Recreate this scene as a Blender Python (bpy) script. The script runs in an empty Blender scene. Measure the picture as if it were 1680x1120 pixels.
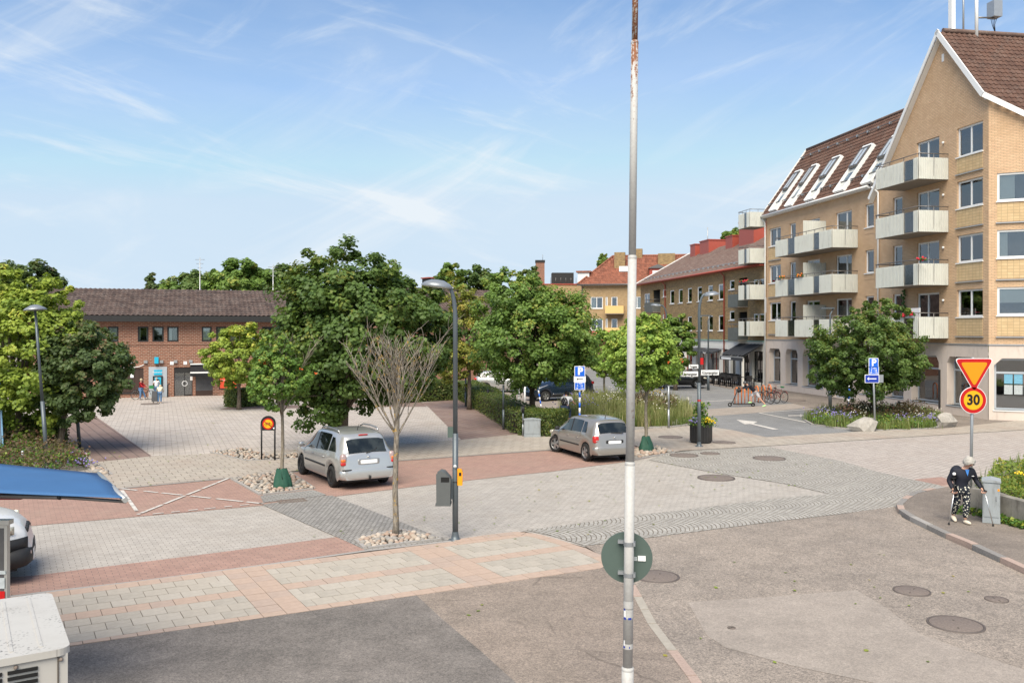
import bpy, bmesh, math, random
import numpy as np
from mathutils import Vector, Matrix
random.seed(7)
rng = np.random.default_rng(7)
scene = bpy.context.scene
COL = scene.collection
# ------------------------------------------------------------------ camera
F, H, HOR, CX = 1430.0, 4.4, 541.0, 840.0      # focal length in photo pixels, eye height, horizon row
cam = bpy.data.cameras.new('camera'); camo = bpy.data.objects.new('camera', cam); COL.objects.link(camo)
camo.location = (0, 0, H); camo.rotation_euler = (math.radians(90), 0, 0)
cam.sensor_width = 36; cam.lens = F/1680*36; cam.shift_y = -(560-HOR)/1680
cam.clip_start = 0.05; cam.clip_end = 5000
scene.camera = camo
# ------------------------------------------------------------------ sky and sun
SUN_EL, SUN_AZ = math.radians(52), math.radians(192)     # azimuth clockwise from +Y
world = bpy.data.worlds.new('World'); scene.world = world; world.use_nodes = True
nt = world.node_tree; nd = nt.nodes; lk = nt.links; nd.clear()
wo = nd.new('ShaderNodeOutputWorld'); bg = nd.new('ShaderNodeBackground')
sky = nd.new('ShaderNodeTexSky'); sky.sky_type = 'NISHITA'; sky.sun_disc = False
sky.sun_elevation = SUN_EL; sky.sun_rotation = SUN_AZ; sky.air_density = 1.0; sky.dust_density = 0.6; sky.ozone_density = 2.0
tc = nd.new('ShaderNodeTexCoord'); sep = nd.new('ShaderNodeSeparateXYZ'); lk.new(tc.outputs['Generated'], sep.inputs[0])
def wm(op, a, b=None, c=None):
    n = nd.new('ShaderNodeMath'); n.operation = op
    for i, v in enumerate((a, b, c)):
        if v is None: continue
        if isinstance(v, (int, float)): n.inputs[i].default_value = v
        else: lk.new(v, n.inputs[i])
    return n.outputs[0]
zz = wm('MAXIMUM', wm('ADD', sep.outputs['Z'], 0.12), 0.05)
cmb = nd.new('ShaderNodeCombineXYZ')
lk.new(wm('DIVIDE', sep.outputs['X'], zz), cmb.inputs[0]); lk.new(wm('DIVIDE', sep.outputs['Y'], zz), cmb.inputs[1])
def cloud_layer(rot, sc, scale, lo, hi, dist=0.6, off=(0,0,0)):
    mp = nd.new('ShaderNodeMapping'); mp.vector_type = 'TEXTURE'; mp.inputs['Rotation'].default_value = (0, rot, 0.15); mp.inputs['Scale'].default_value = sc; mp.inputs['Location'].default_value = off
    lk.new(tc.outputs['Generated'], mp.inputs[0])
    nz = nd.new('ShaderNodeTexNoise'); nz.inputs['Scale'].default_value = scale; nz.inputs['Detail'].default_value = 9
    nz.inputs['Roughness'].default_value = 0.62; nz.inputs['Distortion'].default_value = dist
    lk.new(mp.outputs[0], nz.inputs['Vector'])
    mr = nd.new('ShaderNodeMapRange'); mr.inputs[1].default_value = lo; mr.inputs[2].default_value = hi
    mr.interpolation_type = 'SMOOTHSTEP'
    lk.new(nz.outputs[0], mr.inputs[0]); return mr.outputs[0]
c1 = cloud_layer(0.22, (1.0, 0.7, 0.13), 2.4, 0.50, 0.78, 0.5, (.31, .2, .05))
c2 = cloud_layer(-0.5, (0.8, 0.7, 0.16), 2.2, 0.50, 0.82, 0.9)
c3 = cloud_layer(0.1, (1.2, 1.0, 0.5), 1.3, 0.38, 0.75, 0.4)
cov = wm('MULTIPLY', wm('ADD', wm('MULTIPLY', c1, 0.75), wm('ADD', wm('MULTIPLY', c2, 0.5), wm('MULTIPLY', c3, 0.22))), 1.0)
hz = nd.new('ShaderNodeMapRange'); hz.inputs[1].default_value = 0.0; hz.inputs[2].default_value = 0.33
hz.inputs[3].default_value = 0.35; hz.inputs[4].default_value = 0.0; lk.new(sep.outputs['Z'], hz.inputs[0])
cov = wm('MINIMUM', wm('ADD', cov, hz.outputs[0]), 0.92)
mixc = nd.new('ShaderNodeMixRGB'); lk.new(cov, mixc.inputs[0])
hsv = nd.new('ShaderNodeHueSaturation'); hsv.inputs['Saturation'].default_value = 1.12; hsv.inputs['Value'].default_value = 1.0
lk.new(sky.outputs[0], hsv.inputs['Color'])
dk = nd.new('ShaderNodeMixRGB'); dk.blend_type = 'DARKEN'; dk.inputs[0].default_value = 1; dk.inputs[2].default_value = (3.0, 4.05, 5.1, 1); lk.new(hsv.outputs[0], dk.inputs[1]); lk.new(dk.outputs[0], mixc.inputs[1])
mixc.inputs[2].default_value = (4.7, 5.05, 5.35, 1)
lk.new(mixc.outputs[0], bg.inputs[0]); bg.inputs[1].default_value = 0.095; lk.new(bg.outputs[0], wo.inputs[0])
sd = bpy.data.lights.new('sun', 'SUN'); sd.energy = 3.2; sd.angle = math.radians(50); sd.color = (1, 0.905, 0.755)
so = bpy.data.objects.new('sun', sd); COL.objects.link(so)
sdir = Vector((math.sin(SUN_AZ)*math.cos(SUN_EL), math.cos(SUN_AZ)*math.cos(SUN_EL), math.sin(SUN_EL)))
so.rotation_euler = (-sdir).to_track_quat('-Z', 'Y').to_euler(); so.location = (0, -20, 60)
vs = scene.view_settings; vs.view_transform = 'Standard'; vs.look = 'None'; vs.exposure = 0.92; vs.gamma = 1; vs.use_curve_mapping = False
# ------------------------------------------------------------------ coordinates
def G(x, y):                      # photo pixel on the ground -> world X, Y
    Y = F*H/(y-HOR); return ((x-CX)/F*Y, Y)
def at(x, y, Y):                  # photo pixel at depth Y -> world point
    return Vector(((x-CX)/F*Y, Y, H+(HOR-y)/F*Y))
# ------------------------------------------------------------------ mesh helpers
class MB:
    def __init__(s): s.v = []; s.f = []; s.m = []; s.s = []
    def add(s, vs, fs, m=0, sm=False):
        o = len(s.v); s.v += [tuple(p) for p in vs]
        for f in fs: s.f.append([o+i for i in f]); s.m.append(m); s.s.append(sm)
        return s
    def box(s, x0, x1, y0, y1, z0, z1, m=0):
        return s.add([(x0,y0,z0),(x1,y0,z0),(x1,y1,z0),(x0,y1,z0),(x0,y0,z1),(x1,y0,z1),(x1,y1,z1),(x0,y1,z1)],
                     [(0,3,2,1),(4,5,6,7),(0,1,5,4),(1,2,6,5),(2,3,7,6),(3,0,4,7)], m)
    def quad(s, a, b, c, d, m=0): return s.add([a,b,c,d], [(0,1,2,3)], m)
    def poly(s, pts, m=0): return s.add(pts, [tuple(range(len(pts)))], m)
    def prism(s, pts, z0, z1, m=0, ax='z', sm=False):   # pts ccw 2-d; ax: extrusion axis
        n = len(pts)
        if ax == 'z': g = lambda p, z: (p[0], p[1], z)
        elif ax == 'y': g = lambda p, z: (p[0], z, p[1])
        else: g = lambda p, z: (z, p[0], p[1])
        v = [g(p, z0) for p in pts]+[g(p, z1) for p in pts]
        s.add(v, [tuple(range(n-1, -1, -1)), tuple(range(n, 2*n))], m)
        s.add(v, [(i, (i+1) % n, n+(i+1) % n, n+i) for i in range(n)], m, sm); return s
    def tube(s, pts, r, n=8, m=0, cap=True, sm=True):
        P = [Vector(p) for p in pts]; R = r if isinstance(r, (list, tuple)) else [r]*len(P)
        vv = []; up = None
        for i, p in enumerate(P):
            t = (P[min(i+1, len(P)-1)]-P[max(i-1, 0)]); t = t.normalized() if t.length > 1e-9 else Vector((0,0,1))
            if up is None:
                up = t.orthogonal().normalized()
            up = (up-t*up.dot(t)); up = up.normalized() if up.length > 1e-6 else t.orthogonal().normalized()
            w = t.cross(up)
            for k in range(n):
                a = 2*math.pi*k/n; vv.append(p+(up*math.cos(a)+w*math.sin(a))*R[i])
        fs = [(i*n+k, i*n+(k+1) % n, (i+1)*n+(k+1) % n, (i+1)*n+k) for i in range(len(P)-1) for k in range(n)]
        s.add(vv, fs, m, sm)
        if cap:
            o = len(s.v)-len(vv); b = len(vv)-n
            s.f.append([o+k for k in range(n-1, -1, -1)]); s.m.append(m); s.s.append(False)
            s.f.append([o+b+k for k in range(n)]); s.m.append(m); s.s.append(False)
        return s
    def ring(s, c, ax, R, r, n=20, k=6, m=0):            # torus
        c = Vector(c); ax = Vector(ax).normalized(); u = ax.orthogonal().normalized(); w = ax.cross(u); vv = []
        for i in range(n):
            a = 2*math.pi*i/n; d = u*math.cos(a)+w*math.sin(a)
            for j in range(k):
                b = 2*math.pi*j/k; vv.append(c+d*(R+r*math.cos(b))+ax*r*math.sin(b))
        s.add(vv, [(i*k+j, ((i+1) % n)*k+j, ((i+1) % n)*k+(j+1) % k, i*k+(j+1) % k) for i in range(n) for j in range(k)], m, True); return s
    def lathe(s, prof, n=16, c=(0,0,0), ax=(0,0,1), m=0, sm=True):
        c = Vector(c); ax = Vector(ax).normalized(); u = ax.orthogonal().normalized(); w = ax.cross(u); vv = []
        for (r, h) in prof:
            for k in range(n):
                a = 2*math.pi*k/n; vv.append(c+ax*h+(u*math.cos(a)+w*math.sin(a))*r)
        s.add(vv, [(i*n+k, i*n+(k+1) % n, (i+1)*n+(k+1) % n, (i+1)*n+k) for i in range(len(prof)-1) for k in range(n)], m, sm); return s
    def ball(s, c, r, n=10, k=7, m=0):
        c = Vector(c); r = r if isinstance(r, (tuple, list)) else (r, r, r); vv = []
        for i in range(k+1):
            t = math.pi*i/k
            for j in range(n):
                a = 2*math.pi*j/n; vv.append((c[0]+r[0]*math.sin(t)*math.cos(a), c[1]+r[1]*math.sin(t)*math.sin(a), c[2]-r[2]*math.cos(t)))
        s.add(vv, [(i*n+j, i*n+(j+1) % n, (i+1)*n+(j+1) % n, (i+1)*n+j) for i in range(k) for j in range(n)], m, True); return s
    def xf(s, M, i0=0):
        for i in range(i0, len(s.v)): s.v[i] = tuple(M @ Vector(s.v[i]))
        return s
    def mesh(s, name, mats):
        me = bpy.data.meshes.new(name); me.from_pydata(s.v, [], s.f)
        for mt in (mats if isinstance(mats, (list, tuple)) else [mats]): me.materials.append(mt)
        me.polygons.foreach_set('material_index', s.m); me.polygons.foreach_set('use_smooth', s.s); me.update(); return me
    def build(s, name, mats, parent=None, loc=None, rotz=0): return put(name, s.mesh(name, mats), parent, loc, rotz)
def put(name, me, parent=None, loc=None, rotz=0):
    o = bpy.data.objects.new(name, me); COL.objects.link(o)
    if parent is not None: o.parent = parent
    if loc is not None: o.location = loc
    if rotz: o.rotation_euler = (0, 0, rotz)
    return o
def tag(o, label, cat, group=None):
    o['label'] = label; o['category'] = cat
    if group: o['group'] = group
    return o
def thing(name, label, cat, loc=(0,0,0), rotz=0, group=None):
    o = bpy.data.objects.new(name, None); COL.objects.link(o); o.location = loc; o.rotation_euler = (0, 0, rotz)
    o.empty_display_size = 0.2
    return tag(o, label, cat, group)
def struct(o): o['kind'] = 'structure'; return o
def stuff(o): o['kind'] = 'stuff'; return o
def kids(o): return [c for c in COL.objects if c.parent == o]
def dup(root, loc, rotz, label=None, group=None, parent=None):
    r = root.copy(); COL.objects.link(r); r.location = loc; r.rotation_euler = (0, 0, rotz)
    if parent is not None: r.parent = parent
    if label: r['label'] = label
    if group: r['group'] = group
    for ch in root.children:
        c = ch.copy(); COL.objects.link(c); c.parent = r
        for g in ch.children:
            d = g.copy(); COL.objects.link(d); d.parent = c
    return r
def text_mesh(body, size, mat, parent, M, name='lettering', depth=0.002, align='CENTER', sx=1.0, bold=0.0):
    cu = bpy.data.curves.new('t', 'FONT'); cu.body = body; cu.size = size; cu.extrude = depth; cu.align_x = align; cu.align_y = 'CENTER'; cu.offset = bold
    cu.resolution_u = 3
    o = bpy.data.objects.new('t', cu); COL.objects.link(o)
    dg = bpy.context.evaluated_depsgraph_get(); me = bpy.data.meshes.new_from_object(o.evaluated_get(dg))
    bpy.data.objects.remove(o); me.transform(M @ Matrix.Diagonal((sx, 1, 1, 1))); me.materials.clear(); me.materials.append(mat)
    return put(name, me, parent)
STAND = Matrix.Rotation(math.pi/2, 4, 'X')      # text upright, reading from -Y
# ------------------------------------------------------------------ materials
MAT = {}
class NT:
    def __init__(s, name):
        s.m = bpy.data.materials.new(name); s.m.use_nodes = True; s.t = s.m.node_tree; s.t.nodes.clear()
        s.out = s.n('ShaderNodeOutputMaterial')
    def n(s, t, **kw):
        x = s.t.nodes.new(t)
        for k, v in kw.items(): setattr(x, k, v)
        return x
    def l(s, a, b): s.t.links.new(a, b)
    def set(s, sock, v):
        if isinstance(v, (int, float)): sock.default_value = v
        elif isinstance(v, (tuple, list)): sock.default_value = tuple(v)+((1,) if len(v) == 3 and sock.type == 'RGBA' else ())
        else: s.l(v, sock)
    def math(s, op, a, b=0.0, c=None, clamp=False):
        x = s.n('ShaderNodeMath', operation=op, use_clamp=clamp); s.set(x.inputs[0], a); s.set(x.inputs[1], b)
        if c is not None: s.set(x.inputs[2], c)
        return x.outputs[0]
    def mix(s, f, a, b, bt='MIX'):
        x = s.n('ShaderNodeMixRGB', blend_type=bt); s.set(x.inputs[0], f); s.set(x.inputs[1], a); s.set(x.inputs[2], b); return x.outputs[0]
    def noise(s, vec, scale, detail=3, rough=0.55, dist=0):
        x = s.n('ShaderNodeTexNoise'); s.set(x.inputs['Scale'], scale); x.inputs['Detail'].default_value = detail
        x.inputs['Roughness'].default_value = rough; x.inputs['Distortion'].default_value = dist
        if vec is not None: s.l(vec, x.inputs['Vector'])
        return x.outputs[0]
    def ramp(s, f, stops):
        x = s.n('ShaderNodeValToRGB'); e = x.color_ramp.elements
        while len(e) < len(stops): e.new(0.5)
        for i, (p, c) in enumerate(stops): e[i].position = p; e[i].color = tuple(c)+(1,) if len(c) == 3 else c
        s.l(f, x.inputs[0]); return x.outputs[0]
    def rng(s, f, a, b, c=0.0, d=1.0, smooth=True):
        x = s.n('ShaderNodeMapRange', interpolation_type='SMOOTHSTEP' if smooth else 'LINEAR'); s.l(f, x.inputs[0])
        for i, v in zip((1,2,3,4), (a,b,c,d)): x.inputs[i].default_value = v
        return x.outputs[0]
    def pos(s): return s.n('ShaderNodeNewGeometry').outputs['Position']
    def obj(s): return s.n('ShaderNodeTexCoord').outputs['Object']
    def map(s, vec, rot=0, sc=(1,1,1), loc=(0,0,0)):
        x = s.n('ShaderNodeMapping'); s.l(vec, x.inputs[0]); x.inputs['Rotation'].default_value = (0,0,rot)
        x.inputs['Scale'].default_value = sc; x.inputs['Location'].default_value = loc; return x.outputs[0]
    def bump(s, h, strength=0.3, dist=0.01):
        x = s.n('ShaderNodeBump'); x.inputs['Strength'].default_value = strength; x.inputs['Distance'].default_value = dist; s.l(h, x.inputs['Height']); return x.outputs[0]
    def bsdf(s, col, rough=0.8, metal=0.0, normal=None, spec=0.3, coat=0.0, **kw):
        b = s.n('ShaderNodeBsdfPrincipled'); s.set(b.inputs['Base Color'], col); s.set(b.inputs['Roughness'], rough); s.set(b.inputs['Metallic'], metal)
        b.inputs['Specular IOR Level'].default_value = spec; b.inputs['Coat Weight'].default_value = coat
        if coat: b.inputs['Coat Roughness'].default_value = 0.05
        if normal is not None: s.l(normal, b.inputs['Normal'])
        s.l(b.outputs[0], s.out.inputs[0]); return b
def plain(name, col, rough=0.6, metal=0.0, spec=0.4, coat=0.0, var=0.12, vscale=6.0, dirt=0.0, bump=0.0):
    t = NT(name); o = t.obj(); nz = t.noise(o, vscale, 5, 0.6)
    dk = tuple(c*(1-var) for c in col); lt = tuple(min(1, c*(1+var)) for c in col)
    c = t.mix(nz, dk, lt)
    if dirt:
        d = t.rng(t.noise(t.map(o, 0, (1.5, 1.5, 0.35)), 3.0, 6, 0.7), 0.5, 0.75)
        c = t.mix(t.math('MULTIPLY', d, dirt), c, tuple(x*0.35 for x in (0.30, 0.27, 0.22)))
    nm = t.bump(t.noise(o, 60, 3), bump, 0.01) if bump else None
    t.bsdf(c, rough, metal, nm, spec, coat); MAT[name] = t.m; return t.m
def brick_mat(name, c1, c2, mortar, bw=0.26, bh=0.075, ms=0.012, off=0.5, plane='wall', rot=0.0, stain=0.25, stain_col=(0.12,0.1,0.08), bump=0.35, jitter=0.5, coarse=0.35, stainscale=0.6, rough=0.85, squash=1.0):
    t = NT(name)
    if plane == 'wall':
        o = t.obj(); sp = t.n('ShaderNodeSeparateXYZ'); t.l(o, sp.inputs[0]); cb = t.n('ShaderNodeCombineXYZ')
        t.l(t.math('ADD', sp.outputs[0], sp.outputs[1]), cb.inputs[0]); t.l(sp.outputs[2], cb.inputs[1]); vec = cb.outputs[0]; base = o
    else:
        base = t.pos(); vec = t.map(base, rot)
    b = t.n('ShaderNodeTexBrick', offset=off, squash=squash); t.l(vec, b.inputs['Vector'])
    b.inputs['Scale'].default_value = 1; b.inputs['Brick Width'].default_value = bw; b.inputs['Row Height'].default_value = bh
    b.inputs['Mortar Size'].default_value = ms; b.inputs['Mortar Smooth'].default_value = 0.15; b.inputs['Bias'].default_value = 0
    for i, c in zip((1,2,3), (c1, c2, mortar)): b.inputs[i].default_value = tuple(c)+(1,)
    col = b.outputs[0]
    n1 = t.rng(t.noise(base, stainscale, 6, 0.65), 0.42, 0.72)
    col = t.mix(t.math('MULTIPLY', n1, stain), col, stain_col)
    n2 = t.noise(base, 2.6, 5, 0.7); col = t.mix(jitter, col, t.mix(n2, (0.28,0.28,0.28), (0.72,0.72,0.72)), 'OVERLAY')
    n3 = t.noise(base, 55, 2); col = t.mix(coarse, col, t.mix(n3, (0.3,0.3,0.3), (0.7,0.7,0.7)), 'OVERLAY')
    t.bsdf(col, rough, 0, t.bump(t.math('ADD', t.math('MULTIPLY', b.outputs[1], -1.0), t.math('MULTIPLY', n3, 0.25)), bump, 0.012), 0.25)
    MAT[name] = t.m; return t.m
def asphalt_mat(name, c, c2, speck=0.5, patch=0.5, crack=0.0):
    t = NT(name); p = t.pos()
    n = t.noise(p, 0.35, 6, 0.62); col = t.mix(t.rng(n, 0.3, 0.7), c, c2)
    n2 = t.noise(p, 1.6, 6, 0.7); col = t.mix(patch, col, t.mix(t.rng(n2, 0.25, 0.75), (0.32,0.32,0.32), (0.68,0.68,0.68)), 'OVERLAY')
    vo = t.n('ShaderNodeTexVoronoi'); t.l(p, vo.inputs['Vector']); vo.inputs['Scale'].default_value = 62
    sp = t.n('ShaderNodeSeparateColor'); t.l(vo.outputs['Color'], sp.inputs[0])
    col = t.mix(speck, col, t.ramp(sp.outputs[0], [(0, (0.22,0.22,0.22)), (0.5, (0.5,0.5,0.5)), (1, (0.8,0.78,0.75))]), 'OVERLAY')
    v2 = t.n('ShaderNodeTexVoronoi'); t.l(p, v2.inputs['Vector']); v2.inputs['Scale'].default_value = 22
    s2 = t.n('ShaderNodeSeparateColor'); t.l(v2.outputs['Color'], s2.inputs[0])
    col = t.mix(speck*0.45, col, t.ramp(s2.outputs[1], [(0, (0.28,0.28,0.28)), (1, (0.72,0.7,0.68))]), 'OVERLAY')
    if crack:
        vc = t.n('ShaderNodeTexVoronoi', feature='DISTANCE_TO_EDGE'); t.l(t.mix(0.25, p, t.n('ShaderNodeTexNoise').outputs[1]), vc.inputs['Vector']); vc.inputs['Scale'].default_value = 0.55
        cr = t.math('MULTIPLY', t.rng(vc.outputs[0], 0.0, 0.012, 1, 0), t.rng(t.noise(p, 0.5, 2), 0.5, 0.62))
        col = t.mix(t.math('MULTIPLY', cr, crack), col, (0.035, 0.03, 0.028))
    t.bsdf(col, 0.9, 0, t.bump(sp.outputs[0], 0.35, 0.006), 0.2); MAT[name] = t.m; return t.m
ST = math.radians(28.5)          # direction of the paved street
# ------------------------------------------------------------------ surface materials
asphalt_mat('asphalt_brown', (0.292,0.251,0.216), (0.238,0.207,0.181), 0.6, 0.35)
asphalt_mat('asphalt_brown2', (0.267,0.221,0.186), (0.226,0.190,0.161), 0.5, 0.35, 0.35)
asphalt_mat('asphalt_pale', (0.325,0.283,0.248), (0.289,0.253,0.221), 0.3, 0.3)
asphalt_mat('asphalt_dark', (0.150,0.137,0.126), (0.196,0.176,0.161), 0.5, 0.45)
asphalt_mat('asphalt_grey', (0.225,0.225,0.225), (0.185,0.186,0.187), 0.35, 0.3)
asphalt_mat('asphalt_walk', (0.235,0.200,0.171), (0.182,0.157,0.137), 0.4, 0.4, 0.3)
brick_mat('paver_grey', (0.43,0.395,0.355), (0.37,0.34,0.305), (0.20,0.185,0.17), 0.21, 0.105, 0.006, plane='floor', rot=-ST-0.03, stain=0.35, stain_col=(0.30,0.26,0.22), bump=0.25)
brick_mat('paver_pink', (0.45,0.40,0.36), (0.39,0.345,0.31), (0.17,0.15,0.14), 0.23, 0.21, 0.012, plane='floor', rot=-ST-1.35, stain=0.3, stain_col=(0.32,0.26,0.22), bump=0.3)
brick_mat('paver_red', (0.37,0.235,0.19), (0.315,0.20,0.165), (0.19,0.14,0.12), 0.21, 0.105, 0.006, plane='floor', rot=-ST-0.03, stain=0.35, stain_col=(0.30,0.225,0.18), bump=0.25)
brick_mat('paver_plaza', (0.49,0.44,0.395), (0.385,0.345,0.31), (0.21,0.185,0.165), 0.42, 0.21, 0.014, plane='floor', rot=-math.radians(22), stain=0.35, stain_col=(0.34,0.28,0.23), bump=0.3)
brick_mat('paver_plaza_red', (0.235,0.165,0.14), (0.205,0.142,0.122), (0.10,0.075,0.065), 1.4, 0.36, 0.02, plane='floor', rot=-math.radians(122), stain=0.3, stain_col=(0.30,0.25,0.22), bump=0.35)
brick_mat('slab_far', (0.40,0.355,0.30), (0.36,0.32,0.275), (0.17,0.145,0.12), 0.42, 0.36, 0.012, plane='floor', rot=-ST, stain=0.45, stain_col=(0.33,0.24,0.19), bump=0.25, stainscale=0.35)
brick_mat('sett_strip', (0.33,0.315,0.295), (0.25,0.24,0.225), (0.13,0.12,0.11), 0.12, 0.11, 0.012, plane='floor', rot=-ST-0.03, stain=0.3, stain_col=(0.2,0.18,0.16), bump=0.6, jitter=0.6)
brick_mat('stone_sett', (0.33,0.32,0.30), (0.26,0.255,0.245), (0.12,0.11,0.10), 0.22, 0.11, 0.01, plane='floor', rot=-ST, bump=0.4)
def fan_mat():
    t = NT('sett_fan'); p = t.pos(); v = t.map(p, -ST+0.12); sp = t.n('ShaderNodeSeparateXYZ'); t.l(v, sp.inputs[0])
    W, R = 1.25, 0.95
    row = t.math('FLOOR', t.math('DIVIDE', sp.outputs[1], W))
    u = t.math('SUBTRACT', t.math('MULTIPLY', t.math('FRACT', t.math('DIVIDE', sp.outputs[1], W)), W), W/2)
    s = t.math('SQRT', t.math('SUBTRACT', R*R, t.math('MULTIPLY', u, u)))
    a = t.math('MULTIPLY', t.math('ARCSINE', t.math('DIVIDE', u, R)), R)
    f = t.math('SUBTRACT', sp.outputs[0], s)
    wob = t.math('MULTIPLY', t.math('SUBTRACT', t.noise(p, 5, 2), 0.5), 0.05)
    cb = t.n('ShaderNodeCombineXYZ'); t.l(t.math('ADD', t.math('ADD', a, t.math('MULTIPLY', row, 0.37)), wob), cb.inputs[0]); t.l(t.math('ADD', f, wob), cb.inputs[1])
    b = t.n('ShaderNodeTexBrick', offset=0.5); t.l(cb.outputs[0], b.inputs['Vector']); b.inputs['Scale'].default_value = 1
    b.inputs['Brick Width'].default_value = 0.125; b.inputs['Row Height'].default_value = 0.115; b.inputs['Mortar Size'].default_value = 0.013; b.inputs['Mortar Smooth'].default_value = 0.3
    for i, c in zip((1,2,3), ((0.43,0.41,0.375), (0.33,0.315,0.29), (0.17,0.145,0.115))): b.inputs[i].default_value = c+(1,)
    n2 = t.noise(p, 0.9, 6, 0.7); c = t.mix(0.5, b.outputs[0], t.mix(n2, (0.3,0.3,0.3), (0.7,0.7,0.7)), 'OVERLAY')
    n4 = t.noise(p, 16, 4, 0.7); c = t.mix(0.6, c, t.mix(n4, (0.25,0.25,0.25), (0.75,0.75,0.75)), 'OVERLAY')
    t.bsdf(c, 0.8, 0, t.bump(t.math('ADD', t.math('MULTIPLY', b.outputs[1], -1), t.math('MULTIPLY', n4, 0.4)), 0.7, 0.02), 0.3); MAT['sett_fan'] = t.m
fan_mat()
def worn_paint():
    t = NT('road_paint'); p = t.pos(); n = t.rng(t.noise(p, 9, 5, 0.75), 0.36, 0.5)
    t.bsdf(t.mix(n, (0.38,0.33,0.29), (0.58,0.55,0.51)), 0.7); MAT['road_paint'] = t.m
worn_paint()
plain('granite', (0.33,0.31,0.29), 0.85, var=0.45, vscale=35, bump=0.4)
plain('granite_pink', (0.40,0.30,0.25), 0.85, var=0.4, vscale=30, bump=0.4)
plain('slab_beige', (0.39,0.35,0.295), 0.9, var=0.2, vscale=14, bump=0.3)
plain('slab_beige2', (0.365,0.33,0.28), 0.9, var=0.25, vscale=12, bump=0.3)
plain('slab_beige3', (0.41,0.37,0.315), 0.9, var=0.2, vscale=16, bump=0.3)
plain('slab_red', (0.42,0.315,0.25), 0.9, var=0.2, vscale=14, bump=0.3)
plain('slab_red2', (0.395,0.305,0.25), 0.9, var=0.22, vscale=14, bump=0.3)
plain('joint_soil', (0.10,0.085,0.07), 0.95, var=0.3, vscale=8)
plain('soil', (0.055,0.042,0.03), 0.95, var=0.4, vscale=20, bump=0.5)
plain('cast_iron', (0.21,0.17,0.145), 0.7, 0.2, var=0.55, vscale=28, bump=0.8)
plain('cast_dark', (0.12,0.10,0.09), 0.7, 0.2, var=0.3); plain('granite_dark', (0.24,0.225,0.21), 0.85, var=0.5, vscale=30, bump=0.5); plain('concrete', (0.34,0.32,0.29), 0.9, var=0.25, vscale=8, bump=0.3, dirt=0.7)
def sheet(name, px, z, mat, world_pts=False):
    pts = px if world_pts else [G(*p) for p in px]
    bm = bmesh.new(); vs_ = [bm.verts.new((p[0], p[1], z)) for p in pts]; f = bm.faces.new(vs_); f.normal_update()
    if f.normal.z < 0: f.normal_flip()
    bmesh.ops.triangulate(bm, faces=[f]); me = bpy.data.meshes.new(name); bm.to_mesh(me); bm.free(); me.materials.append(MAT[mat])
    return struct(put(name, me))
def band(name, px, w, z, mat):              # a painted or stone line of width w along ground pixels
    P = [Vector(G(*p)) for p in px]; L = []; Rr = []
    for i, p in enumerate(P):
        t = (P[min(i+1, len(P)-1)]-P[max(i-1, 0)]).normalized(); n = Vector((-t.y, t.x)); L.append(p+n*w/2); Rr.append(p-n*w/2)
    return sheet(name, [tuple(q) for q in L]+[tuple(q) for q in reversed(Rr)], z, mat, True)
# ------------------------------------------------------------------ ground
gm = MB().quad((-1500,-60,-0.002), (1500,-60,-0.002), (1500,2500,-0.002), (-1500,2500,-0.002)).build('ground', MAT['asphalt_brown']); struct(gm)
sheet('street', [(905,700),(925,660),(840,640),(860,626),(960,607),(1015,596),(1045,602),(1150,628),(1262,652),(1300,660),(1345,690),(1420,708),(1258,718),(1150,699),(1030,705)], 0.004, 'asphalt_grey')
sheet('far_pavement', [(1045,602),(1060,600),(1254,636),(1340,648),(1400,656),(1530,674),(1690,690),(1760,712),(1680,708),(1545,712),(1420,700),(1345,672),(1310,664),(1262,652),(1150,628)], 0.012, 'asphalt_walk')
sheet('plaza_paving', [(-300,690),(60,655),(165,650),(400,644),(560,640),(760,640),(800,660),(870,712),(750,722),(640,732),(440,742),(250,750),(130,762),(-200,790)], 0.006, 'paver_plaza')
sheet('plaza_red_band', [(80,700),(113,683),(150,678),(250,749),(130,762)], 0.012, 'paver_plaza_red')
sheet('plaza_red_path', [(690,661),(748,655),(768,657),(872,712),(757,722),(702,667)], 0.012, 'paver_plaza_red')
sheet('plaza_red_strip', [(360,672),(378,667),(690,660),(700,667),(560,668)], 0.012, 'paver_plaza_red')
sheet('carriageway_paving', [(-420,1000),(-420,890),(12,864),(230,842),(430,824),(640,800),(850,775),(1066,750),(1180,732),(1262,730),(1500,716),(1690,705),(1900,695),(1900,780),(1690,785),(1560,806),(1380,845),(1066,884),(960,898),(860,872),(740,890),(600,908),(80,975)], 0.014, 'paver_grey')
sheet('carriageway_pink_paving', [(1258,733),(1690,706),(1900,694),(1900,760),(1680,774),(1600,796),(1556,801),(1480,786)], 0.018, 'paver_pink')
sheet('parking_lane_paving', [(-420,905),(-420,840),(195,802),(375,785),(520,771),(640,757),(905,738),(1040,731),(1066,751),(1019,759),(906,774),(846,780),(688,798),(560,814),(430,830),(230,848),(12,867)], 0.022, 'paver_red')
sheet('near_lane_paving', [(-420,1020),(-420,985),(59,945),(330,911),(552,882),(604,904),(220,956),(80,972)], 0.022, 'paver_red')
sheet('red_corner_paving', [(1490,788),(1545,783),(1592,800),(1556,801)], 0.022, 'paver_red')
sheet('sett_crossing', [(430,829),(524,814),(545,814),(742,890),(600,904),(552,882)], 0.026, 'sett_strip')
sheet('sett_fan_paving', [(1064,755),(1085,747),(1120,741),(1250,733),(1262,734),(1380,757),(1440,775),(1500,788),(1556,800),(1500,815),(1470,832),(1380,844),(1260,858),(1066,883),(960,897),(905,880),(863,871),(940,861),(1040,847),(1150,834),(1262,820),(1360,811),(1286,794),(1171,776)], 0.026, 'sett_fan')
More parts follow.
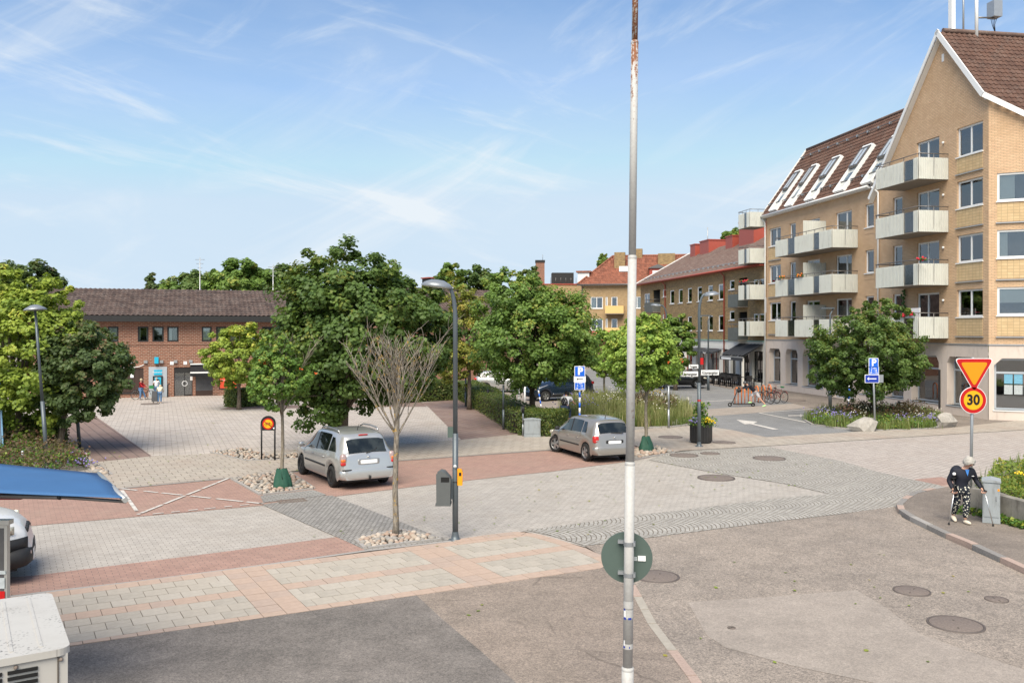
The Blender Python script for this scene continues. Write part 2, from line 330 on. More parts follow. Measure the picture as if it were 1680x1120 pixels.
sheet('pavement_far', [(-300,835),(-300,800),(130,762),(250,749),(440,741),(640,731),(757,722),(872,711),(925,704),(1036,706),(1145,698),(1200,706),(1258,718),(1420,708),(1545,704),(1690,688),(1900,676),(1900,692),(1690,705),(1262,732),(1120,740),(1085,746),(1040,731),(905,738),(640,757),(375,785),(195,802)], 0.030, 'slab_far')
band('kerb_stone_line', [(-300,840),(195,803),(375,786),(520,772),(640,758),(905,739),(1040,732)], 0.10, 0.034, 'granite')
band('kerb_stone_line_near', [(-300,1022),(80,973),(220,957),(420,931),(604,905),(740,889.5)], 0.10, 0.034, 'granite')
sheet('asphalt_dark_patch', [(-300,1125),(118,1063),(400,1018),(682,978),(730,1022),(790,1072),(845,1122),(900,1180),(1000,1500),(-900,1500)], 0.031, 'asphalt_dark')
sheet('asphalt_forecourt', [(682,978),(990,933),(1036,962),(1070,1026),(1135,1112),(1190,1200),(1300,1500),(1000,1500),(900,1180),(845,1122),(790,1072),(730,1022)], 0.031, 'asphalt_brown2')
sheet('side_road', [(990,934),(1018,932),(960,897.5),(1066,883.5),(1260,858.5),(1380,844.5),(1472,831.5),(1480,850),(1549,884),(1630,920),(1790,996),(1900,1062),(2200,1200),(2600,1500),(1300,1500),(1190,1200),(1135,1112),(1070,1026),(1036,962)], 0.0255, 'asphalt_brown')
sheet('asphalt_pale_patch', [(1128,990),(1257,982),(1405,970),(1455,1000),(1510,1043),(1600,1075),(1690,1105),(1690,1160),(1560,1150),(1300,1095),(1190,1065),(1160,1045)], 0.030, 'asphalt_pale')
sheet('crossing_band', [(1122,680),(1150,672),(1255,665),(1320,661),(1345,667),(1255,676),(1150,684)], 0.008, 'asphalt_pale')
# flush kerb stones beside the pole: each a piece
row = struct(bpy.data.objects.new('kerb_row', None)); COL.objects.link(row)
pts = [Vector(G(*p)) for p in [(1030,952),(1036,962),(1070,1026),(1103,1070),(1135,1112),(1165,1160),(1200,1220)]]
seg = []
for a, b in zip(pts, pts[1:]):
    L = (b-a).length; k = max(1, round(L/0.75))
    seg += [(a.lerp(b, i/k), a.lerp(b, (i+1)/k)) for i in range(k)]
for i, (a, b) in enumerate(seg):
    t = (b-a).normalized(); n = Vector((-t.y, t.x))*0.065; a2 = a+t*0.014; b2 = b-t*0.014
    h = 0.040+random.uniform(-.004, .005)
    MB().prism([tuple(a2+n), tuple(a2-n), tuple(b2-n), tuple(b2+n)][::1], -0.05, h).build('kerb_stone', MAT[random.choice(['granite_pink','granite_dark','granite','granite_pink','slab_beige2'])], row)
# white markings
def line(name, px, w=0.1, z=0.038, dash=None):
    if dash is None: return band(name, px, w, z, 'road_paint')
    P = [Vector(G(*p)) for p in px]; a, b = P; L = (b-a).length; t = (b-a)/L; n = Vector((-t.y, t.x))*w/2; mb = MB(); d = 0
    while d < L:
        l = min(dash[0]*random.uniform(.6, 1.2), L-d); p = a+t*d; q = a+t*(d+l); mb.poly([(p+n).to_3d()+Vector((0,0,z)), (p-n).to_3d()+Vector((0,0,z)), (q-n).to_3d()+Vector((0,0,z)), (q+n).to_3d()+Vector((0,0,z))][::1]); d += l+dash[1]*random.uniform(.5, 1.3)
    return struct(mb.build(name, MAT['road_paint']))
line('bay_marking', [(197,803),(432,828)], 0.09, 0.038, (0.75, 0.22))
line('bay_marking', [(375,786),(226,846)], 0.09, 0.040, (1.1, 0.12))
line('bay_marking', [(250,845),(432,827)], 0.07, 0.038, (0.25, 0.2))
line('bay_marking', [(200,806),(224,840)], 0.09, 0.038, (0.5, 0.05))
line('street_marking', [(1349,670),(1246,677.5),(1322,693)], 0.16, 0.018)
line('street_marking', [(1150,659.5),(1210,656)], 0.18, 0.018)
for (x, y) in [(1085,646),(1104,650),(1128,654),(1060,641)]:
    line('street_marking', [(x-6,y),(x+6,y+1)], 0.22, 0.018); line('street_marking', [(x,y-2.4),(x+1,y+3)], 0.14, 0.022)
line('street_marking', [(965,632),(1040,634)], 0.12, 0.018)
sheet('direction_arrow', [(1278,704.5),(1236,695.2),(1243,692),(1208,688.5),(1222,696.5),(1230,695.6),(1268,704.8)], 0.018, 'road_paint')
sheet('direction_arrow', [(1293,682.8),(1312,682.8),(1313,684.5),(1321,681.5),(1313,679.5),(1312,681),(1293,681.3)], 0.018, 'road_paint')
# ------------------------------------------------------------------ near pavement: every slab a piece
pav = struct(sheet('pavement_near', [(-200,1009.5),(80,974),(743,889),(800,881),(846,875.5),(880,879),(920,890),(960,903),(1000,921),(1018,933),(985,934.5),(118,1062.5),(-200,1109.5)], 0.030, 'joint_soil'))
def clip(poly, cl):                 # Sutherland-Hodgman, cl convex ccw
    out = poly
    for i in range(len(cl)):
        a, b = cl[i], cl[(i+1) % len(cl)]; inp = out; out = []
        side = lambda p: (b[0]-a[0])*(p[1]-a[1])-(b[1]-a[1])*(p[0]-a[0])
        for j in range(len(inp)):
            p, q = inp[j-1], inp[j]; sp_, sq = side(p), side(q)
            if (sp_ >= 0) != (sq >= 0):
                k = sp_/(sp_-sq); out.append((p[0]+(q[0]-p[0])*k, p[1]+(q[1]-p[1])*k))
            if sq >= 0: out.append(q)
        if not out: return []
    return out
cl = [G(*p) for p in [(-200,1109),(985,934.5),(1005,926),(960,906),(920,893),(880,882),(846,878.5),(743,890.5),(-200,1010.5)]]
area = sum(cl[i-1][0]*cl[i][1]-cl[i][0]*cl[i-1][1] for i in range(len(cl)))
if area < 0: cl = cl[::-1]
SA = math.radians(28.3); SV = math.radians(28.3+92)
U = Vector((math.cos(SA), math.sin(SA))); V = Vector((math.cos(SV), math.sin(SV)))
O = Vector(G(682, 978)); s_ = 0.352
slabs = []
for j in range(-4, 14):
    for i in range(-34, 20):
        jj = j; red_row = (jj in (0, 4, 8))
        colm = i % 10; red_col = colm in (3, 4) or (i % 10 == 3)
        offx = 0.5*s_ if (jj % 2 and not red_col) else 0
        x0 = i*s_+(0 if red_col else (offx if colm not in (2,) else offx)); x1 = x0+s_
        if not red_col and offx:
            if colm == 2: x1 = (i+1)*s_
            if colm == 5: slabs.append((i*s_, i*s_+offx, jj, red_row))
        y0 = jj*s_-0.14; y1 = y0+s_; slabs.append((x0, x1, jj, red_row or red_col))
n_obj = 0; rest = MB(); cand = []
for (x0, x1, j, red) in slabs:
    y0 = j*s_-0.14; y1 = y0+s_; g = 0.005
    if x1-x0 < 0.05: continue
    q = [O+U*(x0+g)+V*(y0+g), O+U*(x1-g)+V*(y0+g), O+U*(x1-g)+V*(y1-g), O+U*(x0+g)+V*(y1-g)]
    q = clip([tuple(p) for p in q], cl)
    if len(q) < 3: continue
    A = abs(sum(q[i-1][0]*q[i][1]-q[i][0]*q[i-1][1] for i in range(len(q))))/2
    if A < 0.004: continue
    c = Vector((sum(p[0] for p in q)/len(q), sum(p[1] for p in q)/len(q)))
    px_ = CX+F*c.x/c.y
    cand.append((-(A/c.y**2) if px_ > -40 else 1, c, q, red))
cand.sort(key=lambda t: t[0])
for n_, (k_, c, q, red) in enumerate(cand):
    tilt = (random.uniform(-.008, .008), random.uniform(-.008, .008)); h0 = 0.036+random.uniform(0, .004)
    top = [(p[0]-c.x, p[1]-c.y, h0+tilt[0]*(p[0]-c.x)+tilt[1]*(p[1]-c.y)) for p in q]; bot = [(p[0], p[1], 0.02) for p in top]; m_ = len(q)
    mt = random.choice(['slab_red','slab_red','slab_red2']) if red else random.choice(['slab_beige','slab_beige2','slab_beige3','slab_beige'])
    if n_ < 300:
        mb = MB().add(top+bot, [tuple(range(m_))]+[(i, m_+i, m_+(i+1) % m_, (i+1) % m_) for i in range(m_)])
        mb.build('paving_slab', MAT[mt], pav, (c.x, c.y, 0))
    else: rest.add([(p[0]+c.x, p[1]+c.y, p[2]) for p in top+bot], [tuple(range(m_))]+[(i, m_+i, m_+(i+1) % m_, (i+1) % m_) for i in range(m_)], ['slab_red','slab_beige','slab_beige2','slab_beige3'].index(mt) if mt != 'slab_red2' else 0)
if rest.f: stuff(rest.build('paving_slabs', [MAT[k] for k in ('slab_red','slab_beige','slab_beige2','slab_beige3')], pav))
# curved border of red slabs at the rounded end
arc = [Vector(G(*p)) for p in [(743,888.5),(800,880.5),(846,875),(880,878.5),(920,889.5),(960,902.5),(1000,920.5),(1018,932.5)]]
pa_ = []
for a, c in zip(arc, arc[1:]):
    k = max(1, round((c-a).length/.05)); pa_ += [a.lerp(c, q/k) for q in range(k)]
pa_.append(arc[-1]); cen = Vector(G(900, 930))
for q in range(0, len(pa_)-7, 7):
    sub = [pa_[q], pa_[q+3], pa_[min(q+7, len(pa_)-1)]]; o_, n_ = [], []
    for r in range(3):
        t = (sub[min(r+1,2)]-sub[max(r-1,0)]).normalized(); nn = Vector((-t.y, t.x)); nn = nn if nn.dot(cen-sub[r]) > 0 else -nn
        e_ = t*(.006 if r == 0 else (-.006 if r == 2 else 0)); o_.append(sub[r]-nn*.015+e_); n_.append(sub[r]+nn*.24+e_)
    ring_ = o_+n_[::-1]
    if sum(ring_[k-1].x*ring_[k].y-ring_[k].x*ring_[k-1].y for k in range(6)) < 0: ring_ = ring_[::-1]
    MB().prism([tuple(p) for p in ring_], .0, .0425+random.uniform(0,.003)).build('border_slab', MAT[random.choice(['slab_red','slab_red2'])], pav)
# ------------------------------------------------------------------ manhole covers and grates
def manhole(x, y, r, label, grp=None):
    X, Y = G(x, y); o = thing('manhole_cover', label, 'manhole cover', (X, Y, 0.0), random.random()*3, grp)
    mb = MB().lathe([(0, .036), (r*.86, .036), (r*.88, .033), (r*.9, .037), (r*.9, .036)], 28); mb.build('cover_plate', MAT['cast_iron'], o); MB().lathe([(r*.91,.03),(r*.92,.041),(r*.99,.041),(r*1.01,.0)], 28).build('cover_frame', MAT['cast_dark'], o)
    for a_ in (-1, 1): MB().box(a_*r*.45-.03, a_*r*.45+.03, -.012, .012, .035, .0385).build('lift_slot', MAT['joint_soil'], o)
    return o
manhole(1078, 948, .40, 'round cast iron manhole cover beside the end of the flush kerb row')
manhole(1496, 972, .30, 'small round manhole cover in the road opposite the raised kerb')
manhole(1568, 1027, .40, 'large round manhole cover in the brown road opposite the raised kerb')
manhole(1635, 986, .18, 'tiny valve cover in the brown road near the raised kerb')
manhole(1200, 1033, .06, 'tiny round lid in the pale asphalt patch')
manhole(1175, 785, .55, 'wide manhole cover in the point of the grey paver field')
manhole(1262, 753, .55, 'manhole cover within the fan pattern setts')
manhole(1122, 748, .5, 'manhole cover at the stone bed edge of the fan setts')
manhole(1165, 745, .35, 'smaller manhole cover in front of the hexagonal planter')
manhole(1100, 718, .5, 'manhole cover in the pale pavement behind the watering bag tree')
manhole(1188, 727, .45, 'manhole cover in the pale pavement beside the hexagonal planter')
manhole(1300, 657, .8, 'low manhole cover on the pavement in front of the shop windows')
manhole(246, 663, .5, 'manhole cover on the plaza in front of the cash machine')
X, Y = G(479, 823); gr = thing('drain_grate', 'rectangular iron drain grate beside the tree stone bed', 'drain grate', (X, Y, 0), ST)
MB().box(-.35,.35,-.19,-.16,.0,.042).box(-.35,.35,.16,.19,.0,.042).box(-.35,-.32,-.16,.16,.0,.042).box(.32,.35,-.16,.16,.0,.042).build('grate_frame', MAT['cast_iron'], gr)
for i in range(10): MB().box(-.29+i*.064-.012, -.29+i*.064+.012, -.155, .155, .0, .04).build('bar', MAT['cast_iron'], gr)
# ------------------------------------------------------------------ raised pavement at the right with kerb stones and low wall
plain('moss_wall', (0.24,0.225,0.20), 0.95, var=0.5, vscale=5, bump=0.6, dirt=0.8)
kp = [Vector(G(*p)) for p in [(1600,797),(1556,802.5),(1525,808),(1498,815),(1482,824),(1472,834),(1475,843),(1496,857),(1549,883),(1588,899),(1630,919),(1690,947),(1790,995),(1900,1060)]]
inner = [Vector(G(*p)) for p in [(1900,900),(1760,850),(1690,800)]]
walk = struct(MB().prism([tuple(p) for p in kp]+[tuple(p) for p in inner], -0.05, 0.115).build('raised_pavement', MAT['asphalt_walk']))
bmx = bmesh.new(); bmx.from_mesh(walk.data); bmesh.ops.recalc_face_normals(bmx, faces=bmx.faces); bmesh.ops.triangulate(bmx, faces=bmx.faces[:]); bmx.to_mesh(walk.data); bmx.free()
kl = []; acc = [kp[0]]
d = 0; path = []
for a, b in zip(kp, kp[1:]):
    k = max(1, int((b-a).length/0.08))
    path += [a.lerp(b, i/k) for i in range(k)]
i = 0
while i < len(path)-4:
    L = random.uniform(.75, 1.1) if i > 60 else .45; j = i; s = 0
    while j < len(path)-1 and s < L: s += (path[j+1]-path[j]).length; j += 1
    sub = path[i:j+1:max(1, (j-i)//3)]
    if sub[-1] != path[j]: sub.append(path[j])
    o_ = []; n_ = []
    for q in range(len(sub)):
        t = (sub[min(q+1, len(sub)-1)]-sub[max(q-1, 0)]).normalized(); nn = Vector((-t.y, t.x))
        e = t*(.012 if q == 0 else (-.012 if q == len(sub)-1 else 0)); o_.append(sub[q]-nn*.02+e); n_.append(sub[q]+nn*.13+e)
    ring_ = o_+n_[::-1]
    ar = sum(ring_[k-1].x*ring_[k].y-ring_[k].x*ring_[k-1].y for k in range(len(ring_)))
    if ar < 0: ring_ = ring_[::-1]
    MB().prism([tuple(p) for p in ring_], -.04, .125+random.uniform(-.004, .006)).build('kerb_stone', MAT[random.choice(['granite','granite_dark','granite_pink','granite'])], walk)
    i = j
wl = [Vector(G(*p)) for p in [(1592,850),(1620,855),(1640,861.5),(1690,877),(1780,905)]]
wt = thing('low_wall', 'low mossy concrete retaining wall behind the utility cabinet', 'wall', (wl[0].x, wl[0].y, 0))
for i, (a, b) in enumerate(zip(wl, wl[1:])):
    t = (b-a).normalized(); n = Vector((-t.y, t.x))
    if n.x < 0: n = -n
    b3 = b-t*.012; q = [a, b3, b3+n*.22, a+n*.22]
    ar = sum(q[k-1].x*q[k].y-q[k].x*q[k-1].y for k in range(4)); q = q if ar > 0 else q[::-1]
    MB().prism([tuple(p-wl[0]) for p in q], .0, .70-i*.012).build('wall_block', MAT['moss_wall'], wt)
a = wl[0]; b = Vector(G(1690, 800)); t = (b-a).normalized(); n = Vector((-t.y, t.x))*.2
MB().prism([tuple(p-wl[0]) for p in (a+t*.25, b, b+n, a+t*.25+n)], 0, .66).build('wall_block', MAT['moss_wall'], wt)
# ------------------------------------------------------------------ building materials
brick_mat('brick_tan', (0.69,0.47,0.295), (0.60,0.40,0.245), (0.40,0.29,0.195), 0.26, 0.077, 0.013, stain=0.3, stain_col=(0.40,0.25,0.13), bump=0.4)
brick_mat('brick_panel', (0.62,0.455,0.26), (0.56,0.405,0.225), (0.42,0.31,0.18), 0.26, 0.15, 0.012, off=0, stain=0.15, stain_col=(0.4,0.28,0.15), bump=0.4)
brick_mat('brick_brown', (0.40,0.27,0.12), (0.22,0.15,0.075), (0.26,0.20,0.13), 0.25, 0.085, 0.012, stain=0.2, stain_col=(0.2,0.14,0.08), bump=0.4, jitter=0.8)
brick_mat('brick_ochre', (0.47,0.33,0.18), (0.38,0.26,0.135), (0.30,0.22,0.14), 0.25, 0.085, 0.01, stain=0.15)
brick_mat('brick_red', (0.30,0.122,0.075), (0.18,0.075,0.048), (0.36,0.25,0.19), 0.27, 0.105, 0.018, stain=0.2, stain_col=(0.22,0.09,0.06), bump=0.5)
plain('plaster_pink', (0.64,0.55,0.485), 0.9, var=0.07, vscale=2, dirt=0.22)
plain('plaster_white', (0.70,0.68,0.63), 0.9, var=0.06, vscale=2, dirt=0.2)
plain('white_frame', (0.80,0.80,0.79), 0.5, var=0.03)
plain('grey_frame', (0.45,0.49,0.53), 0.45, 0.2, var=0.05)
plain('dark_frame', (0.025,0.024,0.024), 0.5, var=0.2)
plain('sheet_zinc', (0.42,0.43,0.44), 0.4, 0.6, var=0.15)
plain('sheet_red', (0.36,0.075,0.05), 0.45, var=0.15)
plain('panel_metal', (0.63,0.635,0.585), 0.5, 0.1, var=0.08, vscale=3, dirt=0.25)
plain('panel_dark', (0.10,0.10,0.105), 0.3, 0.2, var=0.4, vscale=4)
plain('rail_metal', (0.19,0.18,0.175), 0.4, 0.6, var=0.15)
plain('concrete_soffit', (0.30,0.26,0.22), 0.9, var=0.15)
plain('interior', (0.06,0.056,0.052), 0.95, var=0.5, vscale=2)
plain('curtain', (0.62,0.62,0.60), 0.9, var=0.15, vscale=14)
plain('blind_beige', (0.45,0.40,0.33), 0.9, var=0.1)
plain('balcony_yellow', (0.72,0.50,0.20), 0.6, var=0.06)
plain('awning_dark', (0.045,0.048,0.055), 0.85, var=0.2, vscale=3)
plain('awning_black', (0.014,0.014,0.016), 0.9, var=0.2)
plain('shutter_brown', (0.055,0.032,0.025), 0.6, var=0.2)
plain('bank_blue', (0.02,0.42,0.62), 0.4, var=0.05)
plain('poster_red', (0.72,0.085,0.035), 0.5, var=0.06)
plain('poster_cyan', (0.16,0.38,0.52), 0.4, var=0.4, vscale=14)
plain('poster_pale', (0.42,0.46,0.47), 0.4, var=0.6, vscale=18)
plain('poster_pink', (0.75,0.45,0.42), 0.4, var=0.3, vscale=10)
plain('white_print', (0.8,0.8,0.8), 0.5, var=0.02)
plain('black_print', (0.01,0.01,0.01), 0.5, var=0.02)
def glass_mat(name, tint=(0.84,0.88,0.88), refl=0.12, rough=0.02):
    t = NT(name); tr = t.n('ShaderNodeBsdfTransparent'); t.set(tr.inputs[0], tint); gl = t.n('ShaderNodeBsdfGlossy'); gl.inputs['Roughness'].default_value = rough
    t.set(gl.inputs[0], (0.95,0.97,1.0)); lw = t.n('ShaderNodeFresnel'); lw.inputs[0].default_value = 1.5
    o = t.obj(); nm = t.bump(t.noise(o, 1.2, 1), 0.02, 0.05); t.l(nm, gl.inputs['Normal'])
    mx = t.n('ShaderNodeMixShader'); t.l(t.math('ADD', t.math('MULTIPLY', lw.outputs[0], 0.9), refl, clamp=True), mx.inputs[0]); t.l(tr.outputs[0], mx.inputs[1]); t.l(gl.outputs[0], mx.inputs[2])
    t.l(mx.outputs[0], t.out.inputs[0]); MAT[name] = t.m
glass_mat('glass'); glass_mat('glass_shop', (0.74,0.78,0.78), 0.14); glass_mat('glass_balcony', (0.55,0.54,0.53), 0.08, 0.15)
def tile_mat(name, c1, c2, lich=0.3, lcol=(0.30,0.27,0.24), rw=0.3, rh=0.36):
    t = NT(name); o = t.obj(); sp = t.n('ShaderNodeSeparateXYZ'); t.l(o, sp.inputs[0])
    cb = t.n('ShaderNodeCombineXYZ'); t.l(t.math('FLOOR', t.math('DIVIDE', sp.outputs[0], rw)), cb.inputs[0]); t.l(t.math('FLOOR', t.math('DIVIDE', sp.outputs[1], rh)), cb.inputs[1])
    wn = t.n('ShaderNodeTexWhiteNoise'); t.l(cb.outputs[0], wn.inputs['Vector'])
    c = t.mix(wn.outputs[0], c1, c2); n = t.noise(o, 1.2, 6, 0.7); n2 = t.noise(o, 14, 4, 0.7)
    c = t.mix(t.math('MULTIPLY', t.math('MULTIPLY', t.rng(n, 0.4, 0.65), t.rng(n2, 0.45, 0.6)), lich), c, lcol)
    t.bsdf(c, 0.85, 0, t.bump(n2, 0.2, 0.01), 0.25); MAT[name] = t.m
tile_mat('tile_brown', (0.125,0.068,0.05), (0.085,0.047,0.036), 0.25)
tile_mat('tile_dark', (0.12,0.083,0.07), (0.065,0.047,0.042), 0.6, (0.28,0.235,0.21))
tile_mat('tile_red', (0.34,0.135,0.085), (0.20,0.08,0.052), 0.5, (0.14,0.08,0.06))
tile_mat('tile_mid', (0.185,0.125,0.103), (0.14,0.093,0.08), 0.5)
# ------------------------------------------------------------------ building helpers
class Fac:                      # a facade: p0 left end and p1 right end as seen from outside; local x along it, y into the building
    def __init__(s, p0, p1): s.p0 = Vector(p0); s.p1 = Vector(p1); s.d = (s.p1-s.p0).normalized(); s.n = Vector((-s.d.y, s.d.x)); s.L = (s.p1-s.p0).length; s.rz = math.atan2(s.d.y, s.d.x)
    def px(s, x, y, off=0.0):
        r = Vector(((x-CX)/F, 1)); p = s.p0-s.n*off; cr = lambda a, b: a.x*b.y-a.y*b.x
        k = -cr(p, r)/cr(s.d, r); q = p+s.d*k; return k, H+(HOR-y)*q.y/F
    def x(s, x, off=0.0): return s.px(x, 0, off)[0]
def wall(mb, x0, x1, z0, z1, holes, depth=0.16, m=0, mr=0, mi=None, y=0.0, room=0.7):
    xs = sorted(set([x0, x1]+[h[0] for h in holes]+[h[1] for h in holes])); zs = sorted(set([z0, z1]+[h[2] for h in holes]+[h[3] for h in holes]))
    xs = [v for v in xs if x0-1e-6 <= v <= x1+1e-6]; zs = [v for v in zs if z0-1e-6 <= v <= z1+1e-6]
    for a, b in zip(xs, xs[1:]):
        if b-a < 1e-5: continue
        for c, d in zip(zs, zs[1:]):
            if d-c < 1e-5: continue
            cx_, cz = (a+b)/2, (c+d)/2
            if any(h[0] < cx_ < h[1] and h[2] < cz < h[3] for h in holes): continue
            mb.quad((a,y,c), (b,y,c), (b,y,d), (a,y,d), m)
    for (a, b, c, d) in holes:
        e = y+depth
        mb.quad((a,y,c),(a,y,d),(a,e,d),(a,e,c), mr); mb.quad((b,y,d),(b,y,c),(b,e,c),(b,e,d), mr); mb.quad((a,y,d),(b,y,d),(b,e,d),(a,e,d), mr); mb.quad((b,y,c),(a,y,c),(a,e,c),(b,e,c), mr)
        if mi is not None:
            r = y+room; i = .06
            mb.quad((a-i,r,c-i),(b+i,r,c-i),(b+i,r,d+i),(a-i,r,d+i), mi)
            mb.quad((a-i,e,c-i),(a-i,e,d+i),(a-i,r,d+i),(a-i,r,c-i), mi); mb.quad((b+i,e,d+i),(b+i,e,c-i),(b+i,r,c-i),(b+i,r,d+i), mi)
            mb.quad((a-i,e,d+i),(b+i,e,d+i),(b+i,r,d+i),(a-i,r,d+i), mi); mb.quad((b+i,e,c-i),(a-i,e,c-i),(a-i,r,c-i),(b+i,r,c-i), mi)
_wc = {}
def window(parent, x0, x1, z0, z1, y=0.1, mull=(0.5,), trans=(), fw=0.095, frame='white_frame', glass='glass', sill=True, curt=None, fname='window', sillm='white_frame', cham=0.0):
    w, h = round(x1-x0, 2), round(z1-z0, 2); key = (w, h, mull, trans, fw, frame, cham)
    if key not in _wc:
        mb = MB(); mb.box(0, fw, 0, .07, 0, h).box(w-fw, w, 0, .07, 0, h).box(fw, w-fw, 0, .07, 0, fw).box(fw, w-fw, 0, .07, h-fw, h)
        for m_ in mull: mb.box(w*m_-fw*.45, w*m_+fw*.45, .002, .068, fw, h-fw)
        for t_ in trans: mb.box(fw, w-fw, -.004, .074, h*t_-fw*.5, h*t_+fw*.5)
        if cham: mb.prism([(0,h),(0,h-cham),(cham,h)], -.02, .09, ax='y').prism([(w,h),(w-cham,h),(w,h-cham)], -.02, .09, ax='y')
        _wc[key] = (mb.mesh('window', MAT[frame]), MB().box(fw*.8, w-fw*.8, .03, .04, fw*.8, h-fw*.8).mesh('pane', MAT[glass]),
                    MB().box(-.05, w+.05, -y-.07, -.001, -.05, .0).mesh('sill', MAT[sillm]))
    fr, pa, si = _wc[key]
    o = put(fname, fr, parent, (x0, y, z0)); put('pane', pa, o)
    if sill: put('sill', si, o)
    if curt == 'sides':
        put('curtain', MB().box(fw, w*.24, .14, .16, fw, h-fw).mesh('curtain', MAT['curtain']), o); put('curtain', MB().box(w*.8, w-fw, .14, .16, fw, h-fw).mesh('curtain', MAT['curtain']), o)
    elif curt == 'left': put('curtain', MB().box(fw, w*.4, .14, .16, fw, h-fw).mesh('curtain', MAT['curtain']), o)
    elif curt == 'blind': put('blind', MB().box(fw, w-fw, .09, .1, h*.45, h-fw).mesh('blind', MAT['curtain']), o)
    elif curt == 'full': put('blind', MB().box(fw, w-fw, .07, .08, fw, h-fw).mesh('blind', MAT['curtain']), o)
    elif curt == 'beige': put('blind', MB().box(fw, w-fw, .07, .08, fw, h-fw).mesh('blind', MAT['blind_beige']), o)
    return o
def tiles(name, mat, parent, origin, ux, uy, nx, ny, wx, wy, amp=0.035, step=0.03, clipf=None, seg=4):
    """pantiled roof slope: origin lower left, ux along eave, uy up the slope (unit vectors); wavy columns, stepped rows"""
    origin, ux, uy = Vector(origin), Vector(ux).normalized(), Vector(uy).normalized(); nz = ux.cross(uy)
    V_, F_ = [], []
    for j in range(ny):
        o = len(V_)
        for e in (0, 1):
            for i in range(nx*seg+1):
                a = (i % seg)/seg; hgt = amp*math.sin(2*math.pi*a)+(step if e == 0 else 0.0)
                V_.append((i*wx/seg, (j+e)*wy, hgt))
        W = nx*seg+1
        for i in range(nx*seg):
            if clipf and not clipf((i+.5)*wx/seg, (j+.5)*wy): continue
            F_.append((o+i, o+i+1, o+W+i+1, o+W+i))
        if j > 0:
            for i in range(nx*seg):
                if clipf and not clipf((i+.5)*wx/seg, (j+.5)*wy): continue
                F_.append((o-W+i, o-W+i+1, o+i+1, o+i))
    me = bpy.data.meshes.new(name); me.from_pydata(V_, [], F_); me.materials.append(MAT[mat]); me.update()
    ob = put(name, me, parent); M = Matrix((ux, uy, nz)).transposed().to_4x4(); M.translation = origin; ob.matrix_local = M
    return stuff(ob)
def corr(mb, p, q, z0, z1, pitch=0.125, amp=0.018, m=0):        # corrugated panel from p to q (local xy)
    p, q = Vector(p), Vector(q); L = (q-p).length; t = (q-p)/L; n = Vector((-t.y, t.x)); k = max(2, int(L/pitch)); pts = []
    for i in range(k):
        for (f, a) in ((0.0, -1), (0.42, -1), (0.5, 1), (0.92, 1)): pts.append(p+t*((i+f)*L/k)+n*amp*a)
    pts.append(q-n*amp)
    for a, b in zip(pts, pts[1:]): mb.quad((a.x,a.y,z0), (b.x,b.y,z0), (b.x,b.y,z1), (a.x,a.y,z1), m)
    return mb
# ================================================================== tan brick apartment block (right)
C0 = Vector(G(1622, 688.5)); dV = Vector((-240, 1430)).normalized()
kk = Fac(C0+dV*60, C0); s_far = kk.x(1257); Pfar = kk.p0+kk.d*s_far
FT = Fac(Pfar, C0); LT = FT.L
tan = thing('apartment_block', 'tan brick apartment block with steep gable, corrugated balconies and plaster shop floor', 'building', (Pfar.x, Pfar.y, 0), FT.rz)
ZB = 3.65; FL = [4.0, 6.78, 9.55, 12.3]; ZE = 13.0
xG = FT.x(1437); xA = FT.x(1547); zA = 20.0; sl = 1.2
holes = []; wins = []
def addw(xa, xb, z0, z1, **kw): holes.append((xa, xb, z0, z1)); wins.append((xa, xb, z0, z1, kw))
cur = ['sides', 'left', None, 'blind', 'sides', 'left']
for i, f in enumerate(FL[:3]):
    addw(FT.x(1262), FT.x(1281), f+1.1, f+2.45, curt=cur[i], mull=(0.55,))
    addw(FT.x(1295.5), FT.x(1305.5), f+.05, f+2.45, mull=(), trans=(0.36,), curt='left', sill=False)
    addw(FT.x(1371), FT.x(1397.5), f+.05, f+2.4, mull=(0.62,), trans=(0.3,), curt=cur[i+1], sill=False)
    addw(FT.x(1323), FT.x(1345), f+.05, f+2.4, mull=(0.4,), trans=(0.3,), curt=cur[i+2], sill=False)
    addw(FT.x(1419.5), FT.x(1433.7), f+1.05, f+2.45, mull=(), curt='left')
    addw(FT.x(1465), FT.x(1480.5), f+.05, f+2.45, mull=(), trans=(0.35,), curt='left', sill=False)
for i, f in enumerate(FL):
    addw(FT.x(1504), FT.x(1541), f+.05, f+2.4, mull=(0.45,), trans=(0.3,), curt=cur[i], sill=False)
    addw(FT.x(1570), FT.x(1612.5), f+1.05 if i < 3 else f+.95, f+2.45, curt=cur[(i+1) % 4])
mb = MB()
wall(mb, 0, LT, ZB, ZE, [h for h in holes if h[3] <= ZE], 0.16, 0, 0, 2)
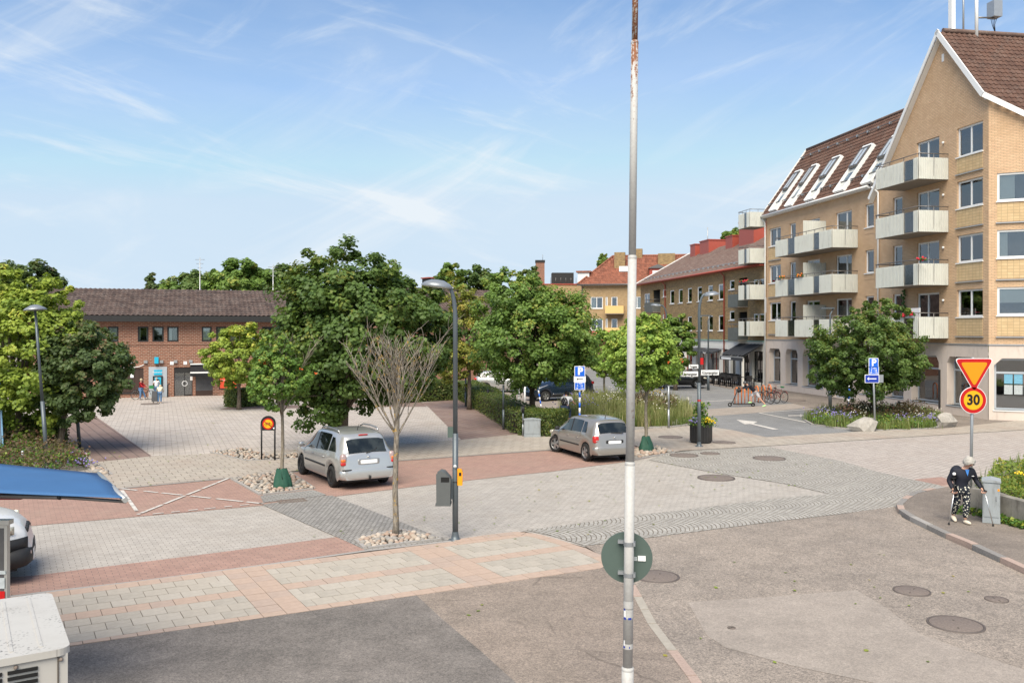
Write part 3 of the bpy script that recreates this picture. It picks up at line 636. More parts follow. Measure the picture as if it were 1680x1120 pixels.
# gable above eaves: rows of trapezoids around the top-floor openings
top = [h for h in holes if h[3] > ZE]
zg = lambda x: zA-sl*abs(x-xA)
bx = [xG, FT.x(1504), FT.x(1541), xA, FT.x(1570), FT.x(1612.5), LT]
bx = sorted(bx+[xA]) ; bx = sorted(set(bx))
for a, b in zip(bx, bx[1:]):
    hh = [h for h in top if h[0]-1e-3 <= (a+b)/2 <= h[1]+1e-3]
    zl = max(ZE, zg(a)); zr = max(ZE, zg(b))
    if hh:
        h = hh[0]; z_lo = ZE
        if h[2] > ZE: mb.quad((a,0,ZE),(b,0,ZE),(b,0,h[2]),(a,0,h[2]), 0)
        mb.poly([(a,0,h[3]),(b,0,h[3]),(b,0,zr),(a,0,zl)], 0)
    else: mb.poly([(a,0,ZE),(b,0,ZE),(b,0,zr),(a,0,zl)], 0)
for h in top:
    a, b, c, d = h; c = max(c, 12.35)
    mb2 = MB(); wall(mb2, a, b, c, d, [(a, b, c, d)], .16, 0, 0, 2); mb.add(mb2.v, mb2.f, 0)
    for k_ in range(len(mb2.f)): mb.m[len(mb.m)-len(mb2.f)+k_] = mb2.m[k_]
# far end wall and back
DEP = 11.0
mb.poly([(0,DEP,ZB),(0,0,ZB),(0,0,ZE),(0,3.4,18.2),(0,DEP,ZE)], 0)
mb.quad((LT,DEP,ZB),(0,DEP,ZB),(0,DEP,ZE),(LT,DEP,ZE), 0)
mb.build('wall', [MAT['brick_tan'], MAT['brick_panel'], MAT['interior']], tan)
for (xa, xb, z0, z1, kw) in wins: window(tan, xa, xb, max(z0, z0), z1, y=.1, **kw)
# recessed panels of larger yellow brick and zinc drip strips below windows
pm = MB(); px_cols = [(1262,1281),(1570,1612.5)]
for (a, b) in px_cols:
    for i, f in enumerate(FL):
        if i == 3 and a == 1262: continue
        xa, xb = FT.x(a), FT.x(b)
        MB().box(xa, xb, -.018, .05, f+.12, f+1.0 if i < 3 else f+.88).build('brick_panel', MAT['brick_panel'], tan)
        MB().box(xa-.06, xb+.06, -.09, .02, f+.02, f+.075).build('drip_strip', MAT['sheet_zinc'], tan)
for i, f in enumerate(FL[:3]): MB().box(FT.x(1418.5), FT.x(1434.5), -.016, .05, f+.66, f+.97).build('brick_panel', MAT['brick_tan'], tan)
# ground floor with shop windows
shop = [(1262,1281),(1289.5,1309),(1317.5,1351),(1363,1400),(1411,1441),(1454,1483),(1496,1541),(1554.5,1600)]
gh = []
for i, (a, b) in enumerate(shop): gh.append((FT.x(a), FT.x(b), .02 if i == 3 else .5, 3.02))
mb = MB(); wall(mb, 0, LT, 0, ZB, gh, .42, 0, 0, 1, y=-.03, room=1.6); mb.quad((0,DEP,0),(0,-.03,0),(0,-.03,ZB),(0,DEP,ZB)); mb.box(0,.3,.5,.6,3.2,3.3)
for k_ in (.0,):
    for (a, b, c, d) in gh:
        e = .34
        mb.prism([(a,d),(a,d-e),(a+e*.6,d)], -.03, .40, 0, 'y').prism([(b,d),(b-e*.6,d),(b,d-e)], -.03, .40, 0, 'y')
mb.build('shop_floor_wall', [MAT['plaster_pink'], MAT['interior']], tan)
MB().box(0, LT+.02, -.07, .02, ZB-.01, ZB+.055).build('cornice_strip', MAT['sheet_zinc'], tan)
for i, (a, b, c, d) in enumerate(gh):
    if i == 3:
        window(tan, a, b, c, d, y=.36, mull=(0.33, 0.66), trans=(0.76,), fw=.09, frame='grey_frame', glass='glass_shop', sill=False, fname='shop_door')
    else: window(tan, a, b, c, d, y=.36, mull=(0.5,) if b-a > 2.6 else (), trans=(0.72,), fw=.09, frame='grey_frame', glass='glass_shop', sillm='grey_frame', fname='shop_window', curt=('left' if i in (0,1,7) else None))
for i, (s0, c_) in enumerate([(FT.x(1352)-.45, 'bank_blue')]): MB().box(s0, s0+.3, .33, .34, .7, 1.9).build('window_sticker', MAT[c_], tan)
MB().prism([(FT.x(1508),.62),(FT.x(1534),.62),(FT.x(1531),2.0),(FT.x(1522),2.25),(FT.x(1512),1.9)], .9, .96, 0, 'y').build('shop_display', MAT['blind_beige'], tan)
MB().box(FT.x(1543)-.05, FT.x(1543)+.05, -.09, -.032, .25, 2.3).build('cable_duct', MAT['dark_frame'], tan)
MB().box(FT.x(1474), FT.x(1477.5), -.06, -.032, .12, .35).build('wall_vent', MAT['dark_frame'], tan)
# chamfered right face
dc = Vector((2990, -1430)).normalized(); FC = Fac(C0, C0+dc*7.0)
cp = bpy.data.objects.new('chamfer_wall', None)
ang = FC.rz-FT.rz
def cham(name, mb, mats): o = mb.build(name, mats, tan, (LT, 0, 0), ang); return o
zc = lambda t: zg(LT)-sl*t*dc.dot(FT.d)
chh = []
for i, f in enumerate(FL[:3]): chh.append((FC.x(1636), FC.x(1636)+1.9, f+1.1, f+2.48)); chh.append((4.6, 6.2, f+1.1, f+2.48))
mb = MB(); wall(mb, 0, 7, ZB, 12.4, chh, .16, 0, 0, 1)
mb.poly([(0,0,12.4),(7,0,12.4),(7,0,max(12.4,zc(7))),(2.6,0,max(12.4,zc(2.6))),(0,0,zc(0))], 0)
cw = cham('chamfer_wall', mb, [MAT['brick_tan'], MAT['interior']])
mb = MB(); sh = [(FC.x(1631), FC.x(1631)+3.6, .5, 3.02)]; wall(mb, 0, 7, 0, ZB, sh, .3, 0, 0, 1, y=-.03, room=1.6)
a, b, c, d = sh[0]; mb.prism([(a,d),(a,d-.34),(a+.34,d)], -.03, .28, 0, 'y'); mb.build('chamfer_shop_wall', [MAT['plaster_pink'], MAT['interior']], tan, (LT, 0, 0), ang)
MB().box(0, 7, -.07, .02, ZB-.01, ZB+.055).build('cornice_strip', MAT['sheet_zinc'], tan, (LT, 0, 0), ang)
for k_, (xa, xb, z0, z1) in enumerate(chh):
    o = window(tan, xa, xb, z0, z1, y=.06, mull=(), curt=['blind','left','sides'][k_ % 3], fw=.1); M = Matrix.Translation((LT,0,0)) @ Matrix.Rotation(ang, 4, 'Z') @ Matrix.Translation((xa, .06, z0)); o.matrix_local = M
    f = z0-1.1
    MB().box(xa, xb, -.018, .05, f+.12, f+1.0).build('brick_panel', MAT['brick_panel'], tan, (LT,0,0), ang)
    MB().box(xa-.06, xb+.06, -.09, .02, f+.02, f+.075).build('drip_strip', MAT['sheet_zinc'], tan, (LT,0,0), ang)
o = window(tan, a, b, c, d, y=.2, mull=(), trans=(0.72,), fw=.1, frame='grey_frame', glass='glass_shop', sillm='white_frame', fname='shop_window'); o.matrix_local = Matrix.Translation((LT,0,0)) @ Matrix.Rotation(ang, 4, 'Z') @ Matrix.Translation((a, .2, c))
for r_ in range(2):
    for c_ in range(3):
        x0 = FC.x(1648)+c_*.42; z0 = 1.78-r_*.52
        MB().box(x0, x0+.36, .222, .226, z0, z0+.46).build('poster', MAT[[['poster_cyan','poster_cyan','poster_pink'],['poster_pale','poster_pale','poster_pale']][r_][c_]], tan, (LT,0,0), ang)
# gable roof: slopes run into the building (local +y)
RD = 13.0
def gable_slope(sgn):
    run = (xA-xG+.45) if sgn < 0 else 8.0; Ls = run*math.hypot(1, sl)
    # lower corner: x = xA -/+ run
    if sgn < 0: org, ux = (xA-run, RD, zA+.12-sl*run), (0,-1,0); up = (1, 0, sl)
    else: org, ux = (xA+run, -.35, zA+.12-sl*run), (0,1,0); up = (-1, 0, sl)
    tl = (RD+.35)/.30; cl_ = None
    if sgn > 0:
        tan_c = math.tan(-ang)                        # chamfer line: for local x > LT the wall front is at y = -(x-LT)*tan... (negative: towards outside)
        def cl_(u, v):
            x = xA+run-v/math.hypot(1, sl); y = -.35+u
            yw = (x-LT)*math.tan(ang) if x > LT else 0
            return y > yw-.30
    k = int(round(Ls/.36))
    return tiles('roof_tiles', 'tile_brown', tan, org, ux, up, int(tl), k, .30, Ls/k, .03, .03, cl_)
gable_slope(-1); gable_slope(1)
# the chamfer turns outwards (towards -y), so extend the right slope there as well
mb = MB()
def trim(p, q, w=.26, t=.05, m=0, dz=0.0, out=(0,-1,0)):
    p, q, out = Vector(p), Vector(q), Vector(out); d_ = (q-p).normalized(); up = Vector((0,0,1)); n_ = (up-d_*up.dot(d_)).normalized()
    A = [p+n_*(dz), q+n_*dz, q+n_*(dz-w), p+n_*(dz-w)]; B = [v+out*t for v in A]
    mb.add(A+B, [(0,1,2,3),(7,6,5,4),(0,4,5,1),(1,5,6,2),(2,6,7,3),(3,7,4,0)], m)
xl = xG-.3
trim((xl,-.30,zg(xl)+.02), (xA,-.30,zA+.26), .20, .06); trim((xA,-.30,zA+.26), (LT+.1,-.30,zg(LT+.1)+.22), .27, .06)
tq = 3.2; e2 = Vector((LT+.1+tq*math.cos(ang), -.30+tq*math.sin(ang), zc(tq)+.22)); trim((LT+.1,-.30,zg(LT+.1)+.22), e2, .25, .06, out=(math.sin(ang), -math.cos(ang), 0))
mb.build('verge_board', MAT['white_frame'], tan)
MB().quad((xl,-.30,zg(xl)-.28),(xA,-.30,zA-.12),(xA,.0,zA-.12),(xl,.0,zg(xl)-.28)).quad((xA,-.3,zA-.12),(LT+.1,-.3,zg(LT+.1)-.14),(LT+.1,0,zg(LT+.1)-.14),(xA,0,zA-.12)).build('verge_soffit', MAT['white_frame'], tan)
MB().poly([(xG-.35,-.28,ZE-.1),(xG+1.9,-.28,ZE+2.0),(xG+1.9,-.02,ZE+2.0),(xG-.35,-.02,ZE-.1)]).build('verge_return', MAT['white_frame'], tan)
MB().tube([(xA, .0, zA+.2), (xA, RD, zA+.2)], .13, 8).build('ridge_cap', MAT['tile_mid'], tan)
MB().box(FT.x(1545.5), FT.x(1549.0), -.02, .01, 18.55, 18.95).build('gable_vent', MAT['white_frame'], tan)
# wing roof
ry = 3.4; rz_ = 18.2; slw = Vector((0, ry+.35, rz_-ZE-.05)); Lw = slw.length; nrow = int(round(Lw/.36))
tiles('roof_tiles', 'tile_brown', tan, (-.1,-.35,ZE+.05), (1,0,0), slw, int((xG+3.2)/.30), nrow, .30, Lw/nrow, .025, .035, lambda u, v: (u-.1) < xG-.35+max(0, (v/Lw*(rz_-ZE)))/sl)
MB().quad((-.1,ry,rz_),(xG+4.4,ry,rz_),(xG+4.4,DEP,ZE),(-.1,DEP,ZE)).build('roof_back', MAT['tile_brown'], tan)
MB().tube([(-.1, ry, rz_+.05), (xG+4.2, ry, rz_+.05)], .11, 8).build('ridge_cap', MAT['tile_mid'], tan)
MB().box(-.16, -.06, -.4, .1, ZE-.25, ZE+.2).build('verge_end', MAT['sheet_zinc'], tan)
mbv = MB(); mb = mbv; trim((-.14,-.38,ZE+.12), (-.14,ry,rz_+.18), .22, .05, out=(-1,0,0)); mb.build('verge_board', MAT['white_frame'], tan)
MB().tube([(-.15,-.42,ZE+.0), (xG-.2,-.42,ZE+.0)], .075, 8).build('gutter', MAT['white_frame'], tan)
MB().box(-.1, xG-.2, -.36, 0, ZE-.12, ZE-.02).build('eaves_soffit', MAT['white_frame'], tan)
# snow rail with brackets along the ridge and the eave
up_w = slw.normalized(); nw = Vector((1,0,0)).cross(up_w)
for (tt, nm) in ((Lw-.9, 'snow_rail'), (.95, 'snow_rail')):
    p0 = Vector((-.1,-.35,ZE+.05))+up_w*tt+nw*.13; x1_ = xG-.35+max(0, tt/Lw*5.2)/sl-.2
    mbx = MB().tube([p0+Vector((.2,0,0)), p0+Vector((x1_,0,0))], .03, 6); mbx.build(nm, MAT['rail_metal'], tan)
    for i in range(int(x1_/1.25)): MB().box(-.06,.06,-.05,.1,-.1,.05).build('rail_bracket', MAT['sheet_zinc'], tan, p0+Vector((.5+i*1.25,0,0)))
# slanted white roof dormers with skylights
def dormer(xc, w, l0, l1):
    base = Vector((xc,-.35,ZE+.05)); M = Matrix((Vector((1,0,0)), up_w, nw)).transposed().to_4x4(); M.translation = base
    o = MB().box(-w/2,-w/2+.06,l0,l1,-.02,.24).box(w/2-.06,w/2,l0,l1,-.02,.24).box(-w/2+.1,w/2-.1,l1-.12,l1,.0,.30).box(-w/2+.1,w/2-.1,l0,l0+.16,.0,.2).build('roof_dormer', MAT['white_frame'], tan)
    o.matrix_local = M
    a = l0+(l1-l0)*.52; b = l1-.25
    MB().box(-w/2+.1,w/2-.1,l0+.16,a,.0,.10).build('dormer_panel', MAT['panel_metal'], o)
    MB().box(-w/2+.1,w/2-.1,a,a+.08,.08,.34).box(-w/2+.1,w/2-.1,b-.06,b,.08,.34).box(-w/2+.1,-w/2+.18,a+.08,b-.06,.08,.34).box(w/2-.18,w/2-.1,a+.08,b-.06,.08,.34).box(-.03,.03,a+.08,b-.06,.2,.335).build('skylight_frame', MAT['rail_metal'], o)
    MB().box(-w/2+.18,w/2-.18,a+.08,b-.06,.29,.31).build('pane', MAT['skylight_glass'], o)
    MB().box(-.3,.3,l0+.9,l0+1.5,.10,.16).build('lower_pane', MAT['glass'], o)
plain('skylight_glass', (0.45,0.50,0.54), 0.1, var=0.15, coat=0.6)
for (x, w) in ((1266,1.1),(1291,.95),(1325,1.2),(1373,1.2),(1418,1.1)):
    dormer(FT.x(x, .3)+.35, w, .1, 3.75)
MB().tube([(FT.x(1443),-.1,3.7),(FT.x(1443),-.1,ZE-.45),(FT.x(1443)-.25,-.38,ZE-.1)], .055, 8).build('downpipe', MAT['white_frame'], tan)
MB().tube([(.06,-.12,.05),(.06,-.12,ZE-.45),(-.1,-.36,ZE-.1)], .06, 8).build('downpipe', MAT['white_frame'], tan)
# balconies
def balcony(xa, xb, dep, z, segs, divider=None, name='balcony', rail=True, zpan=(0.0, 1.12)):
    o = MB().box(xa, xb, -dep, -.001, z-.17, z).build(name, MAT['concrete_soffit'], tan)
    h0, h1 = z+zpan[0]-.16, z+zpan[1]-.16
    tot = xb-xa
    for (a, b, kind) in segs:
        p, q = xa+tot*a, xa+tot*b
        if kind == 'p': corr(MB(), (p, -dep-.03), (q, -dep-.03), h0, h1).build('front_panel', MAT['panel_metal'], o)
        else: MB().box(p+.02, q-.02, -dep-.02, -dep-.005, h0+.06, h1-.02).build('glass_panel', MAT['glass_balcony'], o)
    corr(MB(), (xb+.03, -dep-.02), (xb+.03, -.02), h0, h1).build('end_panel', MAT['panel_metal'], o)
    corr(MB(), (xa-.03, -.02), (xa-.03, -dep-.02), h0, h1).build('end_panel', MAT['panel_metal'], o)
    MB().tube([(xa-.03,-.02,h1+.2), (xa-.03,-dep-.03,h1+.2), (xb+.03,-dep-.03,h1+.2), (xb+.03,-.02,h1+.2)], .024, 6).build('handrail', MAT['rail_metal'], o)
    n_ = max(3, int(tot/1.0))
    for i in range(n_+1):
        xx = xa+tot*i/n_; MB().tube([(xx,-dep-.0,z), (xx,-dep-.0,h1+.2)], .018, 6).build('post', MAT['rail_metal'], o)
    MB().tube([(xb,-dep*.5,z), (xb+.03,-dep*.5,h1+.2)], .018, 6).build('post', MAT['rail_metal'], o)
    if divider is not None:
        xd = xa+tot*divider; corr(MB(), (xd, -dep+.05), (xd, -.02), z, z+1.95).build('divider', MAT['panel_metal'], o)
    return o
xa, xb = FT.x(1273, 1.7), FT.x(1407)
seg1 = [(0,.235,'p'),(.235,.37,'g'),(.37,.70,'p'),(.70,.80,'g'),(.80,1,'p')]
for f in FL[:3]: balcony(xa, xb, 1.7, f+.1, seg1, .5)
xa, xb = FT.x(1438, 1.7), FT.x(1555.5)
gb = [balcony(xa, xb, 1.7, f+.12, [(0,.68,'p'),(.68,.90,'g'),(.90,1,'p')]) for f in FL]
for f in [FL[0], FL[1], FL[2], 12.3]: balcony(-2.0, -.05, 1.3, f+.1, [(0,.5,'p'),(.5,.75,'g'),(.75,1,'p')])
MB().box(-.9,-.02,.9,2.4,3.0,14.0).build('stair_block_wall', MAT['brick_tan'], tan)
# balcony details: screen, flower boxes
MB().box(xb-.2-1.0, xb-.2, -1.5, -1.46, FL[0]+.15, FL[0]+1.55).build('privacy_screen', MAT['white_frame'], tan)

MB().box(xb-.9, xb-.25, -1.86, -1.74, FL[0]+1.02, FL[0]+1.14).build('flower_box', MAT['sheet_zinc'], tan)
plain('geranium', (0.60,0.03,0.05), 0.7, var=.3); plain('balcony_plant', (0.06,0.12,0.03), 0.8, var=.5, vscale=20); plain('geranium_orange', (0.75,0.20,0.03), 0.7, var=.3)
def box_flowers(x, z, n, mat, y=-1.82, sp=.35):
    m = MB(); g = MB()
    for i in range(n):
        p = (x+random.uniform(-sp,sp), y+random.gauss(0,.05), z+random.uniform(.0,.16)); (m if i % 2 else g).ball(p, random.uniform(.035,.07), 7, 5)
    m.build('balcony_flowers', MAT[mat], tan); g.build('balcony_greenery', MAT['balcony_plant'], tan)
box_flowers(xb-.6, FL[0]+1.16, 34, 'geranium'); box_flowers(xb-1.5, FL[0]+1.12, 26, 'geranium'); box_flowers(FT.x(1522,1.5), FL[1]+1.18, 22, 'geranium')
xw0 = FT.x(1273,1.7); box_flowers(xw0+1.0, FL[1]+1.16, 22, 'geranium_orange'); box_flowers(xw0+3.6, FL[1]+1.16, 22, 'flower_yel' if 'flower_yel' in MAT else 'geranium_orange'); box_flowers(-1.2, FL[1]+1.3, 40, 'geranium', -1.2, .6)
for (sx, f) in ((FT.x(1490,1.0), FL[3]), (FT.x(1492,1.0), FL[1]), (xw0+5.6, FL[2])):
    MB().box(sx-.22,sx+.22,-1.3,-.9,f+.55,f+.6).box(sx-.22,sx+.22,-.93,-.9,f+.6,f+1.05).box(sx-.2,sx-.17,-1.3,-1.27,f+.1,f+.55).box(sx+.17,sx+.2,-1.3,-1.27,f+.1,f+.55).build('balcony_chair', MAT['dark_frame'], tan)
n_ = 0
for i in range(14):
    z = FL[0]+.5+i*.16; m = MB(); [m.ball((FT.x(1486)+random.gauss(0,.1), -.12, z+random.gauss(0,.05)), random.uniform(.04,.08), 6, 4) for _ in range(5)]; m.build('climbing_plant', MAT['balcony_plant'], tan)
# extra lamps beside the balcony doors
for i, f in enumerate(FL): MB().ball((FT.x(1549), -.06, f+1.95), .07, 10, 6).build('wall_lamp', MAT['white_frame'], tan)
# ================================================================== brown brick building with shops, further down the street
Pb = kk.p0+kk.d*kk.x(1051); FB = Fac(Pb, Pfar-FT.d*.12); LB = FB.L
brn = thing('shop_building', 'brown brick building with red downpipes, red roof boxes and cafe awning', 'building', (Pb.x, Pb.y, 0), FB.rz)
ZS, ZBe = 3.5, 9.45; holes = []; W = []
X = FB.x
for a, b in [(1099,1106),(1113,1120),(1128,1135),(1144,1151.5),(1161.5,1169.5),(1178.5,1187)]:
    W.append((X(a), X(b), 6.98, 8.34, dict(mull=(), curt=random.choice(['full','left',None,'sides'])))); W.append((X(a), X(b), 4.32, 5.66, dict(mull=(), curt=random.choice(['left',None,'sides']))))
W.append((X(1057), X(1066), 6.98, 8.34, dict(mull=(0.5,))))
for a, b in [(1087,1092.7),(1196.5,1205)]:
    for z in (7.75, 5.2, 3.75): W.append((X(a), X(b), z, z+.78, dict(mull=())))
rec = [(X(1071),X(1083),6.3,8.6),(X(1071),X(1083),3.62,5.85),(X(1212),X(1226),6.3,8.6),(X(1212),X(1226),3.62,5.85)]
for xx in (1236, 1243):
    W.append((X(xx), X(xx)+1.1, 6.98, 8.34, dict(mull=()))); W.append((X(xx), X(xx)+1.1, 4.32, 5.66, dict(mull=())))
mb = MB(); wall(mb, 0, LB, ZS, ZBe, [w[:4] for w in W], .12, 0, 0, 1)
mb2 = MB(); mb = MB(); wall(mb, 0, LB, ZS, ZBe, [w[:4] for w in W]+rec, .12, 0, 0, 1)
mb.quad((0,11.6,ZS),(0,0,ZS),(0,0,ZBe),(0,11.6,ZBe)); mb.poly([(0,11.6,ZBe),(0,0,ZBe),(0,5.8,12.9)])
mb.build('wall', [MAT['brick_brown'], MAT['interior']], brn)
for w in W: window(brn, *w[:4], y=.05, **w[4])
for (a, b, c, d) in rec:
    bo = MB().box(a-.15, b+.15, -.85, .4, c-.1, c).build('balcony', MAT['concrete_soffit'], brn)
    MB().box(a-.15, b+.15, -.88, -.85, c-.05, c+.95).box(a-.15, a-.12, -.85, 0, c-.05, c+.95).box(b+.12, b+.15, -.85, 0, c-.05, c+.95).build('front_panel', MAT['panel_grey'] if 'panel_grey' in MAT else plain('panel_grey', (0.13,0.14,0.13), 0.5, 0.2, var=0.3, vscale=3, dirt=0.4), bo)
    MB().tube([(a-.15,0,c+1.25),(a-.15,-.87,c+1.25),(b+.15,-.87,c+1.25),(b+.15,0,c+1.25)], .025, 6).build('handrail', MAT['rail_metal'], bo)
    for i in range(4): MB().tube([(a+(b-a)*i/3,-.86,c+.95),(a+(b-a)*i/3,-.86,c+1.25)], .015, 5).build('post', MAT['rail_metal'], bo)
# shop floor: white piers, glass between
bays = [(X(a), X(b)) for a, b in [(1054,1066),(1070,1083),(1088,1101),(1106,1118),(1124,1136),(1142,1158),(1163,1180),(1186,1196),(1199,1207),(1214,1230),(1234,1252)]]
gh = [(a, b, .3, 2.75) for a, b in bays]
mb = MB(); wall(mb, 0, LB, 0, ZS, gh, .3, 0, 0, 1, y=-.02, room=1.5); mb.build('shop_floor_wall', [MAT['plaster_white'], MAT['interior']], brn)
for i, (a, b, c, d) in enumerate(gh): window(brn, a, b, c, d, y=.2, mull=(.5,), fw=.08, frame='dark_frame' if i > 6 else 'sheet_red', glass='glass_shop', sill=False, fname='shop_window')
plain('copper_green', (0.25,0.42,0.36), 0.6, var=0.2)
MB().box(0, LB, -.1, .02, ZS-.02, ZS+.06).build('cornice_strip', MAT['copper_green'], brn)
MB().box(0, LB-7, -.05, .01, 2.8, 3.1).build('shop_fascia', MAT['plaster_white'], brn)
tiles('roof_tiles', 'tile_mid', brn, (-.3,-.5,ZBe-.02), (1,0,0), (0,6.3,3.48), int((LB+.3)/.3), 19, .3, math.hypot(6.3,3.48)/19, .02, .03)
MB().quad((-.3,5.8,12.93),(LB,5.8,12.93),(LB,11.6,ZBe),(-.3,11.6,ZBe)).build('roof_back', MAT['tile_mid'], brn)
MB().tube([(-.3,-.56,ZBe-.06),(LB-.2,-.56,ZBe-.06)], .08, 8).build('gutter', MAT['sheet_red'], brn)
MB().box(-.3, LB, -.5, 0, ZBe-.14, ZBe-.05).build('eaves_soffit', MAT['sheet_red'], brn)
mb = MB(); trim((-.33,-.52,ZBe+.1),(-.33,5.8,13.05), .2, .04, out=(-1,0,0)); mb.build('verge_board', MAT['white_frame'], brn)
for xx in (1092.5, 1189.5): MB().tube([(X(xx),-.5,ZBe-.1),(X(xx),-.1,ZBe-.5),(X(xx),-.1,.1)], .06, 8).build('downpipe', MAT['sheet_red'], brn)
for i in range(26):
    MB().box(-.1,.1,-.04,.08,0,.14).build('snow_guard', MAT['sheet_zinc'], brn, (LB*(i+.5)/27, .25, ZBe+.42))
MB().tube([(.5,.32,ZBe+.58),(LB-.5,.32,ZBe+.58)], .025, 6).build('snow_rail', MAT['sheet_zinc'], brn)
for (xp, wq, hq) in ((1141,1.4,.9),(1157,2.4,1.0),(1200,1.6,.8),(1222,3.2,1.8)):
    # red sheet-metal ventilation boxes astride the ridge
    base = Fac(FB.p0+FB.n*5.2, FB.p1+FB.n*5.2); xs = base.x(xp)
    bx_ = MB().box(xs, xs+wq, 4.6, 6.6, 12.0, 12.6+hq).build('roof_box', MAT['sheet_red'], brn)
    MB().box(xs-.06, xs+wq+.06, 4.54, 6.66, 12.6+hq, 12.7+hq).build('box_cap', MAT['sheet_red'], bx_)
base = Fac(FB.p0+FB.n*5.8, FB.p1+FB.n*5.8)
MB().tube([(base.x(1161),5.8,12.8),(base.x(1161),5.8,15.3)], .05, 6).build('roof_mast', MAT['sheet_zinc'], brn)
# small dark shop awnings
for (a, b) in ((1136,1160),(1160,1184)):
    MB().prism([(-.9,2.35),(-.02,2.62),(-.02,2.72),(-.9,2.5)], X(a), X(b), 0, 'x').build('shop_awning', MAT['awning_dark'], brn)
text_mesh('Biagotti', .22, MAT['white_print'], brn, Matrix.Translation((X(1172), -.915, 2.42)) @ STAND)
# large cafe awning
ax0, ax1 = X(1214), X(1253)
aw = thing('cafe_awning', 'dark grey sloping fabric awning over the cafe terrace', 'awning', (Pb.x, Pb.y, 0), FB.rz)
mb = MB(); n_ = 14
for i in range(n_):
    a = ax0+(ax1-ax0)*i/n_; b = ax0+(ax1-ax0)*(i+1)/n_; sg = .02 if i % 2 else .0
    mb.quad((a,-1.7,2.42+sg),(b,-1.7,2.44+sg),(b,-.05,3.3+sg),(a,-.05,3.3+sg)); mb.quad((b,-1.7,2.30+sg),(a,-1.7,2.28+sg),(a,-.05,3.26+sg),(b,-.05,3.26+sg))
mb.build('canopy', MAT['awning_dark'], aw)
MB().box(ax0, ax1, -1.74, -1.66, 2.25, 2.34).build('front_bar', MAT['sheet_zinc'], aw)
MB().box(ax0, ax1, -1.73, -1.71, 2.02, 2.25).build('valance', MAT['awning_dark'], aw)
MB().box(ax0+.3, ax0+(ax1-ax0)*.5, -1.737, -1.732, 2.06, 2.22).build('lettering_strip', MAT['white_print'], aw)
for x_ in (ax0+.3, ax1-.3): MB().tube([(x_,-.02,2.9),(x_,-.9,2.7),(x_,-1.66,2.28)], .03, 6).build('folding_arm', MAT['sheet_zinc'], aw)
MB().box(ax1-.25, ax1-.1, -1.7, -1.55, 0, 2.26).build('post', MAT['plaster_white'], aw)
# cafe terrace: tables, chairs, railing
plain('black_metal', (0.02,0.02,0.022), 0.5, 0.4, var=0.2)
plain('dark_wicker', (0.03,0.028,0.03), 0.8, var=0.4, vscale=40)
def fb(x, y): v = FB.p0+FB.d*x+FB.n*y; return (v.x, v.y, .012)
def make_chair(loc, rz, label):
    t = thing('cafe_chair', label, 'chair', loc, rz, 'chairs on the cafe terrace')
    MB().box(-.22,.22,-.22,.22,.43,.47).build('seat', MAT['dark_wicker'], t)
    MB().box(-.22,.22,.19,.225,.5,.86).build('backrest', MAT['dark_wicker'], t)
    for sx in (-.2, .2):
        MB().tube([(sx,-.2,0),(sx,-.2,.66),(sx,.2,.66)], .016, 6).build('arm_leg', MAT['black_metal'], t); MB().tube([(sx,.22,0),(sx,.2,.86)], .016, 6).build('leg', MAT['black_metal'], t)
    return t
ch0 = None; cx0 = X(1190, 2.0)
spots = []
for i in range(5):
    x_ = X(1196)+i*(X(1250)-X(1196))/5.2+.4
    for y_ in (-.9, -2.1):
        spots.append((x_, y_))
for k, (x_, y_) in enumerate(spots):
    tb = thing('cafe_table', 'black round cafe table under the dark awning', 'table', fb(x_, y_), 0, 'tables on the cafe terrace')
    MB().lathe([(0,.74),(.34,.74),(.34,.71),(0,.71)], 14).build('table_top', MAT['black_metal'], tb); MB().tube([(0,0,.02),(0,0,.72)], .03, 6).build('pedestal', MAT['black_metal'], tb); MB().lathe([(0,.03),(.22,.02),(.22,0)], 12).build('foot', MAT['black_metal'], tb)
    for (dx, r_) in ((-.55, math.pi/2), (.55, -math.pi/2)):
        if ch0 is None: ch0 = make_chair(fb(x_+dx, y_), FB.rz+r_, 'dark wicker cafe chair under the dark awning')
        else: dup(ch0, fb(x_+dx, y_), FB.rz+r_)
rl = thing('terrace_railing', 'black metal post railing around the cafe terrace', 'railing', fb(0, 0), FB.rz)
xr0, xr1 = X(1176), X(1250, 2.8)
for i in range(13): MB().box(xr0+(xr1-xr0)*i/12-.03, xr0+(xr1-xr0)*i/12+.03, -2.85, -2.79, 0, .95).build('post', MAT['black_metal'], rl)
MB().box(xr0, xr1, -2.84, -2.80, .9, .95).build('top_rail', MAT['black_metal'], rl); MB().box(xr0-.02, xr0+.02, -2.8, -.3, .9, .95).build('top_rail', MAT['black_metal'], rl)
pr = thing('closed_parasol', 'folded dark parasol standing among the cafe tables', 'parasol', fb(X(1198), -1.7), 0)
MB().lathe([(.02,0),(.02,.6),(.16,.62),(.2,.9),(.14,1.6),(.05,2.0),(0,2.05)], 12).build('folded_canopy', MAT['awning_dark'], pr); MB().lathe([(0,.08),(.28,.07),(.3,0)], 12).build('foot', MAT['black_metal'], pr)
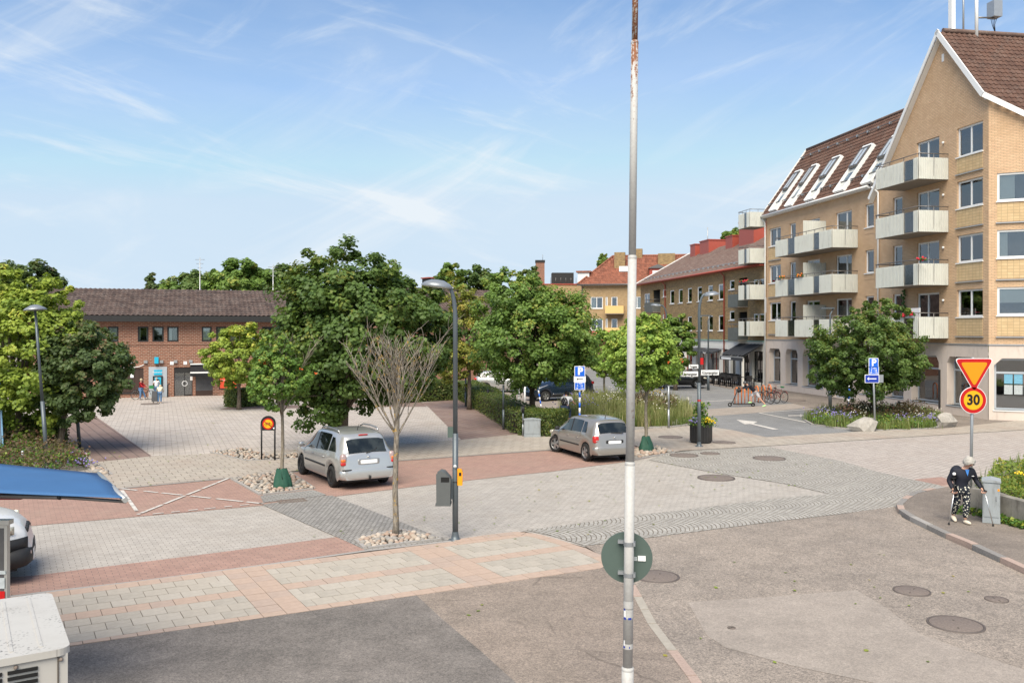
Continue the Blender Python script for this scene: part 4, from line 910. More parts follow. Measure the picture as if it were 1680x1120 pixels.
# ================================================================== ochre apartment house with red tiled hip roof at the end of the street
Yr = 113.0; r0, r1 = at(954, 0, Yr), at(1150, 0, Yr-3); FR = Fac((r0.x, r0.y), (r1.x, r1.y)); LR = FR.L
red = thing('corner_house', 'ochre brick corner house with red tiled hip roof and yellow balconies', 'building', (r0.x, r0.y, 0), FR.rz)
X = FR.x; W = []
for z in (7.15, 4.35):
    W += [(X(969), X(989), z, z+1.5, dict(mull=(.5,), curt='left')), (X(993.5), X(997), z+.2, z+1.5, dict(mull=())), (X(1003), X(1013), z-.7, z+1.5, dict(mull=())), (X(1037.5), X(1053), z, z+1.5, dict(mull=(.5,), curt='full')), (X(1065), X(1080), z, z+1.5, dict(mull=(.5,)))]
mb = MB(); wall(mb, 0, LR, 0, 10.3, [w[:4] for w in W], .12, 0, 0, 1); mb.quad((0,10,0),(0,0,0),(0,0,10.3),(0,10,10.3))
mb.build('wall', [MAT['brick_ochre'], MAT['interior']], red)
for w in W: window(red, *w[:4], y=.04, **w[4])
for z in (6.55, 3.75):
    bo = MB().box(X(994), X(1024), -1.1, -.001, z-.15, z).build('balcony', MAT['concrete_soffit'], red)
    MB().box(X(994), X(1024), -1.14, -1.1, z-.05, z+.92).box(X(994), X(994)+.04, -1.1, -.02, z-.05, z+.92).box(X(1024)-.04, X(1024), -1.1, -.02, z-.05, z+.92).build('front_panel', MAT['balcony_yellow'], bo)
HW = LR; rl_ = 4.2
tiles('roof_tiles', 'tile_red', red, (-.5,-.5,10.25), (1,0,0), (0,5.5,4.0), int((LR+1)/.3), 17, .3, math.hypot(5.5,4.0)/17, .05, .035, lambda u, v: u > v*.62)
MB().poly([(-.5,10,10.25),(-.5,-.5,10.25),(3.7,5.0,14.25)]).quad((3.7,5,14.25),(LR+.5,5,14.25),(LR+.5,10.5,10.25),(-.5,10.5,10.25)).build('roof_side', MAT['tile_red'], red)
MB().tube([(3.6,5,14.3),(LR+.5,5,14.3)], .14, 6).tube([(-.5,-.5,10.3),(3.6,5,14.3)], .13, 6).build('ridge_cap', MAT['tile_red'], red)
MB().box(-.5, LR, -.5, 0, 10.1, 10.24).build('eaves_soffit', MAT['plaster_white'], red)
MB().tube([(-.5,-.56,10.22),(LR,-.56,10.22)], .09, 6).build('gutter', MAT['rail_metal'], red); MB().tube([(.1,-.15,0),(.1,-.15,10.1)], .07, 6).build('downpipe', MAT['rail_metal'], red)
for (xp, w_, z0, z1, y_) in ((1005,1.4,11.6,14.6,2.6),(1039,.9,13.4,15.2,4.6),(1078,2.2,12.2,14.4,3.2)): MB().box(X(xp), X(xp)+w_, y_, y_+1.0, z0, z1).build('chimney', MAT['brick_brown'], red)
MB().box(X(1014), X(1014)+1.3, 1.7, 1.95, 12.0, 12.7).build('roof_window', MAT['white_frame'], red)
# red dormers
for (xp, w_) in ((1065, 2.2),):
    d_ = MB().box(X(xp), X(xp)+w_, .6, 3.4, 10.6, 12.3).build('dormer', MAT['sheet_red'], red)
    MB().prism([(X(xp)-.2,12.3),(X(xp)+w_+.2,12.3),(X(xp)+w_/2,12.8)], .4, 3.8, 0, 'y').build('dormer_roof', MAT['rail_metal'], d_)
    MB().box(X(xp)+.4, X(xp)+w_-.4, .57, .595, 11.0, 12.0).build('dormer_window', MAT['white_frame'], d_)
d_ = MB().box(-.6,.9,.9,2.4,10.4,11.9).build('dormer', MAT['white_frame'], red); MB().box(-.8,1.1,.7,2.6,11.9,12.1).build('dormer_roof', MAT['tile_red'], d_)
# red flat canopy in front, far chimney and roofs behind
p = at(1008, 560, 100.0); kq = thing('red_canopy_kiosk', 'low building with red tiled canopy below the yellow balconies', 'building', (p.x, p.y, 0))
MB().box(-1.9,2.6,.4,3,0,3.4).build('wall', MAT['brick_ochre'], kq); tiles('roof_tiles', 'tile_red_bright', kq, (-2.3,-.9,3.1), (1,0,0), (0,2.4,1.1), 17, 7, .3, .38, .03, .03) if False else MB().prism([(-.9,3.1),(-.9,3.25),(2.2,4.3),(3.2,4.3),(3.2,3.1)], -2.3, 3.0, 0, 'x').build('roof', MAT['sheet_red_bright'] if 'sheet_red_bright' in MAT else plain('sheet_red_bright', (0.55,0.13,0.10), 0.6, var=0.15, vscale=4), kq)
# ================================================================== long red brick building across the plaza (left)
bl, br = Vector(G(40, 656.5)), Vector(G(520, 644.5)); FK = Fac(bl, br); LK = FK.L
brk = thing('brick_bank_building', 'long two storey red brick building with dark tiled roof facing the plaza', 'building', (bl.x, bl.y, 0), FK.rz)
X = FK.x; W = []; zK = 5.05
for (a, b, cu) in [(127,144,'full'),(177,194.5,'full'),(226,243.7,'sides'),(250,268.7,None),(274.5,293,'left'),(331,347.5,'full'),(354.5,371,'beige'),(373,395,'beige'),(402,420,'full'),(430,450,None)]: W.append((X(a), X(b), 3.62, 4.62, dict(mull=(), curt=cu)))
G_ = [(X(193),X(235.5),.35,1.9),(X(285.5),X(316),.02,1.92),(X(321),X(349),.02,1.45),(X(359),X(389),.40,1.26)]
mb = MB(); wall(mb, 0, LK, 0, zK, [w[:4] for w in W]+G_, .12, 0, 0, 1); mb.quad((0,10,0),(0,0,0),(0,0,zK),(0,10,zK)); mb.poly([(0,10,zK),(0,0,zK),(0,5,7.0)]); mb.quad((LK,0,0),(LK,10,0),(LK,10,zK),(LK,0,zK)); mb.poly([(LK,0,zK),(LK,10,zK),(LK,5,7.0)])
mb.build('wall', [MAT['brick_red'], MAT['interior']], brk)
for w in W: window(brk, *w[:4], y=.04, frame='dark_frame', sill=False, **w[4])
MB().box(0, LK, -.05, .02, 3.42, 3.5).build('soldier_course', MAT['brick_red'], brk)
tiles('roof_tiles', 'tile_dark', brk, (-.4,-.7,zK+.28), (1,0,0), (0,5.7,1.95), int((LK+.8)/.3), 15, .3, math.hypot(5.7,1.95)/15, .028, .035)
MB().quad((-.4,5,7.25),(LK+.4,5,7.25),(LK+.4,10.5,5.3),(-.4,10.5,5.3)).build('roof_back', MAT['tile_dark'], brk)
MB().box(-.4, LK+.4, -.72, -.62, zK-.12, zK+.26).box(-.4, LK+.4, -.62, 0, zK-.12, zK-.02).build('fascia', MAT['dark_frame'], brk)
a, b, c, d = G_[0]; sh_ = MB().box(a, b, .06, .1, c, d).build('shutter', MAT['shutter_brown'], brk)
for i in range(6): MB().box(a+(b-a)*i/6+.02, a+(b-a)*(i+1)/6-.02, .035, .058, c+.02, d-.02).build('board', MAT['shutter_brown'], sh_)
MB().box(a-1.0, a-.05, -.03, -.002, c+.05, d-.5).build('red_poster_board', MAT['sheet_red'], brk); MB().box(a-1.1, b+.05, -.06, -.001, c-.1, c).build('sill_strip', MAT['dark_frame'], brk)
MB().box(a+.75, a+.95, .0, .03, 1.3, 1.55).build('white_sign', MAT['white_print'], brk)
x0, x1 = X(244), X(274); pan = MB().box(x0, x1, -.06, -.001, .02, 1.98).build('cash_machine_panel', MAT['grey_frame'], brk)
MB().box(x0+.32, x1-.3, -.10, -.062, 1.45, 1.78).build('bank_sign', MAT['bank_blue'], pan); text_mesh('Bankomat', .155, MAT['white_print'], pan, Matrix.Translation(((x0+x1)/2, -.104, 1.63)) @ STAND)
MB().box(x0+.25, x1-.25, -.12, -.062, .55, 1.38).build('machine_surround', MAT['dark_frame'], pan); MB().box(x0+.36, x1-.36, -.15, -.122, .62, 1.30).build('machine_front', MAT['bank_blue'], pan); MB().box(x0+.46, x1-.46, -.16, -.152, .95, 1.18).build('screen', MAT['interior'], pan)
MB().box(x0+.35, x0+.6, -.3, -.002, 2.2, 2.62).build('hanging_bank_sign', MAT['bank_blue'], brk)
a, b, c, d = G_[1]; dr = MB().box(a, a+.05, .05, .1, c, d).box(b-.05, b, .05, .1, c, d).box(a+.05, b-.05, .05, .1, d-.38, d).box(a+.62, a+.68, .05, .1, c, d-.38).build('entrance_door', MAT['dark_frame'], brk)
MB().box(a+.05, a+.62, .07, .08, c, d-.38).build('pane', MAT['glass'], dr); MB().box(a+.68, b-.05, .07, .08, c+.08, d-.38).build('pane', MAT['glass_shop'], dr); MB().ring((a+.66,.02,.85), (0,1,0), .16, .02, 16, 5).build('handle', MAT['white_print'], dr)
MB().box(a+1.0, a+1.2, .04, .05, 1.05, 1.35).build('notice', MAT['white_print'], brk)
x0, x1 = X(312), X(352)
kb = MB().prism([(-.75,1.58),(-.02,2.08),(-.02,1.5),(-.75,1.5)], x0, x1, 0, 'x').build('box_awning', MAT['awning_black'], brk); MB().box(x0, x1, -.80, -.752, 1.55, 1.64).build('awning_bar', MAT['white_frame'], kb); MB().box(x0-.0, x1, -.2, -.02, 2.09, 2.17).build('awning_cassette', MAT['white_frame'], kb); MB().box(x0, x1, -.79, -.75, 1.35, 1.55).build('valance', MAT['awning_black'], kb)
a, b, c, d = G_[2]; wk = MB().box(a, b, .04, .09, .35, d).build('roller_shutter', MAT['panel_dark'], brk)
for i in range(9): MB().box(a+.05, b-.05, .03, .042, .42+i*.11, .5+i*.11).build('slat', MAT['panel_dark'], wk)
MB().box(a, b, .03, .1, .02, .35).build('plinth_board', MAT['shutter_brown'], brk)
a, b, c, d = G_[3]; pp = MB().box(a, b, .0, .05, c, d).build('poster_frame', MAT['dark_frame'], brk); MB().box(a+.07, b-.05, -.012, -.002, c+.08, d-.02).build('poster', MAT['poster_red'], pp)
for (t_, z, w_) in (('Restaurang  Pizzeria', 1.02, .11), ('Thai', .86, .13), ('Välkommen', .66, .11)): text_mesh(t_, w_, MAT['white_print'] if z != .86 else MAT['balcony_yellow'], pp, Matrix.Translation(((a+b)/2, -.015, z)) @ STAND)
for i, xx in enumerate((211,236,262,285,310,331,357)):
    MB().box(X(xx), X(xx)+.22, -.16, -.002, 2.22, 2.40).build('wall_lamp', MAT['sheet_zinc'], brk)
for xx in (279, 301): MB().box(X(xx), X(xx)+.22, -.03, -.002, 2.1, 2.32).build('alarm_box', MAT['white_print'], brk)
MB().tube([(X(195),-.03,2.0),(X(212),-.05,1.93),(X(228),-.05,2.0),(X(236),-.05,2.12)], .03, 5).build('loose_hose', MAT['white_frame'], brk)
bo_ = thing('guide_post', 'black bent metal post beside the cash machine', 'bollard', (FK.p0+FK.d*X(275.5)-FK.n*.5).to_3d(), FK.rz); MB().tube([(0,0,0),(0,0,.8),(.12,0,.9)], .04, 8).build('post_tube', MAT['black_metal'], bo_)
# far roofs: building behind the big maple, with black chimney and vents
p0, p1 = at(694, 0, 74.0), at(850, 0, 80.0); FH = Fac((p0.x, p0.y), (p1.x, p1.y)); bh = thing('brick_hall', 'red brick hall with dark tiled roof and black roof box behind the trees', 'building', (p0.x, p0.y, 0), FH.rz)
mb = MB(); wall(mb, 0, FH.L, 0, 5.2, [], .1); mb.quad((0,10,0),(0,0,0),(0,0,5.2),(0,10,5.2)).build('wall', [MAT['brick_red']], bh)
tiles('roof_tiles', 'tile_dark', bh, (-.4,-.7,5.3), (1,0,0), (0,5.7,2.9), int((FH.L+.8)/.3), 17, .3, math.hypot(5.7,2.9)/17, .028, .035); MB().quad((-.4,5,8.25),(FH.L+.4,5,8.25),(FH.L+.4,10.5,5.4),(-.4,10.5,5.4)).poly([(0,10,5.2),(0,0,5.2),(0,5,8.1)]).build('roof_back', MAT['tile_dark'], bh)
MB().box(FH.x(739), FH.x(739)+1.05, 3.6, 4.8, 7.2, 9.05).build('roof_box', MAT['dark_frame'], bh); MB().box(FH.x(739)-.1, FH.x(739)+1.15, 3.5, 4.9, 9.05, 9.15).build('box_cap', MAT['sheet_red'], bh)
for xx in (772, 789): MB().tube([(FH.x(xx),4.6,7.9),(FH.x(xx),4.6,8.9)], .08, 8).build('vent_pipe', MAT['white_frame'], bh)
p = at(886, 0, 130.0); ct = thing('chimney_stack', 'tall red brown brick chimney stack rising above the trees', 'chimney', (p.x, p.y, 0)); MB().box(-.65,.65,-.65,.65,0,14.4).build('shaft', MAT['brick_red'], ct); MB().box(-.72,.72,-.72,.72,14.4,14.75).build('crown', MAT['dark_frame'], ct); MB().tube([(.4,0,14.7),(.4,0,15.6)], .03, 5).build('rod', MAT['rail_metal'], ct)
p = at(925, 0, 120.0); fr = thing('flat_roof_block', 'flat roofed block with dark rooftop machines behind the maples', 'building', (p.x, p.y, 0)); MB().box(-5.5,3.0,0,8,0,10.6).build('wall', MAT['brick_ochre'], fr); MB().box(-1.6,1.4,.5,3,10.6,12.3).build('rooftop_unit', MAT['dark_frame'], fr); MB().box(-5.6,3.1,-.1,8.1,10.6,10.75).build('roof_edge', MAT['sheet_red'], fr)
for i in range(6): MB().tube([(-1.8+i*.7,.2,10.7),(-1.8+i*.7,.2,11.6)], .03, 5).build('rail_post', MAT['rail_metal'], fr)
# antennas on the tan block and on the far roofs
mast = thing('antenna_mast', 'tall white antenna panel with pipes and radio box on the gable peak', 'antenna', (FT.p0+FT.d*(xA)+FT.n*.9).to_3d()+Vector((0,0,zA+.15)), FT.rz)
MB().box(-.12,.16,-.5,-.28,.1,3.6).build('antenna_panel', MAT['white_frame'], mast); MB().tube([(0,.3,-.6),(0,.3,3.6)], .05, 8).build('pipe', MAT['sheet_zinc'], mast); MB().tube([(.1,1.0,-.6),(.1,1.0,3.4)], .09, 8).build('pipe', MAT['white_frame'], mast)
rb = MB().box(-.28,.28,1.9,2.4,.9,1.75).build('radio_box', MAT['sheet_zinc'], mast); MB().tube([(.1,1.0,.8),(0,2.1,.9)], .05, 6).build('bracket', MAT['rail_metal'], rb)
for i in range(4): MB().tube([(-.1+i*.06,2.0+i*.08,.9),(-.1+i*.06,2.1,.5),(.0,2.2,.05)], .014, 5).build('cable', MAT['dark_frame'], rb)
for (x, y0, y1, Y, lb) in ((328,422,482,75,'thin white antenna mast behind the brick bank roof'),(448,434,482,70,'rusty aerial pole behind the brick bank roof')):
    p = at(x, y1, Y); an = thing('aerial_mast', lb, 'antenna', (p.x, p.y, 0)); h_ = H+(HOR-y0)/F*Y
    MB().tube([(0,0,0),(0,0,h_)], [.09,.03], 6).build('mast_pole', MAT['sheet_zinc'], an)
    for k in range(3): MB().tube([(-.4+.1*k,0,h_-.2-k*.35),(.4-.1*k,0,h_-.2-k*.35)], .02, 5).build('cross_bar', MAT['sheet_zinc'], an)
# ================================================================== vegetation
def leaf_mat(name, dark, light, extra=None, trans=0.35, rough=0.5):
    t = NT(name); at_ = t.n('ShaderNodeAttribute', attribute_name='tint'); f = at_.outputs['Fac']
    stops = [(0.0, dark), (0.75, light)]+([(0.97, extra)] if extra else [])
    c = t.ramp(f, stops)
    p = t.n('ShaderNodeBsdfPrincipled'); t.l(c, p.inputs['Base Color']); p.inputs['Roughness'].default_value = rough; p.inputs['Specular IOR Level'].default_value = 0.35
    tr = t.n('ShaderNodeBsdfTranslucent'); t.l(t.mix(0.5, c, (0.25,0.34,0.03), 'MIX'), tr.inputs[0])
    mx = t.n('ShaderNodeMixShader'); mx.inputs[0].default_value = trans; t.l(p.outputs[0], mx.inputs[1]); t.l(tr.outputs[0], mx.inputs[2]); t.l(mx.outputs[0], t.out.inputs[0]); MAT[name] = t.m
leaf_mat('leaf_maple', (0.050,0.096,0.025), (0.135,0.214,0.050), (0.248,0.248,0.055))
leaf_mat('leaf_maple_mid', (0.077,0.154,0.031), (0.209,0.320,0.070), (0.390,0.377,0.070))
leaf_mat('leaf_yellow', (0.145,0.232,0.036), (0.392,0.478,0.072), (0.600,0.522,0.087))
leaf_mat('leaf_autumn', (0.13,0.18,0.03), (0.30,0.30,0.055), (0.40,0.27,0.06))
leaf_mat('leaf_dark', (0.048,0.083,0.030), (0.124,0.180,0.062), (0.166,0.124,0.062))
leaf_mat('leaf_rowan', (0.061,0.148,0.035), (0.161,0.296,0.055), (0.370,0.394,0.061))
leaf_mat('leaf_rowan_mid', (0.075,0.16,0.035), (0.19,0.31,0.06), (0.36,0.36,0.07))
leaf_mat('leaf_rowan_light', (0.145,0.261,0.043), (0.348,0.478,0.087), (0.522,0.522,0.102))
leaf_mat('leaf_hedge', (0.041,0.075,0.018), (0.128,0.174,0.041), (0.209,0.209,0.058))
leaf_mat('leaf_far', (0.057,0.108,0.032), (0.153,0.230,0.064), (0.230,0.255,0.090))
leaf_mat('grass_dry', (0.16,0.19,0.055), (0.34,0.34,0.14), (0.48,0.40,0.22), 0.4)
leaf_mat('grass_green', (0.09,0.15,0.035), (0.22,0.29,0.08), (0.34,0.34,0.12), 0.4)
leaf_mat('shrub_red', (0.05,0.04,0.025), (0.14,0.10,0.05), (0.16,0.06,0.05), 0.25)
leaf_mat('groundcover', (0.10,0.17,0.03), (0.27,0.34,0.06), (0.45,0.36,0.07), 0.35)
plain('flower_purple', (0.27,0.22,0.50), 0.7, var=0.25); plain('flower_yellow', (0.80,0.55,0.03), 0.7, var=0.2); plain('flower_white', (0.75,0.72,0.62), 0.7, var=0.1); plain('flower_red', (0.65,0.05,0.06), 0.7, var=0.2)
plain('berry', (0.75,0.13,0.03), 0.4, var=0.2)
def bark_mat(name, c1, c2, lichen=None):
    t = NT(name); o = t.obj(); n = t.noise(t.map(o, 0, (1,1,.25)), 22, 5, .7); c = t.mix(t.rng(n, .3, .7), c1, c2)
    if lichen: c = t.mix(t.math('MULTIPLY', t.rng(t.noise(o, 7, 5, .7), .56, .64), .85), c, lichen)
    t.bsdf(c, .95, 0, t.bump(n, .6, .02), .15); MAT[name] = t.m
bark_mat('bark', (0.075,0.055,0.04), (0.20,0.165,0.13)); bark_mat('bark_pale', (0.14,0.115,0.085), (0.32,0.28,0.22)); bark_mat('bark_lichen', (0.11,0.092,0.075), (0.33,0.295,0.245), (0.46,0.28,0.05))
bark_mat('bark_dark', (0.03,0.024,0.018), (0.08,0.065,0.05))
def leaves_mesh(name, mat, P, N, size, tint, asp=0.8):
    """P centres, N normals (n,3); rhombus-like folded leaves"""
    n = len(P); up = rng.normal(size=(n,3)); N = N/np.linalg.norm(N, axis=1, keepdims=True)
    T = np.cross(N, up); T /= np.linalg.norm(T, axis=1, keepdims=True)+1e-9; B = np.cross(N, T); s = size[:,None]
    v = np.empty((n, 6, 3))
    v[:,0] = P-T*s*.5; v[:,1] = P-T*s*.12-B*s*asp*.5-N*s*.10; v[:,2] = P+T*s*.22-B*s*asp*.32-N*s*.05; v[:,3] = P+T*s*.55-N*s*.12; v[:,4] = P+T*s*.22+B*s*asp*.32-N*s*.05; v[:,5] = P-T*s*.12+B*s*asp*.5-N*s*.10
    base = (np.arange(n)*6)[:,None]; f = np.concatenate([base+np.array([[0,1,2,3]]), base+np.array([[0,3,4,5]])], 1).reshape(-1, 4)
    me = bpy.data.meshes.new(name); me.vertices.add(n*6); me.vertices.foreach_set('co', v.reshape(-1)); nf = len(f)
    me.loops.add(nf*4); me.polygons.add(nf); me.loops.foreach_set('vertex_index', f.reshape(-1).astype(np.int32)); me.polygons.foreach_set('loop_start', np.arange(nf, dtype=np.int32)*4); me.polygons.foreach_set('loop_total', np.full(nf, 4, np.int32))
    me.update(calc_edges=True); at_ = me.attributes.new('tint', 'FLOAT', 'FACE'); at_.data.foreach_set('value', np.repeat(tint, 2).astype(np.float32)); me.materials.append(MAT[mat]); return me
def dirs(n):
    d = rng.normal(size=(n,3)); return d/np.linalg.norm(d, axis=1, keepdims=True)
def crown_points(c, R, nclump, nleaf, clump_r=0.22, hollow=0.5, bottom=-0.97, lobes=0.07):
    c, R = np.array(c), np.array(R); d = dirs(nclump*3); d = d[d[:,2] > bottom][:nclump]
    ph = rng.uniform(0, 6.28, 3); lob = 1+lobes*np.sin(3*np.arctan2(d[:,1], d[:,0])+ph[0])+lobes*np.sin(4*d[:,2]+ph[1]+2*d[:,0])+rng.normal(0, .05, len(d))
    rad = (rng.uniform(hollow**3, 1, len(d))**(1/3))*lob
    C = c+d*R*rad[:,None]*(1-clump_r*.35)
    idx = rng.integers(0, len(d), nleaf); cr = clump_r*R.mean()*rng.uniform(.65, 1.25, len(d))
    dd = dirs(nleaf); dd[:,2] *= .75; rr = rng.uniform(.15, 1, nleaf)**.5
    P = C[idx]+dd*(cr[idx]*rr)[:,None]
    out = (P-c)/R; N = out*.55+dd*.45+np.array([0,0,.65])+rng.normal(0, .42, (nleaf,3))
    return P, N, idx, C, rng.uniform(0, 1, len(d))
def tree(name, label, cat_base, crowns, trunk_r, nleaf, lsize, mat, bark='bark', trunk_top=None, group=None, limbs=14, nclump=70, tintshift=0.0, lean=(0,0), clump_r=.135, extra_mats=None, asp=.85, hollow=.5):
    bx_, by_ = cat_base; t = thing(name, label, 'tree', (bx_, by_, 0), 0, group)
    allP, allN, allT, allS = [], [], [], []; mb = MB()
    zt = trunk_top or crowns[0][0][2]*.9
    k_ = 6; mb.tube([(lean[0]*i/k_+random.uniform(-.015,.015), lean[1]*i/k_, zt*i/k_) for i in range(k_+1)], [trunk_r*(1.35 if i == 0 else 1.0-.45*i/k_) for i in range(k_+1)], 9)
    for (c, R, frac) in crowns:
        n = int(nleaf*frac*1.9); P, N, idx, C, ct = crown_points(c, R, int(4.2*nclump*frac)+12, n, clump_r, hollow)
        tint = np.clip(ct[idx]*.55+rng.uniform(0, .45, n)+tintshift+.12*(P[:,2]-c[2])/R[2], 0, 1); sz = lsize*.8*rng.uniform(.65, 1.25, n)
        allP.append(P); allN.append(N); allT.append(tint); allS.append(sz)
        for q in C[:int(limbs*frac)]:
            st = Vector((lean[0]*.7, lean[1]*.7, zt*random.uniform(.55, .98))); q = Vector(q); mid = st.lerp(q, .5)+Vector((0,0,.12*(q-st).length))
            mb.tube([st, mid, q], [trunk_r*.42, trunk_r*.25, .012], 6)
    mb.build('trunk', MAT[bark], t)
    put('crown', leaves_mesh('crown', mat, np.concatenate(allP), np.concatenate(allN), np.concatenate(allS), np.concatenate(allT), asp), t)
    return t
def tpx(base, cen, rx, ry, rdep=None):       # crown ellipsoid from pixels, relative to the tree base
    X, Y = G(*base); k = Y/F; c = ((cen[0]-base[0])*k, 0, H+(HOR-cen[1])*k); return (c, (rx*k*1.1, (rdep or rx)*k*1.1, ry*k*1.08))
def T(base, cr, *a, **kw):
    crowns = [tpx(base, c, rx, ry)+(fr,) for (c, rx, ry, fr) in cr]; return tree(a[0], a[1], G(*base), crowns, *a[2:], **kw)
T((563,742), [((590,560),140,128,.75),((570,478),92,82,.2),((668,545),80,100,.25),((500,590),66,84,.13)], 'maple_tree', 'large dark green round maple standing behind the silver estate car', .19, 30000, .175, 'leaf_maple', nclump=110, trunk_top=2.6, lean=(.1,0))
T((873,700), [((873,550),102,86,.75),((850,498),70,56,.22),((925,548),58,72,.18)], 'maple_tree', 'round green maple rising from the clipped hedge by the car park', .17, 22000, .165, 'leaf_maple_mid', nclump=100, trunk_top=2.3, bark='bark_dark')
T((770,672), [((758,545),46,88,1.0)], 'maple_tree', 'yellowing maple between the lamp post and the hedge maple', .12, 8500, .17, 'leaf_autumn', nclump=50)
T((30,742), [((40,590),100,120,.75),((75,520),60,62,.2),((-10,480),60,55,.2)], 'maple_tree', 'yellow green maple beside the leaning lamp post', .14, 18000, .165, 'leaf_yellow', nclump=90, trunk_top=2.2, tintshift=-.08)
T((97,744), [((140,610),68,82,1.0)], 'maple_tree', 'dark bronze green maple with forked trunk in the left shrub bed', .13, 11000, .16, 'leaf_dark', nclump=60, trunk_top=2.4, lean=(.3,0))
T((392,672), [((392,585),56,52,1.0)], 'maple_tree', 'small yellow green ball maple in front of the brick building', .12, 8000, .19, 'leaf_yellow', nclump=50, trunk_top=2.0)
T((1432,691), [((1425,582),88,68,.7),((1440,525),48,40,.15),((1385,598),56,42,.15),((1472,598),44,46,.12)], 'linden_tree', 'broad dark green tree in the flower bed before the shop windows', .13, 22000, .15, 'leaf_maple', bark='bark_dark', nclump=120, trunk_top=2.3, clump_r=.12)
T((1108,640), [((1106,560),36,46,1.0)], 'street_tree', 'dark leafy tree beside the far street lamp', .14, 5000, .28, 'leaf_maple_mid', nclump=36)
T((991,658), [((1000,580),38,44,1.0)], 'street_tree', 'young light green tree with rusty thin trunk in the grass bed', .08, 5500, .19, 'leaf_rowan_light', bark='bark_pale', nclump=40, trunk_top=2.2)
T((1052,672), [((1058,570),46,52,1.0)], 'street_tree', 'young tree standing in the tall grass behind the berry tree', .08, 4500, .19, 'leaf_rowan_light', bark='bark_pale', nclump=40, trunk_top=2.2)
# rowans with berries
def berries(t, cr, n):
    for i in range(n):
        c, R = cr; d = dirs(1)[0]; d[2] = abs(d[2])*.8-.1; p = np.array(c)+d*np.array(R)*random.uniform(.8, 1.0); mb = MB()
        for k in range(6): mb.ball(p+rng.normal(0, .025, 3), .017, 6, 4)
        mb.build('berry_cluster', MAT['berry'], t)
b_ = (463,803); rw = T(b_, [((457,622),52,46,.75),((457,588),34,42,.25)], 'rowan_tree', 'rowan with berries and bare upper twigs, green watering bag at its foot', .055, 4600, .105, 'leaf_rowan_mid', bark='bark_pale', nclump=70, trunk_top=3.4, limbs=22, clump_r=.15)
berries(rw, tpx(b_, (455,625), 62, 52), 9)
b2 = (1060,742); rw2 = T(b2, [((1052,588),60,52,.8),((1062,545),38,32,.2)], 'rowan_tree', 'light green rowan with orange berries and green watering bag near the hatchback', .07, 11000, .13, 'leaf_rowan_light', bark='bark_pale', nclump=80, trunk_top=3.0, clump_r=.17)
berries(rw2, tpx(b2, (1052,588), 62, 52), 9)
# twigs sticking out bare
def twigs(parent, base, mat, nmain, spread, z0, ztop, seed, rbase=.035, sub=7, ratio=.5, trunk=None, name='bare_branches', r_end=.006):
    R_ = random.Random(seed); mb = MB()
    if trunk: mb.tube(trunk[0], trunk[1], 9)
    def grow(p, d, L, r, lev):
        n = 5; pts = [p]; dd = d.copy(); q = p.copy()
        for i in range(n):
            dd = (dd+Vector((R_.uniform(-.17,.17), R_.uniform(-.17,.17), R_.uniform(.0,.16) if lev == 0 else R_.uniform(-.03,.12)))).normalized(); q = q+dd*(L/n); pts.append(q.copy())
        mb.tube(pts, [r*(1-.75*i/n)+r_end*.5 for i in range(n+1)], 6 if lev == 0 else 4, cap=False)
        if lev < 2 and r > .004:
            for k in range(sub if lev == 0 else 3):
                f = R_.uniform(.25, .95); i = min(n-1, int(f*n)); pp = pts[i].lerp(pts[i+1], f*n-i)
                a = R_.uniform(0, 6.28); side = Vector((math.cos(a), math.sin(a), R_.uniform(.1, .7))); nd = (dd*.75+side*.65).normalized()
                grow(pp, nd, L*R_.uniform(.22, .48), r*.5, lev+1)
    for i in range(nmain):
        a = 2*math.pi*i/nmain*2.4+R_.uniform(-.3,.3); f = i/max(1, nmain-1); z = z0+(ztop-z0)*.42*f*R_.uniform(.6,1.1); out = spread*(1-f*.75)*R_.uniform(.75,1.15)
        d = Vector((math.cos(a)*out, math.sin(a)*out, 1.0-.25*(1-f))).normalized(); grow(Vector((0,0,z)), d, (ztop-z)*R_.uniform(.72,.98)/max(.55, d.z), rbase*R_.uniform(.7,1.1), 0)
    return mb.build(name, MAT[mat], parent)
X, Y = G(649, 880); bt = thing('bare_tree', 'leafless young tree with yellow lichen on its trunk in a stone bed', 'tree', (X, Y, 0))
MB().tube([(0,0,0),(.01,0,.25),(-.01,0,1.0),(.01,0,1.8),(.03,0,2.4),(.05,0,3.0),(.08,0,3.6)], [.085,.065,.058,.055,.055,.035,.012], 10).build('trunk', MAT['bark_lichen'], bt)
twigs(bt, None, 'bark_lichen', 20, .60, 2.05, 4.1, 8, .02, 7)
X, Y = G(463, 803); twigs(rw, None, 'bark_pale', 7, .30, 2.3, 4.2, 5, .014, 4)
# far trees behind roofs: each with its own crown
def far_tree(x, y0, y1, rx, Y, label, mat='leaf_far', n=5200, ls=.46):
    k = Y/F; top_ = H+(HOR-y0)*k; bot = max(1.0, H+(HOR-y1)*k); p = at(x, HOR, Y); c = (0, 0, (top_+bot)/2); rx *= 1.2; n = int(n*1.5); R = (rx*k, rx*k*.8, (top_-bot)/2)
    tree('far_tree', label, (p.x, p.y), [(c, R, 1.0)], .35, n, ls, mat, bark='bark_dark', nclump=24, limbs=5, trunk_top=bot+.5, clump_r=.2, group=None)
far_tree(40,428,545,66,95,'broad dark tree beyond the left end of the brick bank roof', 'leaf_dark', 7000)
far_tree(-40,435,545,60,90,'tall dark tree at the left behind the yellow green maple', 'leaf_dark', 3000)
far_tree(248,442,520,9,88,'slender dark conifer behind the brick bank roof','leaf_dark',1600,.3)
far_tree(272,462,525,32,92,'low light green tree right of the slender conifer','leaf_maple_mid',3500)
far_tree(322,438,525,44,98,'dark rounded tree behind the thin white antenna mast','leaf_far',5000)
